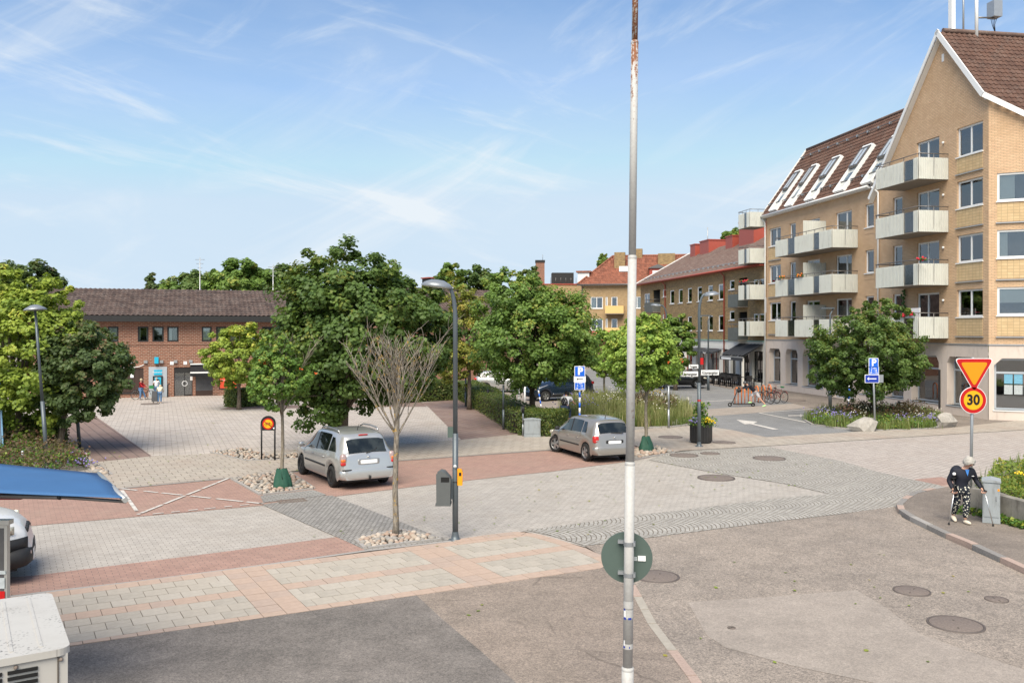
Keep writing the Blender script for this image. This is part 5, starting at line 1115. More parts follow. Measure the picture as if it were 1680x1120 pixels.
far_tree(395,424,525,50,94,'tall bright green tree above the brick bank roof','leaf_maple_mid',7000)
far_tree(458,432,525,36,100,'dark tree beyond the rusty aerial pole','leaf_far',4500)
far_tree(738,432,520,26,110,'green tree behind the black roof box','leaf_maple_mid',3600)
far_tree(788,438,520,36,118,'olive tree beyond the brick hall ridge','leaf_far',4500)
far_tree(868,432,520,20,125,'tree beside the tall brick chimney stack','leaf_far',2600)
far_tree(992,414,470,10,135,'small tree top above the red hip roof','leaf_maple_mid',1400)
far_tree(1203,371,430,18,120,'tree top rising between the red roof boxes','leaf_maple_mid',2600)
far_tree(1182,392,440,12,118,'lower tree top beside the roof mast','leaf_maple_mid',1500)
for i, x in enumerate(range(520, 720, 45)): far_tree(x, 470+6*(i % 2), 540, 34, 105+4*i, 'tree %s the brick hall and the bank building' % ['showing between','in the gap behind','further off between','half hidden between','low down between'][i], 'leaf_far', 2200)
# belt of woodland closing the far horizon
Pw = []; 
xs = rng.uniform(-150, 160, 26000); ys = 165+rng.uniform(0, 14, 26000); hh = 6.2+2.0*np.sin(xs*.11)+1.5*np.sin(xs*.31+1)+1.0*np.sin(xs*.7)
Pw = np.stack([xs, ys, rng.uniform(0, 1, 26000)**.7*hh], 1)
stuff(tag(put('woodland', leaves_mesh('woodland', 'leaf_far', Pw, rng.normal(0,.5,(26000,3))+np.array([0,-.5,.7]), rng.uniform(.6,1.2,26000), rng.uniform(0,1,26000))), 'belt of distant woodland closing the horizon behind the houses', 'woodland'))
# ------------------------------------------------------------------ hedges
def hedge(px, w, h, label, n, mat='leaf_hedge', ls=.07, dens=1.0):
    P = [Vector(G(*p)) for p in px]; c0 = P[0]; t = thing('hedge', label, 'hedge', (c0.x, c0.y, 0)); core = MB(); PP = []; NN = []
    L = sum((b-a).length for a, b in zip(P, P[1:]))
    for a, b in zip(P, P[1:]):
        d = (b-a); l = d.length; d = d/l; nn = Vector((-d.y, d.x)); a0, b0 = a-c0, b-c0; i_ = .12
        q = [a0+nn*(w/2-i_)+d*i_, a0-nn*(w/2-i_)+d*i_, b0-nn*(w/2-i_)-d*i_, b0+nn*(w/2-i_)-d*i_]
        if (q[1]-q[0]).cross(q[2]-q[0]) < 0: q = q[::-1]
        core.prism([tuple(v) for v in q], 0, h-i_)
        m = int(n*l/L); A = np.array([w*l, h*l, h*l, h*w, h*w]); which = rng.choice(5, m, p=A/A.sum()); u = rng.uniform(0, 1, m); v = rng.uniform(0, 1, m)
        s = np.where(which <= 2, u*l, np.where(which == 3, 0, l)); o = np.where(which == 0, (v-.5)*w, np.where(which == 1, w/2, np.where(which == 2, -w/2, (u-.5)*w))); z = np.where(which == 0, h, v*h)
        nx = np.where(which == 3, -1.0, np.where(which == 4, 1.0, 0)); no = np.where(which == 1, 1.0, np.where(which == 2, -1.0, 0)); nz_ = np.where(which == 0, 1.0, 0)
        j = rng.normal(0, .035, (m,3)); pp = np.stack([a0.x+d.x*s+nn.x*o, a0.y+d.y*s+nn.y*o, z], 1)+j; PP.append(pp); NN.append(np.stack([d.x*nx+nn.x*no, d.y*nx+nn.y*no, nz_], 1)+rng.normal(0,.45,(m,3))+np.array([0,0,.3]))
    core.build('inner_twigs', MAT['bark_dark'], t); PP = np.concatenate(PP); NN = np.concatenate(NN); m = len(PP)
    put('foliage', leaves_mesh('foliage', mat, PP, NN, ls*rng.uniform(.6,1.4,m), rng.uniform(0,1,m)), t); return t
hedge([(878,716),(905,706)], 1.5, .95, 'clipped hedge block behind the grey utility cabinet', 9000)
hedge([(868,711),(800,671)], 1.4, .95, 'long clipped hedge running along the red paved path', 9000)
hedge([(800,671),(762,650)], 1.5, 1.05, 'far stretch of clipped hedge along the red paved path', 7000, ls=.09)
hedge([(378,668),(428,664)], 1.2, 1.0, 'low clipped hedge below the small yellow green maple', 5000, ls=.1)
hedge([(620,662),(735,655)], 1.5, 1.25, 'dark clipped hedge behind the large maple', 8000, ls=.1)
hedge([(-140,742),(105,733)], 1.2, 1.15, 'dark clipped hedge under the left maples', 11000, ls=.08)
# ------------------------------------------------------------------ planting beds
def inside(p, poly):
    r = False; j = len(poly)-1
    for i in range(len(poly)):
        if (poly[i][1] > p[1]) != (poly[j][1] > p[1]) and p[0] < (poly[j][0]-poly[i][0])*(p[1]-poly[i][1])/(poly[j][1]-poly[i][1])+poly[i][0]: r = not r
        j = i
    return r
def blades_mesh(name, mat, P, hts, wid, tint, bend=.35):
    n = len(P); a = rng.uniform(0, 6.28, n); d = np.stack([np.cos(a), np.sin(a), np.zeros(n)], 1); s = np.stack([-np.sin(a), np.cos(a), np.zeros(n)], 1); b = rng.uniform(.1, 1, n)*bend
    v = np.empty((n, 5, 3)); w = wid[:,None]; h = hts[:,None]; up = np.array([0,0,1.0])
    v[:,0] = P-s*w; v[:,1] = P+s*w; m_ = P+up*h*.6+d*h*.25*b[:,None]; v[:,2] = m_+s*w*.8; v[:,3] = m_-s*w*.8; v[:,4] = P+up*h*(1-.25*b[:,None])+d*h*b[:,None]
    base = (np.arange(n)*5)[:,None]; me = bpy.data.meshes.new(name); me.vertices.add(n*5); me.vertices.foreach_set('co', v.reshape(-1))
    li = np.concatenate([base+np.array([[0,1,2,3]]), base+np.array([[3,2,4]])], 1).reshape(-1); tot = np.tile(np.array([4,3], np.int32), n); st = np.concatenate([[0], np.cumsum(tot)[:-1]]).astype(np.int32)
    me.loops.add(len(li)); me.polygons.add(2*n); me.loops.foreach_set('vertex_index', li.astype(np.int32)); me.polygons.foreach_set('loop_start', st); me.polygons.foreach_set('loop_total', tot)
    me.update(calc_edges=True); at_ = me.attributes.new('tint', 'FLOAT', 'FACE'); at_.data.foreach_set('value', np.repeat(tint, 2).astype(np.float32)); me.materials.append(MAT[mat]); return me
def scatter(poly, n):
    xs = [p[0] for p in poly]; ys = [p[1] for p in poly]; out = []
    while len(out) < n:
        p = (random.uniform(min(xs), max(xs)), random.uniform(min(ys), max(ys)))
        if inside(p, poly): out.append(p)
    return np.array(out)
def tufts(name, poly, ntuft, per, mat, h, spread, label, zb=.05, w=.012, bend=.5):
    C = scatter(poly, ntuft); th = rng.uniform(.6, 1.15, ntuft); tt = rng.uniform(0, .6, ntuft); idx = np.repeat(np.arange(ntuft), per); n = len(idx)
    P = np.stack([C[idx,0]+rng.normal(0, spread, n), C[idx,1]+rng.normal(0, spread, n), np.full(n, zb)], 1)
    return stuff(tag(put(name, blades_mesh(name, mat, P, h*th[idx]*rng.uniform(.5,1.1,n), rng.uniform(.6,1.4,n)*w, np.clip(tt[idx]+rng.uniform(0,.45,n),0,1), bend)), label, 'grass'))
def blooms(name, poly, n, mat, z0, z1, r, label, clus=8):
    C = scatter(poly, max(1, n//clus)); mb = MB()
    for c in C:
        for k in range(clus):
            p = (c[0]+random.gauss(0,.2), c[1]+random.gauss(0,.2)); 
            z = random.uniform(z0, z1); mb.add([(p[0]-r,p[1],z),(p[0],p[1]-r,z),(p[0]+r,p[1],z),(p[0],p[1]+r,z),(p[0],p[1],z+r*1.2),(p[0],p[1],z-r)], [(0,1,4),(1,2,4),(2,3,4),(3,0,4),(1,0,5),(2,1,5),(3,2,5),(0,3,5)])
    return stuff(tag(mb.build(name, MAT[mat]), label, 'flowers'))
def low_leaves(name, poly, n, mat, h, ls, label, cat='shrub', hfun=None):
    C = scatter(poly, n); z = rng.uniform(.02, 1, n)**.6*h*(.7+.5*np.sin(C[:,0]*2.1)*np.sin(C[:,1]*1.7)+.25*rng.uniform(0,1,n))
    P = np.stack([C[:,0], C[:,1], np.maximum(.05, z)], 1); return stuff(tag(put(name, leaves_mesh(name, mat, P, rng.normal(0,.5,(n,3))+np.array([0,-.2,.7]), ls*rng.uniform(.6,1.4,n), rng.uniform(0,1,n))), label, cat))
def kerbed(name, px, h=.1):
    pts = [G(*p) for p in px]; a_ = sum(pts[i-1][0]*pts[i][1]-pts[i][0]*pts[i-1][1] for i in range(len(pts)))
    if a_ < 0: pts = pts[::-1]
    o = struct(MB().prism(pts, -.02, h-.02).build(name, MAT['soil'])); bmx = bmesh.new(); bmx.from_mesh(o.data); bmesh.ops.triangulate(bmx, faces=bmx.faces[:]); bmx.to_mesh(o.data); bmx.free()
    P = [Vector(p) for p in pts]
    for a, b in zip(P, P[1:]+P[:1]):
        L = (b-a).length; k = max(1, round(L/1.0)); t = (b-a)/L; n = Vector((t.y, -t.x))
        for i in range(k):
            p, q = a.lerp(b, i/k)+t*.008, a.lerp(b, (i+1)/k)-t*.008; MB().prism([tuple(p), tuple(p+n*.1), tuple(q+n*.1), tuple(q)], -.02, h+random.uniform(-.004,.004)).build('kerb_stone', MAT['granite'], o)
    return pts
bedM = [(922,672),(926,690),(960,699),(1036,704),(1100,702),(1138,697),(1147,686),(1118,672),(1060,664),(990,658),(950,660)]
pm_ = kerbed('grass_bed', bedM)
tufts('tall_grass', pm_, 330, 34, 'grass_dry', 1.0, .13, 'tall dry ornamental grass filling the bed by the car park')
tufts('green_grass', pm_, 260, 30, 'grass_green', .6, .14, 'green grass tufts along the bed by the car park')
blooms('purple_flowers', [G(*p) for p in [(922,672),(926,690),(980,700),(1010,690),(990,662)]], 150, 'flower_purple', .35, .9, .035, 'purple flowers in the tall grass bed')
blooms('pale_flowers', pm_, 140, 'flower_white', .6, 1.0, .03, 'pale flower heads among the tall grass')
blooms('yellow_flowers', [G(*p) for p in [(1066,672),(1066,668),(1078,668),(1078,672)]], 40, 'flower_yellow', .7, 1.3, .04, 'yellow flower spikes in the tall grass bed')
low_leaves('red_shrubs', [G(*p) for p in [(1040,682),(1040,672),(1110,676),(1110,688)]], 2600, 'shrub_red', .9, .09, 'dark red leaved shrubs in the tall grass bed')
bedR = [(1322,690),(1335,697),(1370,702),(1420,706),(1480,706),(1530,703),(1548,697),(1540,686),(1500,679),(1440,675),(1370,676),(1335,682)]
pr_ = kerbed('flower_bed', bedR, .06)
tufts('bed_grass', pr_, 300, 30, 'grass_green', .5, .16, 'arching green grass in the flower bed around the tree')
tufts('bed_dry_grass', pr_, 70, 26, 'grass_dry', .6, .14, 'dry straw coloured grass in the flower bed around the tree')
low_leaves('bed_red_shrubs', [G(*p) for p in [(1370,694),(1400,680),(1480,681),(1540,690),(1500,698)]], 6000, 'shrub_red', .75, .08, 'dark red leaved shrubs in the flower bed around the tree')
low_leaves('bed_herbs', pr_, 5000, 'leaf_rowan', .45, .08, 'leafy green herbs in the flower bed around the tree')
blooms('bed_purple_flowers', [G(*p) for p in [(1335,694),(1345,684),(1400,684),(1410,700),(1370,701)]], 170, 'flower_purple', .25, .6, .035, 'violet flowers at the street end of the flower bed')
blooms('bed_purple_flowers', [G(*p) for p in [(1460,702),(1470,692),(1540,694),(1540,700)]], 160, 'flower_purple', .25, .5, .035, 'violet flowers beside the large boulder of the flower bed')
blooms('bed_pale_flowers', pr_, 90, 'flower_white', .4, .75, .03, 'pale flower heads in the flower bed around the tree')
# rocks
plain('boulder', (0.36,0.335,0.30), 0.9, var=0.4, vscale=7, bump=0.8, dirt=0.6)
def rock_mesh(name, r, seed, mat, jag=.22):
    R_ = random.Random(seed); bm = bmesh.new(); bmesh.ops.create_icosphere(bm, subdivisions=2, radius=1)
    ph = [R_.uniform(0,6) for _ in range(6)]
    for v in bm.verts:
        c = v.co; k = 1+jag*(math.sin(2.3*c.x+ph[0])*math.sin(2.9*c.y+ph[1])+.6*math.sin(4.1*c.z+ph[2]+2*c.x)+.35*R_.uniform(-1,1)); v.co = Vector((c.x*k*r[0], c.y*k*r[1], c.z*k*r[2]))
    me = bpy.data.meshes.new(name); bm.to_mesh(me); bm.free(); me.materials.append(MAT[mat]); return me
for (x, y, r, lb) in ((1418,707,(.62,.45,.36),'low cracked grey boulder at the front of the flower bed'),(1550,700,(.5,.42,.42),'pale rounded boulder at the end of the flower bed'),(1107,699,(.2,.18,.18),'small grey boulder at the edge of the tall grass bed')):
    X, Y = G(x, y); tag(put('boulder', rock_mesh('boulder', r, int(x), 'boulder'), None, (X, Y, r[2]*.6)), lb, 'boulder')
# stone beds around the street trees: every stone a piece
plain('cobble_a', (0.37,0.305,0.245), 0.8, var=0.25, vscale=9); plain('cobble_b', (0.28,0.26,0.235), 0.8, var=0.3, vscale=9); plain('cobble_c', (0.43,0.37,0.31), 0.8, var=0.2, vscale=9); plain('cobble_d', (0.34,0.25,0.195), 0.8, var=0.25, vscale=9)
cob = [rock_mesh('cobble', (.5,.42,.3), i, 'cobble_'+'abcd'[i % 4], .12) for i in range(8)]
for me_ in cob:
    bmx = bmesh.new(); bmx.from_mesh(me_); bmesh.ops.dissolve_limit(bmx, angle_limit=.25, verts=bmx.verts, edges=bmx.edges); bmx.to_mesh(me_); bmx.free()
    for p in me_.polygons: p.use_smooth = True
def stonebed(px, n, smin, smax, z0=.03):
    pts = [G(*p) for p in px]; o = sheet('stone_bed', px, z0+.004, 'soil'); P = [Vector(p) for p in pts]; placed = []
    a_ = sum(pts[i-1][0]*pts[i][1]-pts[i][0]*pts[i-1][1] for i in range(len(pts))); tries = 0
    while len(placed) < n and tries < 12000:
        tries += 1; c = scatter(pts, 1)[0]; s = random.uniform(smin, smax)
        if all((c[0]-q[0])**2+(c[1]-q[1])**2 > ((s+q[2])*.40)**2 for q in placed):
            placed.append((c[0], c[1], s)); b = put('cobble_stone', random.choice(cob), o, (c[0], c[1], z0+s*.22), random.uniform(0, 6.28)); b.scale = (s, s, s)
    for a, b in zip(P, P[1:]+P[:1]):
        if a_ < 0: a, b = b, a
        L = (b-a).length; k = max(1, round(L/.7)); t = (b-a)/L; nn = Vector((t.y, -t.x))
        for i in range(k):
            p, q = a.lerp(b, i/k)+t*.006, a.lerp(b, (i+1)/k)-t*.006; MB().prism([tuple(p), tuple(p+nn*.09), tuple(q+nn*.09), tuple(q)], .0, z0+.03+random.uniform(-.004,.004)).build('edge_stone', MAT['granite'], o)
stonebed([(588,888),(655,872),(722,886),(660,893),(602,901)], 200, .09, .18)
stonebed([(383,787),(470,775),(512,803),(430,813)], 220, .10, .19)
sheet('sett_border', [(427,815),(514,805),(536,813),(524,815),(432,826)], .032, 'stone_sett')
stonebed([(1022,742),(1078,735),(1104,743),(1030,756)], 90, .14, .26)
stonebed([(348,743),(400,737),(440,748),(407,757)], 130, .09, .16)
stonebed([(407,757),(440,748),(520,745),(520,752)], 60, .09, .16)
stonebed([(110,742),(125,738),(180,780),(160,780)], 70, .15, .28)
# left shrub bed and bright ground cover by the low wall
lb_ = [G(*p) for p in [(-120,760),(-120,742),(110,738),(150,770),(60,790),(-60,800)]]
low_leaves('bed_shrubs', lb_, 9000, 'shrub_red', .8, .08, 'low reddish shrubs under the left maples')
low_leaves('bed_green_shrubs', lb_, 5000, 'leaf_rowan', .6, .08, 'low green shrubs under the left maples')
blooms('bed_violet_flowers', [G(*p) for p in [(108,770),(112,760),(140,768),(135,775)]], 70, 'flower_purple', .2, .4, .03, 'violet flowers at the corner of the left shrub bed')
gc = [wl[0]+Vector((.1,.1)), wl[1]+Vector((.2,0)), wl[2]+Vector((.2,0)), wl[3]+Vector((.2,0)), wl[4]+Vector((.2,0)), Vector(G(1900,800)), Vector(G(1700,790)), Vector(G(1640,797))]
gcp = [tuple(p) for p in gc]
so_ = struct(MB().prism(gcp, .0, .58).build('planting_soil', MAT['soil']))
bmx = bmesh.new(); bmx.from_mesh(so_.data); bmesh.ops.recalc_face_normals(bmx, faces=bmx.faces[:]); bmesh.ops.triangulate(bmx, faces=bmx.faces[:]); bmx.to_mesh(so_.data); bmx.free()
C = scatter(gcp, 9000); P = np.stack([C[:,0], C[:,1], .60+rng.uniform(0,1,9000)**1.5*.22*(1+np.sin(C[:,0]*3)*.4)], 1)
stuff(tag(put('ground_cover', leaves_mesh('ground_cover', 'groundcover', P, rng.normal(0,.45,(9000,3))+np.array([0,-.1,.8]), .075*rng.uniform(.6,1.5,9000), rng.uniform(0,1,9000))), 'yellow green ground cover spilling over the low wall', 'shrub'))
C = scatter(gcp, 500); P = np.stack([C[:,0], C[:,1], np.full(500,.6)], 1)
stuff(tag(put('wall_grass', blades_mesh('wall_grass', 'grass_green', P, rng.uniform(.2,.5,500), rng.uniform(.006,.012,500), rng.uniform(0,1,500))), 'grass blades growing in the bed above the low wall', 'grass'))
for (x, y, h_) in ((1665,790,.75),(1648,800,.45),(1678,800,.6),(1690,790,.9)):
    X, Y = G(x, y+40); Y = 20.5; X = (x-CX)/F*Y+.3; wd = thing('tall_weed', 'tall weed with yellow flower heads in the bed above the wall', 'plant', (X, Y, .58), 0, 'weeds above the low wall')
    MB().tube([(0,0,0),(.03,0,h_*.6),(.06,.02,h_)], .012, 5).build('stem', MAT['leaf_rowan'], wd); mb = MB()
    for k in range(9): mb.ball((.06+random.gauss(0,.05), .02+random.gauss(0,.05), h_+random.gauss(0,.04)), .025, 6, 4)
    mb.build('flower_head', MAT['flower_yellow'], wd)
    n = 40; z = rng.uniform(.1, .9, n)*h_; put('leaves', leaves_mesh('leaves', 'groundcover', np.stack([rng.normal(.03,.06,n), rng.normal(0,.06,n), z], 1), rng.normal(0,.6,(n,3))+np.array([0,0,.6]), np.full(n,.09), rng.uniform(0,1,n)), wd)
# weeds at wall foot
C = np.array([(wl[1].x-.12+random.gauss(0,.06), wl[1].y+random.gauss(0,.15)) for _ in range(120)]+[(wl[2].lerp(wl[3], random.random())+Vector((-.1+random.gauss(0,.05),0)))[:] for _ in range(260)]+[(wl[0].x-.1+random.gauss(0,.1), wl[0].y+random.gauss(0,.1)) for _ in range(100)])
stuff(tag(put('wall_foot_weeds', leaves_mesh('wall_foot_weeds', 'leaf_rowan', np.stack([C[:,0], C[:,1], .125+rng.uniform(0,.16,len(C))], 1), rng.normal(0,.5,(len(C),3))+np.array([0,0,.7]), rng.uniform(.05,.11,len(C)), rng.uniform(0,1,len(C)))), 'green weeds growing along the foot of the low wall', 'weeds'))

n = 345; C = np.concatenate([scatter([G(*p) for p in [(150,700),(700,668),(870,712),(400,790),(200,800)]], 200), scatter([G(*p) for p in [(420,900),(1000,760),(1400,760),(1100,900)]], 120), scatter([G(*p) for p in [(700,1000),(1600,860),(1660,1100),(900,1110)]], 25)])
stuff(tag(put('fallen_leaves', leaves_mesh('fallen_leaves', 'groundcover', np.stack([C[:,0], C[:,1], np.full(n,.048)], 1), rng.normal(0,.12,(n,3))+np.array([0,0,1]), rng.uniform(.04,.09,n), rng.uniform(.3,1,n))), 'scattered fallen leaves on the paving and asphalt', 'leaves'))
# ================================================================== street furniture
def pole_mat():
    t = NT('pole_paint'); o = t.obj(); n = t.noise(t.map(o, 0, (1,1,.12)), 14, 6, .75); n2 = t.noise(o, 26, 5, .7); sp = t.n('ShaderNodeSeparateXYZ'); t.l(o, sp.inputs[0])
    zf = t.rng(sp.outputs[2], 6.0, 8.4, 0.0, 0.19)
    rust = t.rng(t.math('ADD', t.math('MULTIPLY', n, .62), t.math('ADD', t.math('MULTIPLY', n2, .38), zf)), .60, .68)
    c = t.mix(t.rng(n2, .35, .75), (0.46,0.455,0.44), (0.40,0.39,0.375)); c = t.mix(rust, c, t.mix(n2, (0.30,0.10,0.03), (0.13,0.06,0.035)))
    t.bsdf(c, .55, 0, t.bump(rust, .3, .004), .35); MAT['pole_paint'] = t.m
pole_mat()
plain('lamp_steel', (0.11,0.13,0.145), 0.4, 0.35, var=0.12); plain('lamp_steel_light', (0.27,0.29,0.31), 0.4, 0.4, var=0.15); plain('lamp_glass', (0.62,0.62,0.60), 0.25, var=0.1, coat=.3)
plain('sign_back', (0.085,0.12,0.105), 0.55, 0.1, var=0.1); plain('sign_blue', (0.01,0.12,0.62), 0.4, var=0.05); plain('sign_navy', (0.012,0.04,0.33), 0.4, var=0.05); plain('sign_red', (0.48,0.008,0.008), 0.4, var=0.05); plain('sign_yellow', (0.68,0.27,0.004), 0.4, var=0.04); plain('sign_yellow2', (0.74,0.40,0.008), 0.4, var=0.04); plain('galvanised', (0.36,0.38,0.40), 0.4, 0.6, var=0.15)
plain('bin_grey', (0.10,0.108,0.108), 0.6, var=0.12, bump=.2); plain('orange_plastic', (0.85,0.33,0.01), 0.5, var=0.05); plain('bag_green', (0.022,0.085,0.055), 0.6, var=0.3, vscale=9); plain('cabinet_grey', (0.31,0.34,0.36), 0.6, var=0.15, vscale=4, dirt=0.5)
pl = thing('street_pole', 'tall weathered white steel pole with rust near its top', 'pole', (1.335, 10.1, 0))
top = Vector((.10, 0, 8.9)); P_ = lambda z: tuple(top*(z/8.9))
def zz_(y): return H+(HOR-y)/F*10.1
segs = [(-.02, zz_(1094), .069),(zz_(1094), zz_(758), .057),(zz_(758), zz_(420), .050),(zz_(420), zz_(68), .0425),(zz_(68), 8.9, .035)]
for i, (a, b, r) in enumerate(segs):
    MB().tube([P_(a), P_(b)], r, 20).build('pole_section', MAT['pole_paint'], pl)
    if i: MB().tube([P_(a-.03), P_(a-.015), P_(a+.01)], [segs[i-1][2]+.002, segs[i-1][2]+.003, r+.001], 20, cap=False).build('collar', MAT['pole_paint'], pl)
for (z, dz) in ((zz_(1005), .05),(zz_(990), .04),(zz_(1058), .03)):
    MB().tube([P_(z-dz), P_(z+dz)], .0578, 20, cap=False).build('sticker_scrap', MAT['pole_paint'], pl)
for (y, c, a0, a1, h) in ((998,'sign_navy',200,225,.012),(1012,'sign_navy',200,235,.014),(1012,'sign_navy',262,300,.012),(1005,'white_print',205,232,.04),(1059,'sign_navy',200,228,.012),(1052,'white_print',205,225,.03),(1059,'sign_navy',275,285,.012)):
    mb = MB(); z = zz_(y); cx_ = P_(z)[0]; r = .0588; n_ = 5
    for i in range(n_):
        t0, t1 = [math.radians(a0+(a1-a0)*k/n_) for k in (i, i+1)]
        mb.quad((cx_+r*math.cos(t0), r*math.sin(t0), z-h), (cx_+r*math.cos(t1), r*math.sin(t1), z-h), (cx_+r*math.cos(t1), r*math.sin(t1), z+h), (cx_+r*math.cos(t0), r*math.sin(t0), z+h))
    mb.build('sticker', MAT[c], pl)
rs = thing('round_sign', 'round traffic sign seen from its grey green back, clamped to the pole', 'sign', (1.335+.02, 10.1, zz_(918)), math.radians(-10))
MB().lathe([(0,0),(.298,0),(.30,.012),(.298,.024),(0,.024)], 40, (-.03,.10,0), (0,1,0), sm=False).build('sign_plate', MAT['sign_back'], rs)
for dz in (-.17, .19):
    cl_ = MB().tube([(.0,.0,dz-.022),(.0,.0,dz+.022)], .063, 18, cap=False).box(-.13,-.05,.03,.095,dz-.012,dz+.022).build('clamp', MAT['galvanised'], rs); MB().box(.05,.075,-.05,.06,dz-.02,dz+.02).build('clamp_bolt', MAT['galvanised'], cl_)
MB().box(.10,.19,.088,.0905+.006,-.03,.03).build('sticker', MAT['white_print'], rs); MB().box(.03,.09,.088,.096,-.03,.015).build('sticker', MAT['poster_pale'], rs)
def arch_lamp(base, label, hgt, side, reach, hoff=.38, r=.055, head=.33, mat='lamp_steel', grp=None, tilt=0.0, disc=False, rot=0.0, steps=None):
    X, Y = G(*base); o = thing('street_lamp', label, 'street lamp', (X, Y, 0), rot, grp); o.rotation_euler = (0, tilt, rot)
    MB().lathe([(r*3.0,.0),(r*3.0,.03),(r*1.8,.05),(r*1.5,.12),(r*1.25,.2)], 16).build('foot', MAT[mat], o)
    lo = MB().tube([(0,0,0),(0,0,hgt*.42)], r*1.22, 14).build('lower_tube', MAT[mat], o)
    if disc:
        MB().tube([(0,0,hgt*.42),(0,0,hgt)], [r, r*.75], 12).build('upper_tube', MAT[mat], o)
        MB().lathe([(0,hgt+.12),(head*.35,hgt+.10),(head*.8,hgt+.02),(head,hgt-.04),(head*.98,hgt-.06),(head*.35,hgt-.08),(0,hgt-.09)], 24).build('lamp_head', MAT['lamp_steel_light'], o)
    else:
        rz2 = .72; pts = [(0,0,hgt*.42),(0,0,hgt-rz2)]; 
        for k in range(1, 9):
            a = math.pi/2*k/8; pts.append((side*reach*(1-math.cos(a)), 0, hgt-rz2+rz2*math.sin(a)))
        MB().tube(pts, [r]*2+[r*.95-.002*k for k in range(8)], 12).build('upper_tube', MAT[mat], o)
        hx = side*hoff; hz_ = pts[-1][2]-.01
        mb = MB().lathe([(0,.11),(head*.4,.10),(head*.8,.04),(head,-.02),(head*.97,-.05)], 24).lathe([(head*.97,-.05),(head*.5,-.06),(0,-.065)], 24, m=1); mb.xf(Matrix.Translation((hx,0,hz_)) @ Matrix.Rotation(-side*.12, 4, 'Y')); mb.build('lamp_head', [MAT['lamp_steel_light'], MAT['lamp_glass']], o)
        MB().tube([pts[-1], (hx-side*head*.55, 0, hz_+.02)], [.045,.06], 10).build('head_joint', MAT['lamp_steel_light'], o)
    return o
l2 = arch_lamp((747,887), 'grey arched street lamp carrying a litter bin and an orange box', 5.35, -1, .20, .38, .05, .33)
MB().box(-.16,-.035,-.02,.0,2.16,2.38).build('small_plate', MAT['sign_back'], l2)
l3 = arch_lamp((1147,733), 'dark arched street lamp with street name signs beside the hexagonal planter', 5.75, 1, .24, .46, .055, .30)
l1 = arch_lamp((78,768), 'leaning grey street lamp with flat disc head beside the left maples', 5.1, -1, .4, .4, .05, .34, disc=True, tilt=-.078)
l5 = arch_lamp((1093,640), 'distant arched street lamp behind the dark leafy tree', 6.2, -1, .4, .75, .06, .40)
def led_lamp(base, y_top, label, side=-1):
    X, Y = G(*base); h_ = H+(HOR-y_top)/F*Y; o = thing('led_lamp', label, 'street lamp', (X, Y, 0)); MB().tube([(0,0,0),(0,0,h_*.25)], .10, 10).build('lower_tube', MAT['lamp_steel'], o); MB().tube([(0,0,h_*.25),(0,0,h_-.35),(.35*-side*.5,0,h_)], [.06,.05,.04], 8).build('upper_tube', MAT['lamp_steel'], o)
    MB().box(-.55 if side < 0 else -.2, .2 if side < 0 else .55, -.13, .13, h_-.02, h_+.06).build('lamp_head', MAT['lamp_steel'], o)
led_lamp((1162,640), 518, 'slim lamp with flat head on the pavement before the cafe'); led_lamp((1362,668), 506, 'slim lamp with flat head beside the flower bed tree')
# litter bin and orange box on the lamp
X, Y = G(747, 887); bn = thing('litter_bin', 'dark grey plastic litter bin hung on the arched lamp post', 'bin', (X-.235, Y-.02, 1.05-.25))
mb = MB(); pr_o = [(-.145,0),(.14,0),(.15,.52),(.02,.66),(-.06,.68),(-.15,.62)]; mb.prism(pr_o, -.17, .17, 0, 'y'); o = mb.build('bin_body', MAT['bin_grey'], bn); bv = o.modifiers.new('bevel', 'BEVEL'); bv.width = .03; bv.segments = 3
MB().box(-.165,.15,-.18,.18,-.035,.005).build('bin_base', MAT['bin_grey'], bn); MB().box(.15,.185,-.03,.03,.08,.5).build('mount_rail', MAT['lamp_steel'], bn); MB().box(-.05,.12,-.176,-.171,.46,.56).build('bin_opening', MAT['black_print'], bn)
ob = thing('orange_box', 'small orange box with dark slot strapped to the arched lamp post', 'box', (X+.10, Y-.02, 1.17)); o = MB().prism([(-.05,0),(.05,0),(.055,.26),(.03,.33),(-.05,.35)], -.06, .06, 0, 'y').build('box_body', MAT['orange_plastic'], ob); bv = o.modifiers.new('bevel', 'BEVEL'); bv.width = .012; bv.segments = 2
MB().box(-.02,.03,-.065,-.061,.2,.27).build('slot', MAT['black_print'], ob); MB().lathe([(0,0),(.035,0),(.035,.008),(0,.008)], 14, (-.10,-.075,.40), (0,-1,0)).build('round_label', MAT['lamp_glass'], ob); MB().tube([(-.1,.02,.06),(-.1,.02,.075)], .072, 14, cap=False).build('strap', MAT['dark_frame'], ob)
# street name signs on the dark lamp
X, Y = G(1147, 733)
def name_sign(txt, x0, x1, z, rz, label, h_=.2):
    o = thing('street_name_sign', label, 'sign', (X, Y-.07, z), rz); w = x1-x0
    MB().box(x0, x1, -.012, .012, -h_/2, h_/2).build('sign_plate', MAT['white_print'], o); mb = MB().box(x0, x1, -.0145, -.0125, h_/2-.014, h_/2).box(x0, x1, -.0145, -.0125, -h_/2, -h_/2+.014); mb.build('sign_border', MAT['black_print'], o)
    text_mesh(txt, h_*.75, MAT['black_print'], o, Matrix.Translation(((x0+x1)/2, -.0135, -.01)) @ STAND, sx=min(1.0, w*.88/(len(txt)*h_*.75*.5)), bold=.004)
name_sign('Köpmangatan', -.72, -.06, 2.75, math.radians(5), 'white Köpmangatan name plate on the planter side lamp, arm over the grass bed', .22)
name_sign('Köpmangatan', .06, .74, 2.8, math.radians(5), 'white Köpmangatan name plate on the planter side lamp, arm toward the cafe', .22)
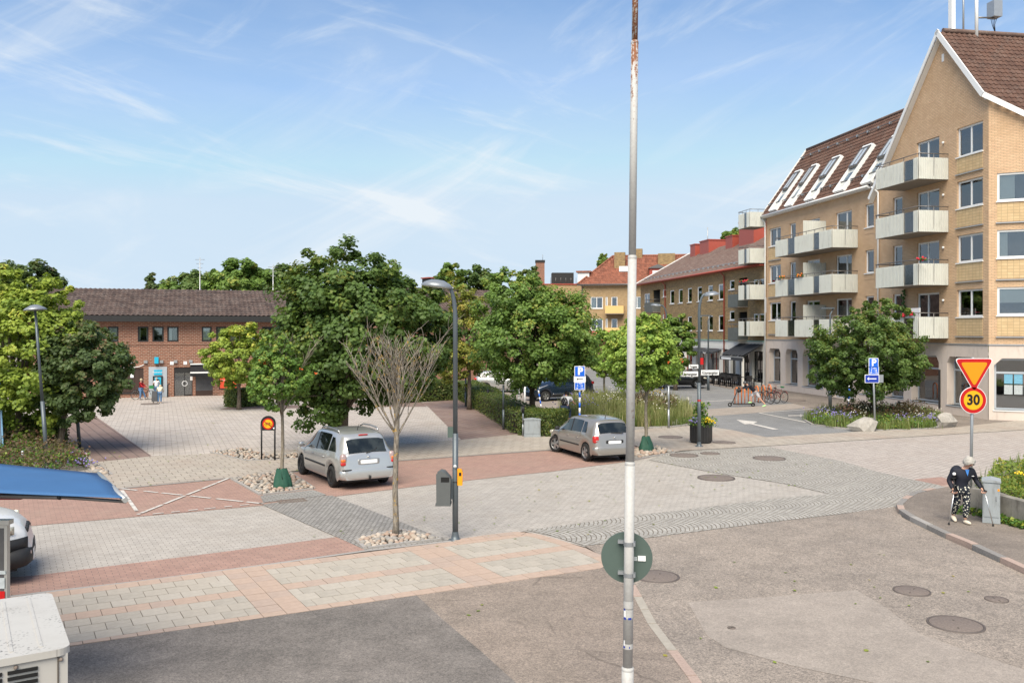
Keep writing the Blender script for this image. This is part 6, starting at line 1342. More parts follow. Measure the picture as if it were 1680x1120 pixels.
name_sign('Torggatan', -.40, -.05, 3.03, math.radians(2), 'white Torggatan name plate above the other plates on the lamp', .17)
MB().box(.03,.14,-.09,-.06,3.1,3.35).build('red_sticker', MAT['sign_red'], l3); MB().tube([(0,0,1.72),(0,0,1.78)], .069, 12, cap=False).build('red_band', MAT['sign_red'], l3)
def roundrect(w, h, r, n=4):
    pts = []
    for (sx, sy, a0) in ((1,-1,-90),(1,1,0),(-1,1,90),(-1,-1,180)):
        for k in range(n+1):
            a = math.radians(a0+90*k/n); pts.append((sx*(w/2-r)+r*math.cos(a), sy*(h/2-r)+r*math.sin(a)))
    return pts
def plate(o, w, h, cz, face, border='white_print', r=.03, bw=.022, y=0.0, cx=0.0):
    q = [(p[0]+cx, p[1]+cz) for p in roundrect(w, h, r)]; b = MB().prism(q, y-.008, y+.008, 0, 'y').build('sign_plate', MAT[border], o)
    q = [(p[0]+cx, p[1]+cz) for p in roundrect(w-2*bw, h-2*bw, r*.7)]; MB().prism(q, y-.0125, y-.0085, 0, 'y').build('sign_face', MAT[face], b); return b
def arrow(o, cx, cz, L, s, mat, y, name='arrow'):
    MB().prism([(cx-L/2,cz),(cx-L/2+s*1.6,cz-s*1.5),(cx-L/2+s*1.15,cz-s*.35),(cx+L/2,cz-s*.35),(cx+L/2,cz+s*.35),(cx-L/2+s*1.15,cz+s*.35),(cx-L/2+s*1.6,cz+s*1.5)], y-.0165, y-.013, 0, 'y').build(name, MAT[mat], o)
def banded(o, h, r, lean=0.0, first='white_print', alt='sign_blue', n=9, lean_x=0.0):
    for i in range(n): MB().tube([(lean_x*i/n,0,h*i/n),(lean_x*(i+1)/n,0,h*(i+1)/n)], r, 10).build('post_band', MAT[first if i % 2 == 0 else alt], o)
X, Y = G(951, 712); ps = thing('parking_sign', 'blue parking sign with arrow plate on a blue and white banded post', 'sign', (X, Y, 0)); k = Y/F
zt = lambda y: H+(HOR-y)*k
banded(ps, zt(600), .04, n=13)
plate(ps, .45, .45, zt(609), 'sign_blue', y=-.06, r=.02); plate(ps, .50, .26, zt(621.5), 'white_print', y=-.06, r=.01); plate(ps, .45, .33, zt(633), 'sign_blue', y=-.06, r=.02)
text_mesh('P', .42, MAT['white_print'], ps, Matrix.Translation((0.02,-.0735,zt(609))) @ STAND, bold=.02); arrow(ps, 0, zt(621.5), .27, .04, 'black_print', -.06)
for i, tx in enumerate(('1 tim', '9 - 18', '(9 - 15)')): text_mesh(tx, .105, MAT['white_print'], ps, Matrix.Translation((0,-.0735,zt(628.5+4.2*i))) @ STAND, bold=.001)
X, Y = G(1436, 708); ps2 = thing('parking_sign', 'blue parking sign above a blue arrow plate on a steel post in the flower bed', 'sign', (X, Y, 0)); k = Y/F
MB().tube([(0,0,0),(-.11,0,zt(588))], .04, 10).build('post', MAT['galvanised'], ps2)
plate(ps2, .42, .42, zt(595), 'sign_blue', y=-.06, cx=-.1); plate(ps2, .44, .36, zt(607.5), 'sign_blue', y=-.06, cx=-.09); plate(ps2, .62, .36, zt(621), 'sign_navy', y=-.06, cx=-.17)
text_mesh('P', .40, MAT['white_print'], ps2, Matrix.Translation((-.09,-.0735,zt(595))) @ STAND, bold=.014); arrow(ps2, -.18, zt(621), .40, .055, 'white_print', -.06)
for i, tx in enumerate(('2 tim', '9 - 18', '(9 - 15)')): text_mesh(tx, .11, MAT['white_print'], ps2, Matrix.Translation((-.09,-.0735,zt(603.7+3.8*i))) @ STAND, bold=.001)
MB().box(.14,.36,.02,.05,zt(621)-.17,zt(621)+.17).build('grille_plate', MAT['galvanised'], ps2)
# give way and speed signs
X, Y = G(1592, 846); k = Y/F; yz = thing('yield_sign', 'yellow give way triangle above a round yellow 30 speed limit sign on a post', 'sign', (X, Y, .11)); zt = lambda y: H+(HOR-y)*k-.11
MB().tube([(0,0,0),(.06,0,zt(586))], .034, 12).build('post', MAT['galvanised'], yz)
def tri(hw, top, bot, r):
    c = [(-hw, top), (hw, top), (0, bot)]; out = []
    for i in range(3):
        p = Vector(c[i]); a = (Vector(c[i-1])-p).normalized(); b = (Vector(c[(i+1) % 3])-p).normalized(); 
        for t in range(5):
            s = t/4; out.append(tuple(p+(a*(1-s)**2+b*s**2)*r))
    return out[::-1] if False else out
zc_ = zt(609)
def triz(s, y0, y1, mat, name, par):
    q = tri(.47*s, .31*s, -.50*s, .12*s); q = [(x_+.06, z_+zc_+.0) for x_, z_ in q]
    a_ = sum(q[i-1][0]*q[i][1]-q[i][0]*q[i-1][1] for i in range(len(q))); q = q if a_ > 0 else q[::-1]
    return MB().prism(q, y0, y1, 0, 'y').build(name, MAT[mat], par)
tp = triz(1.0, -.06, -.045, 'white_print', 'sign_plate', yz); triz(.955, -.0635, -.0605, 'sign_red', 'sign_border', tp); triz(.70, -.0675, -.064, 'sign_yellow', 'sign_face', tp)
zs = zt(656); cxs = .035
dp = MB().lathe([(0,0),(.318,0),(.318,.015),(0,.015)], 36, (cxs,-.045,zs), (0,-1,0), sm=False).build('sign_plate', MAT['white_print'], yz)
MB().lathe([(.0,.0),(.305,0),(.305,.003),(0,.003)], 36, (cxs,-.0605,zs), (0,-1,0), sm=False).build('sign_border', MAT['sign_red'], dp); MB().lathe([(0,0),(.225,0),(.225,.003),(0,.003)], 36, (cxs,-.064,zs), (0,-1,0), sm=False).build('sign_face', MAT['sign_yellow2'], dp)
text_mesh('30', .335, MAT['black_print'], dp, Matrix.Translation((cxs,-.0685,zs)) @ STAND, bold=.012, sx=.92)
# no cycling sign: arched black frame
X, Y = G(440, 756); k = Y/F; nb = thing('no_cycling_sign', 'black arched frame sign with yellow and red no cycling disc', 'sign', (X, Y, 0), .06)
for sx in (-.22, .22): MB().tube([(sx,0,0),(sx,0,1.2)], .028, 10).build('leg', MAT['black_metal'], nb)
pts = [(-.25,1.03),(.25,1.03)]+[(.25*math.cos(math.pi*i/12), 1.27+.25*math.sin(math.pi*i/12)) for i in range(13)]
MB().prism(pts, -.02, .02, 0, 'y').build('frame_plate', MAT['black_metal'], nb)
d1 = MB().lathe([(0,0),(.19,0),(.19,.004),(0,.004)], 30, (0,-.021,1.25), (0,-1,0), sm=False).build('sign_border', MAT['sign_red'], nb); MB().lathe([(0,0),(.145,0),(.145,.004),(0,.004)], 30, (0,-.0255,1.25), (0,-1,0), sm=False).build('sign_face', MAT['sign_yellow2'], d1)
mb = MB().ring((-.07,-.033,1.23), (0,1,0), .042, .006, 14, 4).ring((.07,-.033,1.23), (0,1,0), .042, .006, 14, 4).tube([(-.07,-.033,1.23),(-.03,-.033,1.29),(.05,-.033,1.29),(.07,-.033,1.23)], .006, 4).tube([(-.03,-.033,1.29),(0,-.033,1.23),(.05,-.033,1.29)], .006, 4); mb.build('bicycle_pictogram', MAT['black_print'], d1)
MB().tube([(-.12,-.036,1.34),(.12,-.036,1.16)], .014, 5).build('red_slash', MAT['sign_red'], d1); MB().lathe([(0,0),(.03,0),(.03,.004),(0,.004)], 12, (.19,-.021,1.1), (0,-1,0)).build('white_dot', MAT['white_print'], nb)
# bollard lamps and posts by the hedge
def post(x, y, ytop, r, label, mat='lamp_steel', head=None, tilt=0.0):
    X, Y = G(x, y); h_ = H+(HOR-ytop)/F*Y; o = thing('post', label, 'post', (X, Y, .02)); o.rotation_euler = (0, tilt, 0); MB().tube([(0,0,0),(0,0,h_*.45)], r*1.15, 10).build('lower_tube', MAT[mat], o); MB().tube([(0,0,h_*.45),(0,0,h_)], r, 10).build('upper_tube', MAT[mat], o)
    if head: MB().lathe([(0,-.07),(.15,-.06),(.16,.06),(0,.07)], 16, (0,0,h_), (1,0,0)).build('mirror_head', MAT['black_metal'], o); MB().lathe([(.0,-.085),(.14,-.075)], 16, (0,0,h_), (1,0,0)).build('white_cap', MAT['white_print'], o)
    return o
post(826, 705, 632, .045, 'dark grey steel post on the red path beside the hedge'); post(764, 667, 615, .05, 'dark slim post at the far corner of the hedge'); post(131, 737, 600, .055, 'dark slim post on the red band left of the plaza', tilt=-.08)
post(858, 716, 672, .03, 'round black reflector on a thin post in front of the clipped hedge', 'galvanised', True); post(800, 672, 644, .03, 'round black reflector on a thin post by the far hedge', 'galvanised', True); post(1097, 703, 634, .04, 'plain steel post in the tall grass', 'galvanised'); post(37, 770, 740, .04, 'short pale stake in the left shrub bed', 'galvanised')
X, Y = G(888, 668); o = thing('marker_post', 'leaning blue and white banded marker post behind the hedge', 'post', (X, Y, 0)); banded(o, 1.35, .04, n=7, lean_x=-.22)
X, Y = G(1391, 672); o = thing('marker_post', 'blue and white banded marker post in front of the shop door', 'post', (X, Y, 0)); banded(o, 1.35, .05, n=7, lean_x=.1)
for i, x in enumerate((851, 861, 870)): X, Y = G(x, 665); o = thing('white_post', 'thin white post at the car park edge behind the hedge', 'post', (X, Y, 0), 0, 'white posts by the car park'); MB().tube([(0,0,0),(0,0,1.1)], .05, 8).build('post_tube', MAT['white_print'], o); MB().ball((0,0,1.1), .05, 8, 5).build('post_cap', MAT['white_print'], o)
# utility cabinets
def cabinet(loc, w, d, h, rz, label, pitch=.04):
    o = thing('utility_cabinet', label, 'cabinet', loc, rz); MB().box(-w/2,w/2,-d/2,d/2,.1,h-.03).build('cabinet_body', MAT['cabinet_grey'], o); MB().box(-w/2-.005,w/2+.005,-d/2-.005,d/2+.005,0,.1).build('plinth', MAT['cabinet_grey'], o)
    MB().prism([(-w/2-.02,h-.03),(w/2+.02,h-.03),(w/2+.02,h),(0,h+pitch),(-w/2-.02,h)], -d/2-.02, d/2+.02, 0, 'y').build('lid', MAT['cabinet_grey'], o)
    dr = MB().box(-w/2+.025,w/2-.025,-d/2-.012,-d/2-.001,.14,h-.06).build('door', MAT['cabinet_grey'], o); MB().box(w/2-.09,w/2-.06,-d/2-.022,-d/2-.013,h*.55,h*.65).build('handle', MAT['galvanised'], dr); return o
X, Y = G(873, 717); cabinet((X, Y, .03), .66, .35, .72, .05, 'grey utility cabinet in front of the clipped hedge')
X, Y = G(1637, 864); X -= .02; cb_ = cabinet((X-.1, Y+.05, .12), .34, .5, .93, math.radians(-28), 'grey metal utility cabinet against the low concrete wall')
MB().box(.12,.16,-.265,-.262,.72,.77).build('orange_sticker', MAT['orange_plastic'], cb_)
# watering bags
def bag(base, label):
    X, Y = G(*base); o = thing('watering_bag', label, 'watering bag', (X, Y, .03)); n = 26; prof = [(0,.235),(.04,.25),(.15,.235),(.32,.19),(.44,.15),(.50,.14),(.56,.12)]; vv = []
    for (z, r) in prof:
        for i in range(n):
            a = 2*math.pi*i/n; q = r*(1+.11*math.sin(5*a+z*6)+.06*math.sin(9*a+2)); vv.append((q*math.cos(a)*1.05, q*math.sin(a)*.8, z+.012*math.sin(4*a)))
    MB().add(vv, [(j*n+i, j*n+(i+1) % n, (j+1)*n+(i+1) % n, (j+1)*n+i) for j in range(len(prof)-1) for i in range(n)], 0, True).build('bag_body', MAT['bag_green'], o); MB().tube([(0,-.13,.5),(.02,-.17,.42),(.05,-.18,.3)], .012, 5).build('strap', MAT['bag_green'], o)
bag((463,803), 'green plastic watering bag on the stone bed by the silver estate car'); bag((1060,742), 'green plastic watering bag on the stone bed by the hatchback')
# hexagonal planter with flowers
X, Y = G(1150, 729); pl_ = thing('flower_planter', 'black hexagonal planter with purple and yellow flowers', 'planter', (X+.08, Y+.35, .03)); R = .44
for i in range(6):
    a0, a1 = math.pi/3*i, math.pi/3*(i+1); p0, p1 = Vector((R*math.cos(a0), R*math.sin(a0))), Vector((R*math.cos(a1), R*math.sin(a1)))
    for k in range(4):
        q0, q1 = p0.lerp(p1, k/4+.015), p0.lerp(p1, (k+1)/4-.015); n = (q0+q1).normalized()*.03; MB().prism([tuple(q0-n), tuple(q0), tuple(q1), tuple(q1-n)][::-1] if False else [tuple(q0), tuple(q1), tuple(q1-n), tuple(q0-n)], .06, .72).build('stave', MAT['dark_frame'], pl_)
MB().prism([(R*.9*math.cos(math.pi/3*i), R*.9*math.sin(math.pi/3*i)) for i in range(6)], 0, .62).build('inner_tub', MAT['dark_frame'], pl_)
n = 900; put('foliage', leaves_mesh('foliage', 'leaf_rowan', np.stack([rng.normal(0,.22,n), rng.normal(0,.2,n), .66+rng.uniform(0,.35,n)], 1), rng.normal(0,.5,(n,3))+np.array([0,0,.6]), rng.uniform(.06,.1,n), rng.uniform(0,1,n)), pl_)
n = 350; put('tall_foliage', leaves_mesh('foliage', 'leaf_rowan', np.stack([rng.normal(.0,.12,n), rng.normal(.1,.1,n), 1.0+rng.uniform(0,.55,n)], 1), rng.normal(0,.5,(n,3))+np.array([0,0,.6]), rng.uniform(.08,.12,n), rng.uniform(0,1,n)), pl_)
for (mt, cx_, m_) in (('flower_purple',-.25,26),('flower_yellow',.22,30)):
    mb = MB()
    for i in range(m_): mb.ball((cx_+random.gauss(0,.1), -.2+random.gauss(0,.1), .84+random.uniform(-.05,.14)), .042, 7, 5)
    mb.build('blossoms', MAT[mt], pl_)
# ================================================================== blue awning kiosk, air conditioner, van at the left edge
plain('awning_blue', (0.04,0.12,0.27), 0.7, var=0.12, vscale=2.5); plain('crimson', (0.22,0.008,0.03), 0.5, var=0.1); plain('ac_white', (0.46,0.44,0.405), 0.45, var=0.05, vscale=3); plain('bracket_white', (0.6,0.6,0.58), 0.5); plain('alu', (0.5,0.5,0.48), 0.35, .6, var=.1)
A0 = at(208, 816, 9.0); A1 = at(160, 775, 10.8); ki = thing('food_kiosk', 'crimson food kiosk with extended blue awning beside the parking lane', 'kiosk', (-9.4, 9.6, 0))
o3 = Vector((-9.4, 9.6, 0)); B0 = at(-420, 775, 9.6); B1 = at(-380, 716, 11.6)
mb = MB(); nu, nv = 24, 8; vv = []
for i in range(nu+1):
    for j in range(nv+1):
        u, v = i/nu, j/nv; p = (A0*(1-v)+A1*v)*(1-u)+(B0*(1-v)+B1*v)*u; p.z -= .03*math.sin(math.pi*u)+.012*math.sin(9*v+2*u); vv.append(tuple(p-o3))
fs = [(i*(nv+1)+j, i*(nv+1)+j+1, (i+1)*(nv+1)+j+1, (i+1)*(nv+1)+j) for i in range(nu) for j in range(nv)]
mb.add(vv, fs, 0, True); aw_ = mb.build('awning_fabric', MAT['awning_blue'], ki); sf = aw_.modifiers.new('solid', 'SOLIDIFY'); sf.thickness = .008
MB().tube([A0-o3+Vector((.0,-.03,-.02)), A1-o3+Vector((0,.03,-.02))], .028, 10).build('front_bar', MAT['alu'], ki)
e0 = at(98, 815, 9.15)-o3; e1 = at(-60, 812, 9.6)-o3; MB().tube([A0-o3-Vector((.05,-.1,.06)), e0], .018, 8).tube([e0, e1], .026, 8).build('folding_arm', MAT['rail_metal'], ki); MB().ball(e0, .03, 8, 6).build('arm_joint', MAT['black_metal'], ki)
sg = at(34, 811, 9.45)-o3; sg0 = Vector((1.0,0,0))
MB().box(sg0.x, sg.x, sg.y, sg.y+.06, sg.z-.055, sg.z+.05).build('sign_board', MAT['crimson'], ki); text_mesh('glass, godis', .075, MAT['white_print'], ki, Matrix.Translation((sg.x-.24, sg.y-.004, sg.z+.0)) @ STAND)
MB().box(-1.6, 1.3, sg.y+.1, sg.y+2.4, 0, 2.9).build('kiosk_body', MAT['crimson'], ki); MB().box(-1.7, 1.4, sg.y+.0, sg.y+2.5, 2.9, 3.02).build('kiosk_roof', MAT['alu'], ki)
# display door frame with payment stickers
dp_ = at(14, 985, 9.8); df = thing('display_panel', 'tall dark glass display panel with payment stickers beside the kiosk', 'panel', (dp_.x-.4, 9.8, 0))
MB().box(-.6,.40,-.03,.03,.05,2.22).build('panel_frame', MAT['alu'], df); MB().box(-.55,.365,-.036,-.031,.1,2.18).build('pane', MAT['panel_dark'], df); MB().box(-.62,.43,-.05,.05,2.22,2.27).build('top_rail', MAT['alu'], df); MB().box(-.6,.42,-.15,.15,0,.05).build('foot', MAT['alu'], df)
zq = H+(HOR-972)/F*9.8; MB().box(.26,.38,-.042,-.0375,zq-.09,zq+.03).build('red_sticker', MAT['sign_red'], df); MB().box(.26,.38,-.042,-.0375,zq+.06,zq+.18).build('pale_sticker', MAT['poster_pale'], df); MB().box(.24,.39,-.042,-.0375,zq+.22,zq+.26).build('pale_sticker', MAT['poster_pale'], df)
# air conditioner on a wall arm close to the camera
ac = thing('air_conditioner', 'off white outdoor air conditioning unit with dirty top and slotted front', 'air conditioner', (-.688, 1.35, 0), math.radians(32.4))
zt_ = H-.49
acb = MB().box(-.78,.0,.0,.327,zt_-.56,zt_-.010).build('casing', MAT['ac_white'], ac)
def dirty():
    t = NT('ac_top'); o = t.obj(); v = t.n('ShaderNodeTexVoronoi'); t.l(t.map(o, .5, (130,300,0)), v.inputs['Vector']); v.inputs['Scale'].default_value = 1
    m_ = t.rng(t.noise(t.map(o, 0, (1,1,0)), 11, 3), .44, .60)
    d = t.math('MULTIPLY', t.rng(v.outputs['Distance'], .20, .30, 1, 0), m_); dust = t.rng(t.noise(o, 9, 6, .7), .45, .8, 0, .35)
    c = t.mix(d, t.mix(dust, (0.46,0.44,0.405), (0.27,0.24,0.2)), (0.06,0.05,0.04)); t.bsdf(c, .45, 0, None, .4); MAT['ac_top'] = t.m
dirty()
q = roundrect(.79, .337, .02, 6); mb = MB().prism([(p[0]-.391, p[1]+.1635) for p in q], zt_-.011, zt_, sm=False); o = mb.build('lid', MAT['ac_top'], ac); bv = o.modifiers.new('bevel', 'BEVEL'); bv.width = .005; bv.segments = 3; bv.limit_method = 'ANGLE'; bv.angle_limit = math.radians(60)
for x_ in (-.16,-.115,-.075,-.035): MB().box(x_-.0025,x_+.0025,.02,.31,zt_-.001,zt_+.0012).build('lid_rib', MAT['ac_top'], ac)
for i in range(12):
    for (xa_, xb_) in ((-.081,-.041),(-.130,-.088),(-.178,-.137)): MB().box(xa_,xb_,-.003,.002,zt_-.0265-i*.0092,zt_-.0215-i*.0092).build('louvre_slot', MAT['black_print'], ac)
MB().box(-.0145,-.0125,-.002,.0005,zt_-.5,zt_-.011).build('panel_seam', MAT['joint_soil'], ac)
for x_ in (-.07,-.0095): MB().ball((x_,-.002,zt_-.017), .0032, 8, 5).build('screw', MAT['cast_iron'], ac)
MB().box(-.6,.0,.06,.30,zt_-.61,zt_-.57).build('bracket', MAT['bracket_white'], ac); MB().box(-.7,-.6,.06,.30,0,zt_-.57).build('stand_post', MAT['bracket_white'], ac)
MB().tube([(.012,.2,zt_-.3),(.03,.2,zt_-.36),(.03,.2,zt_-.6)], .012, 6).build('pipe', MAT['white_frame'], ac)
# light blue flag pole strip at the left edge
X, Y = G(-2, 752); fl = thing('banner_pole', 'pale blue banner pole standing in the left shrub bed', 'banner', (X, Y+.2, 0)); fl.rotation_euler = (0,-.05,0); MB().tube([(0,0,0),(0,0,3.6)], .02, 8).build('pole', MAT['galvanised'], fl); MB().box(-.55,.07,-.01,.01,.4,3.5).build('banner_cloth', plain('banner_blue', (0.22,0.40,0.60), .7), fl)
# ================================================================== vehicles
plain('silver_paint', (0.52,0.52,0.505), 0.28, 0.6, 0.5, coat=.6, var=0.03); plain('beige_paint', (0.37,0.345,0.315), 0.28, 0.6, 0.5, coat=.6, var=0.03); plain('navy_paint', (0.012,0.025,0.05), 0.25, 0.3, 0.5, coat=.8, var=0.1); plain('black_paint', (0.008,0.008,0.009), 0.2, 0.2, 0.5, coat=.8, var=0.1); plain('white_paint', (0.66,0.66,0.65), 0.35, 0.0, 0.5, coat=.4, var=0.03, dirt=.15)
plain('tyre', (0.018,0.018,0.018), 0.85, var=0.3); plain('rim', (0.42,0.42,0.42), 0.3, 0.8, var=0.1); plain('steel_rim', (0.035,0.035,0.036), 0.5, 0.5, var=0.3); plain('black_trim', (0.022,0.022,0.023), 0.6, var=0.15); plain('lens_red', (0.50,0.02,0.018), 0.15, coat=.6, var=.1); plain('lens_clear', (0.42,0.30,0.28), 0.12, .2, coat=.7, var=.1); plain('lens_orange', (0.70,0.16,0.02), 0.2, coat=.5); plain('headlamp', (0.55,0.52,0.42), 0.1, .3, coat=.8, var=.3, vscale=10); plain('chrome', (0.7,0.7,0.7), 0.12, 1.0)
def carglass():
    t = NT('car_glass'); o = t.obj(); b = t.bsdf(t.mix(t.rng(t.noise(o, 2.2, 3), .4, .65), (0.008,0.011,0.011), (0.03,0.036,0.035)), .03, 0, None, .5, .25); MAT['car_glass'] = t.m
carglass()
class Car:
    def __init__(s, name, label, cat, loc, heading, prof, belt, w, wr, wb, ra, L0, L1, paint, zsill=.24, steer=0.0, rim='rim', group=None):
        s.o = thing(name, label, cat, (loc[0], loc[1], loc[2] if len(loc) > 2 else .024), heading, group); s.paint = paint
        s.px_, s.pz = zip(*prof); s.bx, s.bz = zip(*belt); s.wx, s.ww = zip(*w); s.rx, s.rw = zip(*wr); s.wb, s.ra, s.L0, s.L1, s.zs = wb, ra, L0, L1, zsill
        xs = set(np.linspace(L0, L1, 46).tolist())
        for xa in (0, wb): xs |= set((xa+ra*math.cos(math.pi*i/10)) for i in range(11))
        xs |= set(L0+(L1-L0)*t for t in (.002,.006,.012,.02,.03,.04,.055,.07)); xs |= set(L1-(L1-L0)*t for t in (.002,.006,.012,.02,.03,.045))
        s.xs = sorted(xs); vv = []; K = 17
        for x in s.xs: vv += s.sec(x)
        n = len(s.xs); fs = [(i*K+k, i*K+k+1, (i+1)*K+k+1, (i+1)*K+k) for i in range(n-1) for k in range(K-1)]
        mb = MB().add(vv, [tuple(reversed(f)) for f in fs], 0, True); mb.f.append(list(range(K))); mb.m.append(0); mb.s.append(False); mb.f.append([(n-1)*K+k for k in range(K-1, -1, -1)]); mb.m.append(0); mb.s.append(False)
        s.body = mb.build('body', MAT[paint], s.o)
        MB().box(L0+.25, L1-.25, -s.W(wb*.5)*.80, s.W(wb*.5)*.80, zsill-.04, .62).build('underbody', MAT['black_trim'], s.o)
        tw = s.W(0)-.02
        for (xa, st) in ((0, 0), (wb, steer)):
            for sy in (1, -1): s.wheel(xa, sy*(tw-.095), sy, st, rim)
    def I(s, x, a, b): return float(np.interp(x, a, b))
    def zt(s, x): return sum(s.I(x+d, s.px_, s.pz) for d in (-.05,-.025,0,.025,.05))/5
    def W(s, x): return sum(s.I(x+d, s.wx, s.ww) for d in (-.06,0,.06))/3
    def half(s, x):
        zt = s.zt(x); zb = min(s.I(x, s.bx, s.bz), zt-.05); w = s.W(x); wr = min(s.I(x, s.rx, s.rw), w*.95); zl = s.zs+(.06 if (x < s.L0+.35 or x > s.L1-.3) else 0)
        for xa in (0, s.wb):
            if abs(x-xa) < s.ra: zl = max(zl, .31+math.sqrt(max(0, s.ra**2-(x-xa)**2)))
        zl = min(zl, zb-.12)
        zm = zl+(zb-zl)*.5
        return [(w*.94, zl), (w*.985, zl+(zb-zl)*.14), (w, zm), (w*.99, zl+(zb-zl)*.8), (w*.955, zb), (wr, zt-.065 if zt-zb > .2 else zb+(zt-zb)*.55), (wr*.9, zt-.028 if zt-zb > .2 else zb+(zt-zb)*.8), (wr*.6, zt-.008), (0, zt)]
    def sec(s, x):
        h = s.half(x); return [(x, p[0], p[1]) for p in h]+[(x, -p[0], p[1]) for p in h[-2::-1]]
    def wheel(s, x, y, sy, st, rim):
        R_ = .315; w = MB().lathe([(R_*.66,-.095),(R_*.9,-.105),(R_*.985,-.08),(R_,-.04),(R_,.04),(R_*.985,.08),(R_*.9,.105),(R_*.66,.095)], 28, ax=(0,1,0)).build('wheel', MAT['tyre'], s.o, (x, y, R_), st)
        mb = MB().lathe([(R_*.68,sy*.1),(R_*.64,sy*.085),(R_*.60,sy*.05),(0,sy*.045)], 28, ax=(0,1,0))
        r = mb.build('rim', MAT['steel_rim'], w); m2 = MB(); n = 5 if rim == 'rim' else 9
        for i in range(n):
            a = 2*math.pi*i/n; d = Vector((math.cos(a), 0, math.sin(a))); e = Vector((-math.sin(a), 0, math.cos(a))); yy = Vector((0, sy*.085, 0)); y2 = Vector((0, sy*.07, 0))
            p = [d*.03+e*.03+yy, d*R_*.64+e*.055+y2, d*R_*.64-e*.055+y2, d*.03-e*.03+yy]; m2.add(p+[q-Vector((0,sy*.03,0)) for q in p], [(0,1,2,3),(4,7,6,5),(0,4,5,1),(1,5,6,2),(2,6,7,3),(3,7,4,0)])
        m2.lathe([(.055,sy*.09),(0,sy*.095)], 12, ax=(0,1,0)).ring((0,sy*.078,0), (0,1,0), R_*.64, .014, 28, 5); m2.build('wheel_cover', MAT['rim' if rim == 'rim' else 'steel_rim'], w)
    def side(s, name, x0b, x1b, x0t, x1t, t0, t1, mat, off=.007, part=None, lvl=4, nx=8, nt=4):
        """patch on the greenhouse side (lvl 4: belt..roof) or the door skin (lvl 2)"""
        for sy in (1, -1):
            vv = []
            for j in range(nt+1):
                v = j/nt; t = t0+(t1-t0)*v
                for i in range(nx+1):
                    u = i/nx; x = (x0b+(x1b-x0b)*u)*(1-v)+(x0t+(x1t-x0t)*u)*v; h = s.half(x); p, q = h[lvl], h[lvl+1]
                    vv.append((x, sy*(p[0]+(q[0]-p[0])*t+off), p[1]+(q[1]-p[1])*t+off*.3))
            f = [(j*(nx+1)+i, j*(nx+1)+i+1, (j+1)*(nx+1)+i+1, (j+1)*(nx+1)+i) for j in range(nt) for i in range(nx)]
            MB().add(vv, f if sy < 0 else [tuple(reversed(q)) for q in f], 0, True).build(name, MAT[mat], part or s.o)
    def zside(s, name, x0, x1, za, zb, mat, off=.01, sides=(1,-1), part=None):
        """patch on the door skin at given heights"""
        for sy in sides:
            vv = []; nx = max(2, int((x1-x0)/.08)+1)
            for z in (za, zb):
                for i in range(nx+1):
                    x = x0+(x1-x0)*i/nx; h = s.half(x); y = float(np.interp(z, [p[1] for p in h[:5]], [p[0] for p in h[:5]])); vv.append((x, sy*(y+off), z))
            f = [(i, i+1, nx+2+i, nx+1+i) for i in range(nx)]; o = MB().add(vv, f if sy < 0 else [tuple(reversed(q)) for q in f], 0, True).build(name, MAT[mat], part or s.o); m = o.modifiers.new('solid', 'SOLIDIFY'); m.thickness = off*.9; m.offset = -1
    def top(s, name, x0, x1, y0, y1, mat, off=.008, taper=0.0, n=8, part=None):
        vv = []
        for i in range(n+1):
            x = x0+(x1-x0)*i/n; h = s.half(x); dz = (s.zt(x+.02)-s.zt(x-.02))/.04; nn = Vector((-dz, 0, 1)).normalized()*off
            for j in range(n+1):
                y = (y0+(y1-y0)*j/n)*(1-taper*i/n); ys = [p[0] for p in h[8:3:-1]]; zs = [p[1] for p in h[8:3:-1]]; z = float(np.interp(abs(y), ys, zs)); vv.append((x+nn.x, y, z+nn.z))
        return MB().add(vv, [(i*(n+1)+j, (i+1)*(n+1)+j, (i+1)*(n+1)+j+1, i*(n+1)+j+1) for i in range(n) for j in range(n)], 0, True).build(name, MAT[mat], part or s.o)
    def blob(s, name, c, r, mat, part=None, pw=4.0):      # superellipsoid
        mb = MB(); n, k = 16, 10; vv = []; sg = lambda v, e: math.copysign(abs(v)**e, v); e = 2/pw
        for i in range(k+1):
            t = -math.pi/2+math.pi*i/k
            for j in range(n):
                a = 2*math.pi*j/n; vv.append((c[0]+r[0]*sg(math.cos(t), e)*sg(math.cos(a), e), c[1]+r[1]*sg(math.cos(t), e)*sg(math.sin(a), e), c[2]+r[2]*sg(math.sin(t), e)))
        return mb.add(vv, [(i*n+j, i*n+(j+1) % n, (i+1)*n+(j+1) % n, (i+1)*n+j) for i in range(k) for j in range(n)], 0, True).build(name, MAT[mat], part or s.o)
def axle(pRL, pFL, pRR):
    r, f, q = Vector(G(*pRL)), Vector(G(*pFL)), Vector(G(*pRR)); d = (f-r).normalized(); c = (r+q)/2; return c, math.atan2(d.y, d.x)
c, hd = axle((550,800), (499,778), (625,792))
v = Car('parked_car', 'silver compact people carrier with roof rails and tow bar parked by the stone bed', 'car', c, hd,
    [(-.84,.42),(-.82,.62),(-.80,.93),(-.75,1.00),(-.40,1.47),(-.28,1.55),(.0,1.60),(.5,1.63),(1.2,1.62),(1.62,1.56),(2.55,1.10),(2.75,1.04),(3.2,.93),(3.42,.80),(3.5,.55),(3.53,.42)],
    [(-.9,.98),(-.3,1.01),(1.5,.95),(2.7,.90),(3.6,.7)], [(-.86,.66),(-.80,.80),(-.55,.865),(0,.885),(2.3,.885),(3.0,.85),(3.35,.72),(3.53,.45)], [(-.85,.60),(-.5,.60),(0,.64),(1.2,.655),(2.2,.66),(2.8,.66),(3.5,.4)], 2.70, .375, -.84, 3.53, 'silver_paint', .24, 0, 'steel')
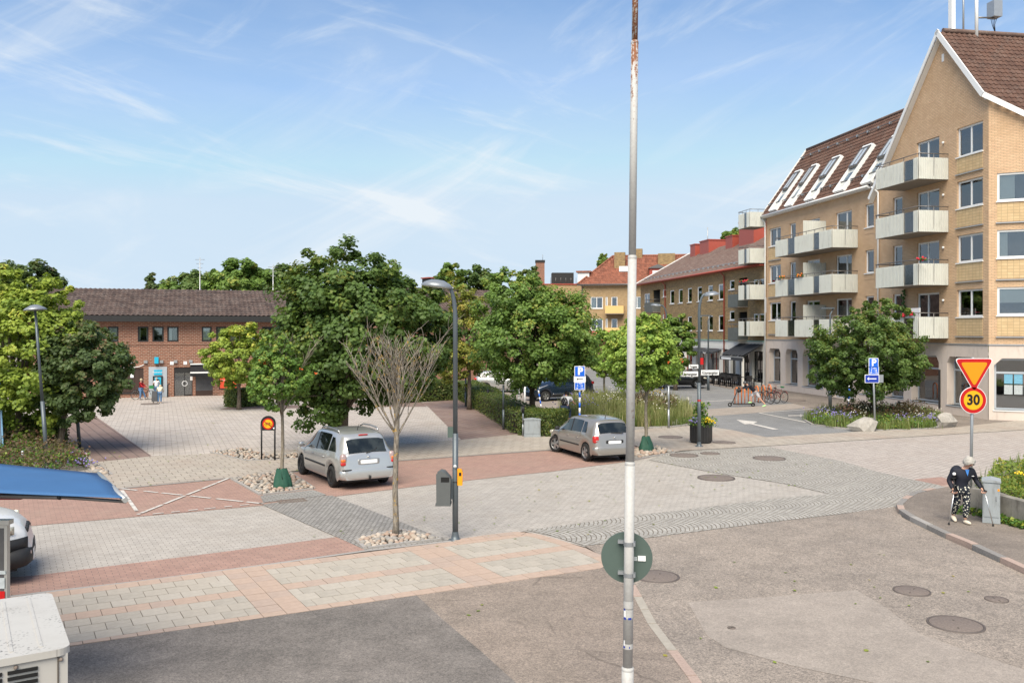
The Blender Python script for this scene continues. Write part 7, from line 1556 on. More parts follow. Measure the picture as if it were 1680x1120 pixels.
v.top('rear_window', -.71, -.44, -.58, .58, 'car_glass', .022); v.top('windscreen', 1.72, 2.50, -.64, .64, 'car_glass', .008)
v.side('side_window', 1.32, 2.28, 1.34, 1.72, .08, .90, 'car_glass'); v.side('side_window', .34, 1.22, .34, 1.22, .08, .90, 'car_glass'); v.side('quarter_window', -.30, .26, .06, .26, .10, .80, 'car_glass')
v.side('window_pillar', 1.22, 1.32, 1.22, 1.34, .06, .92, 'black_trim', .005)
v.zside('side_moulding', .42, 2.2, .565, .61, 'black_trim', .018); v.zside('door_seam', 1.255, 1.263, .32, .96, 'black_trim', .004); v.zside('door_seam', .33, .338, .55, .98, 'black_trim', .004); v.zside('door_seam', 2.28, 2.288, .40, .93, 'black_trim', .004)
for x in (1.42, .52): v.zside('door_handle', x, x+.17, .825, .85, 'silver_paint', .03)
for sy in (1, -1):
    tl = v.blob('tail_lamp', (-.70, sy*.745, .87), (.10,.095,.17), 'lens_clear', None, 3); v.blob('lamp_segment', (-.755, sy*.765, .855), (.055,.07,.045), 'lens_orange', tl, 3.5); v.blob('lamp_segment', (-.755, sy*.765, .76), (.055,.075,.05), 'lens_red', tl, 4)
    MB().tube([(-.05, sy*.60, 1.585),(.1, sy*.615, 1.655),(.6, sy*.63, 1.675),(1.15, sy*.63, 1.66),(1.38, sy*.62, 1.59)], .024, 8).build('roof_rail', MAT['rim'], v.o)
    v.blob('wing_mirror', (2.22, sy*.985, 1.03), (.08,.10,.075), 'silver_paint', None, 3); v.blob('bumper_strip', (-.80, sy*.66, .585), (.05,.15,.022), 'black_trim', None, 4); v.blob('headlamp', (3.28, sy*.60, .76), (.12,.16,.08), 'headlamp', None, 3)
v.blob('rear_bumper', (-.66, 0, .45), (.20,.85,.175), 'silver_paint', None, 5); bp = v.blob('number_plate', (-.815, 0, .79), (.012,.26,.055), 'white_print', None, 10); v.blob('plate_recess', (-.80, 0, .79), (.012,.33,.085), 'rim', None, 8)
v.blob('brake_light', (-.355, 0, 1.518), (.03,.15,.016), 'lens_red', None, 4); MB().tube([(-.76,.06,1.04),(-.70,-.22,1.10),(-.66,-.30,1.16)], .013, 6).build('wiper', MAT['black_trim'], v.o); MB().tube([(.1,0,1.61),(-.06,0,1.82)], [.012,.005], 6).build('antenna', MAT['black_trim'], v.o); v.blob('tow_bar', (-.90, 0, .36), (.05,.03,.05), 'black_trim', None, 2); MB().tube([(-.6,0,.3),(-.88,0,.3),(-.93,0,.4)], .02, 6).build('tow_arm', MAT['black_trim'], v.o); v.blob('badge', (-.80,0,.93), (.01,.045,.028), 'chrome', None, 2); v.o.scale = (.955,)*3
c, hd = axle((966,758), (915,742.5), (1019,752.5))
v = Car('parked_car', 'beige grey small hatchback with steered front wheels parked behind the tall pole', 'car', c, hd,
    [(-.72,.42),(-.70,.62),(-.67,.90),(-.62,.98),(-.42,1.36),(-.33,1.43),(0,1.465),(.5,1.49),(1.1,1.49),(1.45,1.44),(2.25,1.05),(2.45,.99),(2.9,.90),(3.15,.76),(3.24,.5),(3.27,.42)],
    [(-.8,.95),(0,.95),(1.4,.90),(2.4,.86),(3.3,.6)], [(-.74,.62),(-.68,.74),(-.45,.795),(0,.82),(2.1,.82),(2.7,.79),(3.1,.66),(3.27,.42)], [(-.75,.55),(-.4,.56),(0,.60),(1.1,.61),(2.0,.62),(2.5,.60),(3.2,.4)], 2.46, .355, -.72, 3.27, 'beige_paint', .22, math.radians(24))
v.top('rear_window', -.60, -.425, -.54, .54, 'car_glass', .020); v.top('windscreen', 1.55, 2.2, -.6, .6, 'car_glass')
v.side('side_window', 1.15, 2.05, 1.16, 1.5, .08, .9, 'car_glass'); v.side('side_window', .35, 1.07, .35, 1.07, .08, .9, 'car_glass'); v.side('quarter_window', -.05, .28, .08, .28, .10, .86, 'car_glass'); v.side('window_pillar', 1.07, 1.15, 1.07, 1.16, .06, .92, 'black_trim', .005)
v.zside('side_moulding', .42, 1.95, .50, .545, 'black_trim', .016); v.zside('door_seam', 1.10, 1.108, .30, .90, 'black_trim', .004); v.zside('door_seam', .30, .308, .55, .93, 'black_trim', .004); v.zside('door_seam', 2.05, 2.058, .38, .87, 'black_trim', .004)
for x in (1.24, .46): v.zside('door_handle', x, x+.16, .76, .785, 'beige_paint', .028)
for sy in (1, -1):
    tl = v.blob('tail_lamp', (-.575, sy*.68, .80), (.10,.10,.125), 'lens_red', None, 4); v.blob('lamp_segment', (-.64, sy*.665, .765), (.045,.06,.03), 'lens_clear', tl, 3)
    v.blob('wing_mirror', (2.0, sy*.90, .95), (.07,.09,.065), 'black_trim', None, 3); v.blob('headlamp', (3.02, sy*.58, .70), (.12,.13,.075), 'headlamp', None, 3)
v.blob('rear_bumper', (-.55, 0, .44), (.19,.79,.16), 'beige_paint', None, 5); v.blob('plate_recess', (-.685, 0, .70), (.012,.34,.075), 'black_trim', None, 8); v.blob('number_plate', (-.70, 0, .70), (.012,.25,.052), 'white_print', None, 10); MB().tube([(.0,0,1.46),(.0,0,1.5),(-.1,0,1.62)], [.02,.012,.005], 6).build('antenna', MAT['black_trim'], v.o); MB().tube([(-.65,-.35,.99),(-.63,.1,1.02)], .012, 6).build('wiper', MAT['black_trim'], v.o); v.blob('badge', (-.69,0,.86), (.01,.035,.03), 'chrome', None, 2); v.o.scale = (.965,)*3
def simple_car(label, c, hd, paint, suv=False, group=None, z=.01):
    h = .14 if suv else 0
    v = Car('parked_car', label, 'car', (c[0], c[1], z), hd, [(-.86,.45),(-.83,.75),(-.80,1.0+h),(-.45,1.42+h),(-.2,1.46+h*1.6),(.6,1.49+h*1.8),(1.3,1.46+h*1.6),(2.3,1.06+h),(2.6,1.0+h),(3.3,.88+h),(3.5,.7),(3.55,.45)], [(-.9,1.0+h),(1.4,.95+h),(2.5,.9+h),(3.5,.7)], [(-.86,.66),(-.6,.84),(0,.89),(2.4,.89),(3.2,.78),(3.55,.5)], [(-.86,.58),(0,.64),(1.3,.66),(2.5,.64),(3.5,.4)], 2.68, .38, -.86, 3.55, paint, .26)
    v.top('rear_window', -.74, -.47, -.6, .6, 'car_glass', .012); v.top('windscreen', 1.45, 2.25, -.62, .62, 'car_glass'); v.side('side_window', 1.2, 2.1, 1.2, 1.5, .08, .9, 'car_glass'); v.side('side_window', .2, 1.12, .25, 1.12, .08, .9, 'car_glass'); v.side('quarter_window', -.4, .12, -.15, .15, .1, .8, 'car_glass')
    for sy in (1, -1): v.blob('tail_lamp', (-.72, sy*.72, .92+h), (.10,.10,.09), 'lens_red', None, 4); v.blob('headlamp', (3.28, sy*.62, .76), (.13,.14,.07), 'headlamp', None, 3); v.blob('wing_mirror', (2.1, sy*.98, 1.02+h), (.07,.09,.07), paint, None, 3)
    v.blob('number_plate', (-.85, 0, .8), (.012,.26,.055), 'white_print', None, 10); v.blob('rear_bumper', (-.7, 0, .48), (.2,.85,.16), 'black_trim' if suv else paint, None, 5)
    if suv: v.zside('sill_trim', .42, 2.25, .28, .42, 'black_trim', .014); v.zside('sill_chrome', .5, 2.2, .44, .46, 'chrome', .016)
    return v
r_, f_ = Vector(G(948, 656)), Vector(G(891, 658)); d = (f_-r_).normalized(); hd = math.atan2(d.y, d.x); n = Vector((-d.y, d.x))
simple_car('dark navy estate car parked beyond the hedge and parking sign', r_+Vector((0,.85)), hd+.05, 'navy_paint', True)
r_ = Vector(G(860, 650)); simple_car('silver car half hidden behind the hedge maple trunk', r_+Vector((-2.6,4.5)), math.radians(-5), 'silver_paint')
f_ = Vector(G(1143, 637)); simple_car('black car parked at the kerb before the cafe', f_+Vector((-2.6,.9)), math.radians(-3), 'black_paint')
# white delivery van, only its nose in view
g_ = Vector(G(52, 957)); hv = math.radians(27); dv = Vector((math.cos(hv), math.sin(hv))); nv_ = Vector((-dv.y, dv.x)); c = g_-dv*(3.0+.92)+nv_*.75
v = Car('delivery_van', 'white delivery van with dark plastic bumper showing its nose beside the kiosk', 'van', c, hv, [(-1.2,.5),(-1.18,2.3),(-1.0,2.42),(1.9,2.42),(2.2,2.3),(2.95,1.35),(3.1,1.22),(3.6,1.08),(3.82,.9),(3.9,.62),(3.95,.45)], [(-1.2,1.2),(1.9,1.15),(3.0,1.05),(3.9,.75)], [(-1.2,.98),(0,1.0),(3.0,1.0),(3.45,.94),(3.75,.76),(3.95,.5)], [(-1.2,.92),(2.0,.86),(3.0,.8),(3.9,.5)], 3.0, .40, -1.2, 3.95, 'white_paint', .28)
v.blob('front_bumper', (3.50, 0, .44), (.46,.97,.20), 'black_trim', None, 3.6); v.zside('bumper_side', 3.42, 3.86, .56, .78, 'black_trim', .02); v.top('windscreen', 2.3, 2.95, -.8, .8, 'car_glass'); v.side('side_window', 1.9, 2.75, 2.0, 2.35, .06, .8, 'car_glass')
v.zside('headlamp', 3.08, 3.66, .86, 1.0, 'headlamp', .015)
for sy in (1, -1): v.blob('fog_lamp', (3.88, sy*.62, .50), (.04,.07,.06), 'lens_clear', None, 2)
for i in range(4): v.blob('grille_slot', (3.80, -.30+i*.17, .84), (.06,.07,.05), 'black_trim', None, 4)
# ================================================================== bicycles
plain('bike_black', (0.015,0.015,0.016), 0.4, .3); plain('bike_red', (0.16,0.02,0.015), 0.4, .1); plain('bike_green', (0.03,0.20,0.07), 0.4); plain('bike_orange', (0.80,0.19,0.02), 0.5)
def bicycle(loc, rz, label, mat='bike_black', group=None, lean=0.0, rack=False, basket=False):
    o = thing('bicycle', label, 'bicycle', loc, rz, group); o.rotation_euler = (lean, 0, rz)
    for x in (0, 1.05):
        w = MB().ring((x,0,.34), (0,1,0), .32, .02, 28, 6).build('wheel', MAT['tyre'], o); m = MB().ring((x,0,.34), (0,1,0), .298, .009, 28, 5)
        for i in range(12): a = 2*math.pi*i/12; m.tube([(x,0,.34),(x+.3*math.cos(a),0,.34+.3*math.sin(a))], .0025, 3, cap=False)
        m.build('spokes', MAT['rim'], w)
    MB().tube([(0,0,.34),(.42,0,.28),(.33,0,.78)], .014, 6).tube([(.42,0,.28),(.92,0,.72)], .018, 6).tube([(.33,0,.74),(.90,0,.80)], .016, 6).tube([(0,0,.34),(.34,0,.72)], .01, 6).build('frame', MAT[mat], o)
    MB().tube([(1.05,0,.34),(.90,0,.74),(.87,0,1.0)], .016, 6).build('fork', MAT[mat], o); MB().tube([(.72,.28,1.02),(.84,.22,1.05),(.88,0,1.02),(.84,-.22,1.05),(.72,-.28,1.02)], .012, 6).build('handlebar', MAT['rim'], o)
    m = MB().ball((.28,0,.92), (.14,.075,.035), 10, 6); m.build('saddle', MAT['black_trim'], o); MB().tube([(.33,0,.76),(.30,0,.9)], .013, 6).build('seat_post', MAT['rim'], o); MB().ring((.42,0,.28), (0,1,0), .09, .008, 16, 4).build('chain_ring', MAT['rim'], o)
    MB().tube([(-.25,0,.56),(-.1,0,.70),(.15,0,.69)], .022, 5).build('mudguard', MAT[mat], o)
    if basket: MB().box(.95,1.25,-.17,.17,.80,.82).box(.95,.965,-.17,.17,.82,1.02).box(1.235,1.25,-.17,.17,.82,1.02).box(.965,1.235,-.17,-.155,.82,1.02).box(.965,1.235,.155,.17,.82,1.02).build('basket', MAT['bike_green'], o)
    return o
for i, (x, y, m, lb) in enumerate(((1264,663,'bike_black','black bicycle leaning in the orange rack, nearest the scooter rider'),(1274,662,'bike_red','red bicycle with black wheels standing in the orange rack'),(1286,661,'bike_red','bicycle with green saddle cover at the outer end of the orange rack'))):
    X, Y = G(x, y); b = bicycle((X, Y, .01), math.radians(112), lb, m, None, .12)
    if i == 2: MB().ball((.28,0,.95), (.17,.1,.04), 10, 6).build('saddle_cover', MAT['bike_green'], b)
hoops = [(1211,664),(1222,663),(1233,662),(1244,660.5),(1255,659),(1265,657.5)]
for i, (x, y) in enumerate(hoops):
    X, Y = G(x, y); o = thing('rack_hoop', 'orange tubular bicycle rack hoop beside the cafe kerb', 'bicycle rack', (X, Y, .0), math.radians(100), 'orange rack hoops'); q = [(0,0,0),(0,0,.78)]+[(.22-.22*math.cos(math.pi*k/8), 0, .78+.22*math.sin(math.pi*k/8)) for k in range(1, 8)]+[(.44,0,.78),(.44,0,0)]; MB().tube(q, .03, 8).build('hoop_tube', MAT['bike_orange'], o)
X, Y = G(1211, 664); o = thing('cycle_helmet', 'black helmet hanging on the first orange rack hoop', 'helmet', (X, Y-.06, .86)); MB().ball((0,-.1,0), (.15,.17,.12), 12, 8).build('shell', MAT['black_trim'], o); MB().tube([(-.1,-.1,.05),(0,0,.22),(.1,-.1,.05)], .012, 5).build('strap', MAT['black_trim'], o)
# ================================================================== people
plain('skin', (0.55,0.32,0.23), 0.6, var=.08); plain('hair_white', (0.40,0.38,0.345), 0.95, var=.5, vscale=26); plain('hair_dark', (0.02,0.016,0.013), 0.7); plain('hair_blond', (0.5,0.42,0.28), 0.8); plain('jacket_navy', (0.012,0.014,0.024), 0.75, var=.35, vscale=6); plain('shirt_blue', (0.05,0.20,0.55), 0.8); plain('shirt_white', (0.68,0.68,0.70), 0.85, var=.1); plain('shirt_cream', (0.60,0.56,0.42), 0.85, var=.12); plain('denim', (0.10,0.19,0.33), 0.85, var=.25, vscale=12); plain('denim_dark', (0.02,0.035,0.07), 0.85, var=.3); plain('shorts_grey', (0.48,0.47,0.50), 0.85, var=.12); plain('shoe_cream', (0.68,0.60,0.48), 0.7); plain('shoe_green', (0.45,0.75,0.35), 0.6); plain('shoe_dark', (0.04,0.03,0.03), 0.6); plain('helmet', (0.05,0.055,0.06), 0.35, coat=.5); plain('alu_tube', (0.6,0.6,0.6), 0.3, .8)
def print_mat(name, base, fig, scale, thr):
    t = NT(name); o = t.obj(); vo = t.n('ShaderNodeTexVoronoi'); t.l(o, vo.inputs['Vector']); vo.inputs['Scale'].default_value = scale; c = t.mix(t.rng(vo.outputs['Distance'], thr-.05, thr, 1, 0), base, fig); t.bsdf(c, .85); MAT[name] = t.m
print_mat('floral_trousers', (0.014,0.018,0.028), (0.62,0.60,0.50), 22, .37); print_mat('pack_print', (0.02,0.02,0.024), (0.5,0.5,0.5), 18, .3)
def plaid():
    t = NT('plaid'); o = t.obj(); sp = t.n('ShaderNodeSeparateXYZ'); t.l(o, sp.inputs[0]); a = t.math('GREATER_THAN', t.math('FRACT', t.math('MULTIPLY', sp.outputs[2], 9)), .5); b = t.math('GREATER_THAN', t.math('FRACT', t.math('MULTIPLY', sp.outputs[0], 9)), .5); c = t.mix(t.math('MULTIPLY', t.math('ADD', a, b), .5), (0.50,0.015,0.02), (0.02,0.006,0.008)); t.bsdf(c, .9); MAT['plaid'] = t.m
plaid()
def skin_mesh(nodes, edges, sub=1):
    """nodes: list of (x,y,z,r) or (x,y,z,rx,ry); grows a continuous skin round the edges"""
    me = bpy.data.meshes.new('sk'); me.from_pydata([n[:3] for n in nodes], edges, []); o = bpy.data.objects.new('sk', me); COL.objects.link(o)
    md = o.modifiers.new('skin', 'SKIN'); 
    for i, n in enumerate(nodes): sv = me.skin_vertices[0].data[i]; sv.radius = (n[3], n[4] if len(n) > 4 else n[3]); sv.use_root = (i == 0)
    s2 = o.modifiers.new('sub', 'SUBSURF'); s2.levels = sub; s2.render_levels = sub
    dg = bpy.context.evaluated_depsgraph_get(); r = bpy.data.meshes.new_from_object(o.evaluated_get(dg)); bpy.data.objects.remove(o)
    for p in r.polygons: p.use_smooth = True
    return r
def from_skin(name, nodes, edges, mat, parent, extra=None, sub=2):
    r = skin_mesh(nodes, edges, sub)
    if extra is not None:
        bm = bmesh.new(); bm.from_mesh(r); t = extra.mesh('x', MAT[mat]); bm.from_mesh(t); bm.to_mesh(r); bm.free()
        for p in r.polygons: p.use_smooth = True
    r.materials.clear(); r.materials.append(MAT[mat]); r.name = name; return put(name, r, parent)
def person(loc, rz, J, label, top, legs, hair, shoe, skin='skin', sc=1.0, sleeves=1.0, shorts=False, hairlong=.0, jacket_len=.0, face=True):
    """J: joints in metres, facing -y: pelvis chest neck head, sh/el/ha/hip/kn/an + L or R"""
    t = thing('person', label, 'person', loc, rz); t.scale = (sc, sc, sc); V_ = lambda k: Vector(J[k])
    nodes = []; ix = {}
    def add(k, r, r2=None, p=None): ix[k] = len(nodes); q = p if p is not None else V_(k); nodes.append((q.x, q.y, q.z, r)+((r2,) if r2 else ()))
    add('pelvis', .12, .095); add('chest', .125, .09); add('neck', .052); add('jaw', .062, .07, V_('neck').lerp(V_('head'), .55)); add('head', .082, .10); add('crown', .062, .08, V_('head')+(V_('head')-V_('neck')).normalized()*.085)
    E = [('pelvis','chest'),('chest','neck'),('neck','jaw'),('jaw','head'),('head','crown')]; ex = MB()
    for s in 'LR':
        add('sh'+s, .052); add('el'+s, .04); add('wr'+s, .028, None, V_('el'+s).lerp(V_('ha'+s), .85)); add('ha'+s, .032, .02); E += [('chest','sh'+s),('sh'+s,'el'+s),('el'+s,'wr'+s),('wr'+s,'ha'+s)]
        add('hip'+s, .085); add('kn'+s, .058); add('an'+s, .042); E += [('pelvis','hip'+s),('hip'+s,'kn'+s),('kn'+s,'an'+s)]
        d = (V_('ha'+s)-V_('el'+s)).normalized(); side = d.cross(Vector((0,1,0))); side = side.normalized() if side.length > .1 else Vector((1,0,0)); fw = d.cross(side)
        for k in range(4):
            b = V_('ha'+s)+d*.02+side*(-.028+.019*k); L = (.07,.078,.074,.058)[k]; ex.tube([b, b+d*L*.45+fw*.008, b+d*L*.65+fw*.035, b+d*L*.45+fw*.055], [.010,.0095,.0085,.007], 6)
        b = V_('ha'+s)-d*.01-side*.03; ex.tube([b, b-side*.025+d*.025, b-side*.015+d*.055+fw*.02], [.011,.0105,.008], 6)
    hd_ = V_('head'); fdir = Vector(J.get('look', (0,-1,0))).normalized(); rt = Vector((0,0,1)).cross(fdir).normalized(); upv = fdir.cross(rt)
    ex.ball(hd_+fdir*.105-upv*.012, (.014,.016,.02), 8, 6); ex.ball(hd_+rt*.085, (.012,.02,.03), 8, 6); ex.ball(hd_-rt*.085, (.012,.02,.03), 8, 6)
    from_skin('body', nodes, [(ix[a], ix[b]) for a, b in E], skin, t, ex)
    if face:
        m = MB(); [m.ball(hd_+fdir*.092+rt*k*.034+upv*.015, (.012,.008,.008), 8, 5) for k in (-1, 1)]; m.build('eyes', MAT['black_print'], t); MB().ball(hd_+fdir*.094-upv*.05, (.026,.008,.006), 8, 5).build('mouth', MAT['lens_red'] if False else plain('lips', (0.42,0.16,0.14), .5), t)
    # hair: shell around the skull, open at the face
    m = MB(); n, k = 18, 10; vv = []
    for i in range(k+1):
        th = math.pi*.74*i/k
        for j in range(n):
            a = 2*math.pi*j/n; dvec = upv*math.cos(th)+(fdir*math.cos(a)+rt*math.sin(a))*math.sin(th); cut = max(0, dvec.dot(fdir)-.15)*1.3; r = .108+hairlong*.12*max(0, -dvec.dot(upv)+.4)+random.uniform(-.012,.012); dv_ = (dvec+upv*cut*1.0).normalized(); vv.append(hd_+upv*.02+dv_*r*(1.0 if dvec.dot(fdir) < .5 else .97))
    m.add(vv, [(i*n+j, i*n+(j+1) % n, (i+1)*n+(j+1) % n, (i+1)*n+j) for i in range(k) for j in range(n)], 0, True); m.build('helmet' if hair == 'helmet' else 'hair', MAT[hair], t)
    # top garment
    pe, chv = V_('pelvis'), V_('chest'); N2 = [(*pe, .165, .13), (*pe.lerp(chv, .5), .16, .125), (*chv, .165, .12), (*chv.lerp(V_('neck'), .75), .075)]; E2 = [(0,1),(1,2),(2,3)]
    if jacket_len: N2.append((*(pe-Vector((0,0,jacket_len))), .175, .135)); E2.append((0,4))
    for s in 'LR':
        i0 = len(N2); N2 += [(*V_('sh'+s), .075), (*V_('sh'+s).lerp(V_('el'+s), min(1, sleeves*2)), .06)]; E2 += [(2, i0), (i0, i0+1)]
        if sleeves > .5: N2.append((*V_('el'+s).lerp(V_('ha'+s), .80*(sleeves-.5)*2), .046)); E2.append((i0+1, i0+2))
    from_skin('jacket' if jacket_len else 'shirt', N2, E2, top, t)
    N3 = [(*pe, .15, .12)]; E3 = []
    for s in 'LR':
        i0 = len(N3); N3 += [(*V_('hip'+s), .105), (*V_('hip'+s).lerp(V_('kn'+s), .88 if shorts else 1), .095 if shorts else .078)]; E3 += [(0, i0), (i0, i0+1)]
        if not shorts: N3.append((*V_('kn'+s).lerp(V_('an'+s), .92), .06)); E3.append((i0+1, i0+2))
    from_skin('shorts' if shorts else 'trousers', N3, E3, legs, t)
    for s in 'LR':
        a = V_('an'+s); f = Vector(J.get('foot'+s, (0,-1,0))).normalized(); m = MB(); vv = []
        c_ = a+f*.07-Vector((0,0,a.z-J.get('gz'+s, a.z-.08)-.04)); m.ball((0,0,0), (.13,.05,.042), 12, 7); m.xf(Matrix.Translation(c_) @ f.to_track_quat('X', 'Z').to_matrix().to_4x4()); m.build('shoe', MAT[shoe], t)
    return t
# woman walking with two crutches
k = .01352; base = ((1580-CX)/F*19.33, 19.33, .118)
J = dict(pelvis=(-.03,.05,.80), chest=(.0,-.02,1.10), neck=(.04,-.06,1.25), head=(.065,-.13,1.375), look=(.15,-.9,-.38),
    shR=(-.19,.02,1.16), elR=(-.27,.10,.93), haR=(-.245,-.10,.72), shL=(.20,-.02,1.16), elL=(.31,.06,.95), haL=(.375,-.14,.735),
    hipR=(-.11,.05,.76), knR=(-.10,.06,.44), anR=(-.10,.26,.12), hipL=(.07,.03,.76), knL=(.05,-.06,.45), anL=(.03,-.03,.08), footR=(-.1,-1,-.45), footL=(.1,-1,0), gzL=.0, gzR=.06)
w_ = person(base, 0, J, 'white haired person in dark jacket and floral trousers walking with two crutches', 'jacket_navy', 'floral_trousers', 'hair_white', 'shoe_cream', hairlong=.2, jacket_len=.14)
MB().poly([(.02,-.158,1.07),(.075,-.125,1.21),(-.02,-.125,1.21)]).build('blue_collar', MAT['shirt_blue'], w_); m = MB().lathe([(0,0),(.035,0),(.035,.004),(0,.004)], 14, (-.225,-.055,1.10), (-.5,-1,.1)); m.build('sleeve_badge', MAT['white_print'], w_); MB().box(.12,.17,-.145,-.14,1.06,1.075).build('chest_logo', MAT['white_print'], w_)
MB().ball((-.06,.16,1.06), (.16,.10,.20), 12, 9).build('rucksack', MAT['jacket_navy'], w_)
for (tip, top_, lb) in (((1551,859),(-.255,-.12,.74),'grey forearm crutch held in the right hand of the walking person'),((1617,863),(.385,-.16,.755),'grey forearm crutch held in the left hand beside the cabinet')):
    tx = (tip[0]-1580)*k; b = Vector((tx, -.16 if tx < 0 else -.30, 0)); tp = Vector(top_); c_ = thing('crutch', lb, 'crutch', base, 0); e = tp+(tp-b).normalized()*.26+Vector((0,.10,0))
    MB().tube([b+Vector((0,0,.03)), tp], .012, 8).build('shaft', MAT['alu_tube'], c_); MB().tube([tp, e], .014, 8).build('upper_shaft', MAT['black_trim'], c_); MB().tube([tp+Vector((0,.05,.0)), tp-Vector((0,.09,0))], .016, 8).build('grip', MAT['black_trim'], c_); MB().lathe([(.018,0),(.022,.03),(.014,.05)], 10, b).build('rubber_tip', MAT['black_trim'], c_); MB().ring(e, (0,.4,1), .05, .010, 14, 5).build('cuff', MAT['black_trim'], c_)
STD = dict(pelvis=(0,0,.92), chest=(0,-.01,1.28), neck=(0,-.02,1.47), head=(0,-.04,1.60), shR=(-.19,0,1.40), elR=(-.26,.02,1.12), haR=(-.24,-.15,.92), shL=(.19,0,1.40), elL=(.26,.02,1.12), haL=(.24,-.15,.92), hipR=(-.09,0,.88), knR=(-.10,-.02,.48), anR=(-.10,.02,.08), hipL=(.09,0,.88), knL=(.10,-.02,.48), anL=(.10,.02,.08), gzL=.0, gzR=.0)
# two people at the cash machine and one with a bicycle
p = FK.p0+FK.d*FK.x(257)-FK.n*.55; J = dict(STD); J.update(haR=(-.15,-.38,1.12), haL=(.14,-.36,1.15), elL=(.27,-.1,1.15), elR=(-.27,-.1,1.15), look=(0,-1,-.4))
person((p.x, p.y, .0), FK.rz+math.pi, J, 'person in white shirt and blue trousers using the cash machine', 'shirt_white', 'denim', 'hair_white', 'shoe_dark', sc=.76, sleeves=.3, face=False)
X, Y = G(262, 661.5); J = dict(STD); J.update(chest=(0,-.22,1.18), neck=(0,-.36,1.28), head=(0,-.46,1.36), shR=(-.18,-.24,1.25), shL=(.18,-.24,1.25), elR=(-.24,-.36,1.02), elL=(.22,-.36,1.02), haR=(-.2,-.52,.86), haL=(.1,-.52,.86), look=(-.2,-1,-.6))
person((X, Y, 0), math.pi+.3, J, 'stooped person in cream cardigan and blue jeans behind a wheeled shopping bag', 'shirt_cream', 'denim', 'hair_blond', 'shoe_cream', sc=.74, face=False)
X, Y = G(254.5, 661.5); o = thing('shopping_trolley', 'dark wheeled shopping bag beside the stooped person', 'shopping trolley', (X, Y, 0)); m = MB().prism([(-.17,.12),(.17,.12),(.15,.72),(-.15,.72)], -.12, .12, 0, 'y').build('bag', MAT['panel_dark'], o); MB().tube([(-.1,.13,.1),(-.1,.16,.9),(.1,.16,.9),(.1,.13,.1)], .012, 6).build('handle', MAT['black_metal'], o)
for x_ in (-.14, .14): MB().ring((x_,.1,.075), (1,0,0), .06, .015, 12, 5).build('wheel', MAT['tyre'], o)
X, Y = G(225, 655.5); b = bicycle((X-.1, Y, 0), math.radians(14), 'black city bicycle with green basket held near the brown shutter', 'bike_black', None, 0, basket=True); b.scale = (.86,.86,.86)
J = dict(STD); J.update(pelvis=(0,0,.88), haR=(-.28,-.45,1.0), haL=(.1,-.5,1.02), elR=(-.28,-.2,1.1), elL=(.2,-.25,1.1), knL=(.12,-.22,.50), anL=(.14,-.32,.1), footL=(.2,-1,0))
person((X+.28, Y-.12, 0), math.radians(95), J, 'person in red plaid shirt and jeans standing astride the black city bicycle', 'plaid', 'denim', 'hair_blond', 'shoe_dark', sc=.78, face=False)
# cyclist with backpack behind the hatchback
X, Y = G(932, 705); bicycle((X-.2, Y-.1, .03), math.radians(72), 'bicycle ridden between the hedge and the tall grass', 'bike_black')
J = dict(pelvis=(0,.0,.98), chest=(.05,-.26,1.28), neck=(.06,-.38,1.40), head=(.06,-.47,1.50), look=(.1,-1,-.1), shR=(-.16,-.32,1.36), elR=(-.24,-.48,1.15), haR=(-.26,-.70,1.05), shL=(.22,-.30,1.36), elL=(.30,-.48,1.14), haL=(.27,-.70,1.05), hipR=(-.09,-.02,.94), knR=(-.1,-.42,.78), anR=(-.1,-.25,.38), hipL=(.09,-.02,.94), knL=(.1,-.34,.58), anL=(.1,-.10,.22), gzL=.14, gzR=.30)
d = Vector((math.cos(math.radians(72)), math.sin(math.radians(72)))); cp_ = Vector((X-.2, Y-.1))+d*.28
cy = person((cp_.x, cp_.y, .03), math.radians(72+90), J, 'person in white shirt with patterned backpack riding a bicycle past the hedge', 'shirt_white', 'denim_dark', 'hair_dark', 'shoe_dark', sleeves=.35)
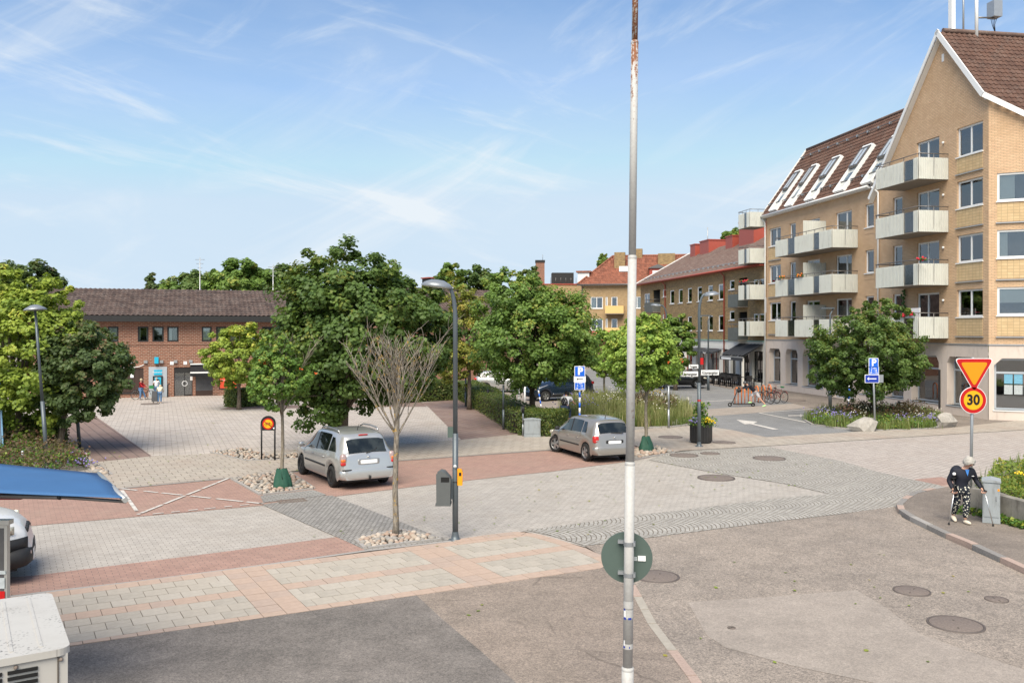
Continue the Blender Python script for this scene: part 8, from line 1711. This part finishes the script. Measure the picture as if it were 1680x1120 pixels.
m = MB(); m.ball((.02,.02,1.26), (.15,.11,.22), 14, 9); m.xf(Matrix.Rotation(-.35, 4, 'X')); 
for i in range(len(m.v)): m.v[i] = (m.v[i][0], m.v[i][1]-.42, m.v[i][2]+.02)
bpk = m.build('backpack', MAT['pack_print'], cy)
X2, Y2 = G(928, 705); MB().ball((.0,.18,.72), (.03,.03,.03), 8, 5).build('rear_light', MAT['lens_red'], cy)
# rider pushing a kick scooter by the rack
X, Y = G(1252, 666.5); sc_ = thing('kick_scooter', 'black electric kick scooter pushed along by the rider beside the rack', 'scooter', (X-2.2, Y-.15, 0), math.radians(0))
MB().box(.45,1.45,-.08,.08,.13,.18).build('deck', MAT['black_trim'], sc_); MB().tube([(.28,0,.12),(.42,0,.3),(.80,0,1.2)], .028, 8).build('stem', MAT['black_trim'], sc_); MB().tube([(.80,-.26,1.2),(.80,.26,1.2)], .018, 8).build('handlebar', MAT['black_trim'], sc_); MB().tube([(.42,0,.2),(.5,0,.16)], .04, 6).build('neck_joint', MAT['black_trim'], sc_)
for x_ in (.25, 1.58): MB().ring((x_,0,.12), (0,1,0), .09, .032, 18, 6).build('wheel', MAT['tyre'], sc_)
MB().box(1.4,1.62,-.06,.06,.12,.2).build('rear_guard', MAT['black_trim'], sc_)
J = dict(pelvis=(0,.20,.86), chest=(0,-.12,1.12), neck=(0,-.28,1.26), head=(0,-.40,1.34), look=(0,-1,-.25), shR=(-.17,-.18,1.22), elR=(-.22,-.42,1.08), haR=(-.2,-.68,1.14), shL=(.17,-.18,1.22), elL=(.22,-.42,1.06), haL=(.2,-.68,1.14), hipR=(-.09,.18,.82), knR=(-.1,-.05,.52), anR=(-.09,-.02,.27), hipL=(.09,.22,.80), knL=(.12,.42,.46), anL=(.14,.72,.14), footL=(0,-1,-.3), gzR=.19, gzL=.04)
person((X-.68, Y-.15, 0), math.radians(-90), J, 'rider in dark jacket and pale shorts with helmet kicking the scooter', 'jacket_navy', 'shorts_grey', 'helmet', 'shoe_green', shorts=True, face=False)
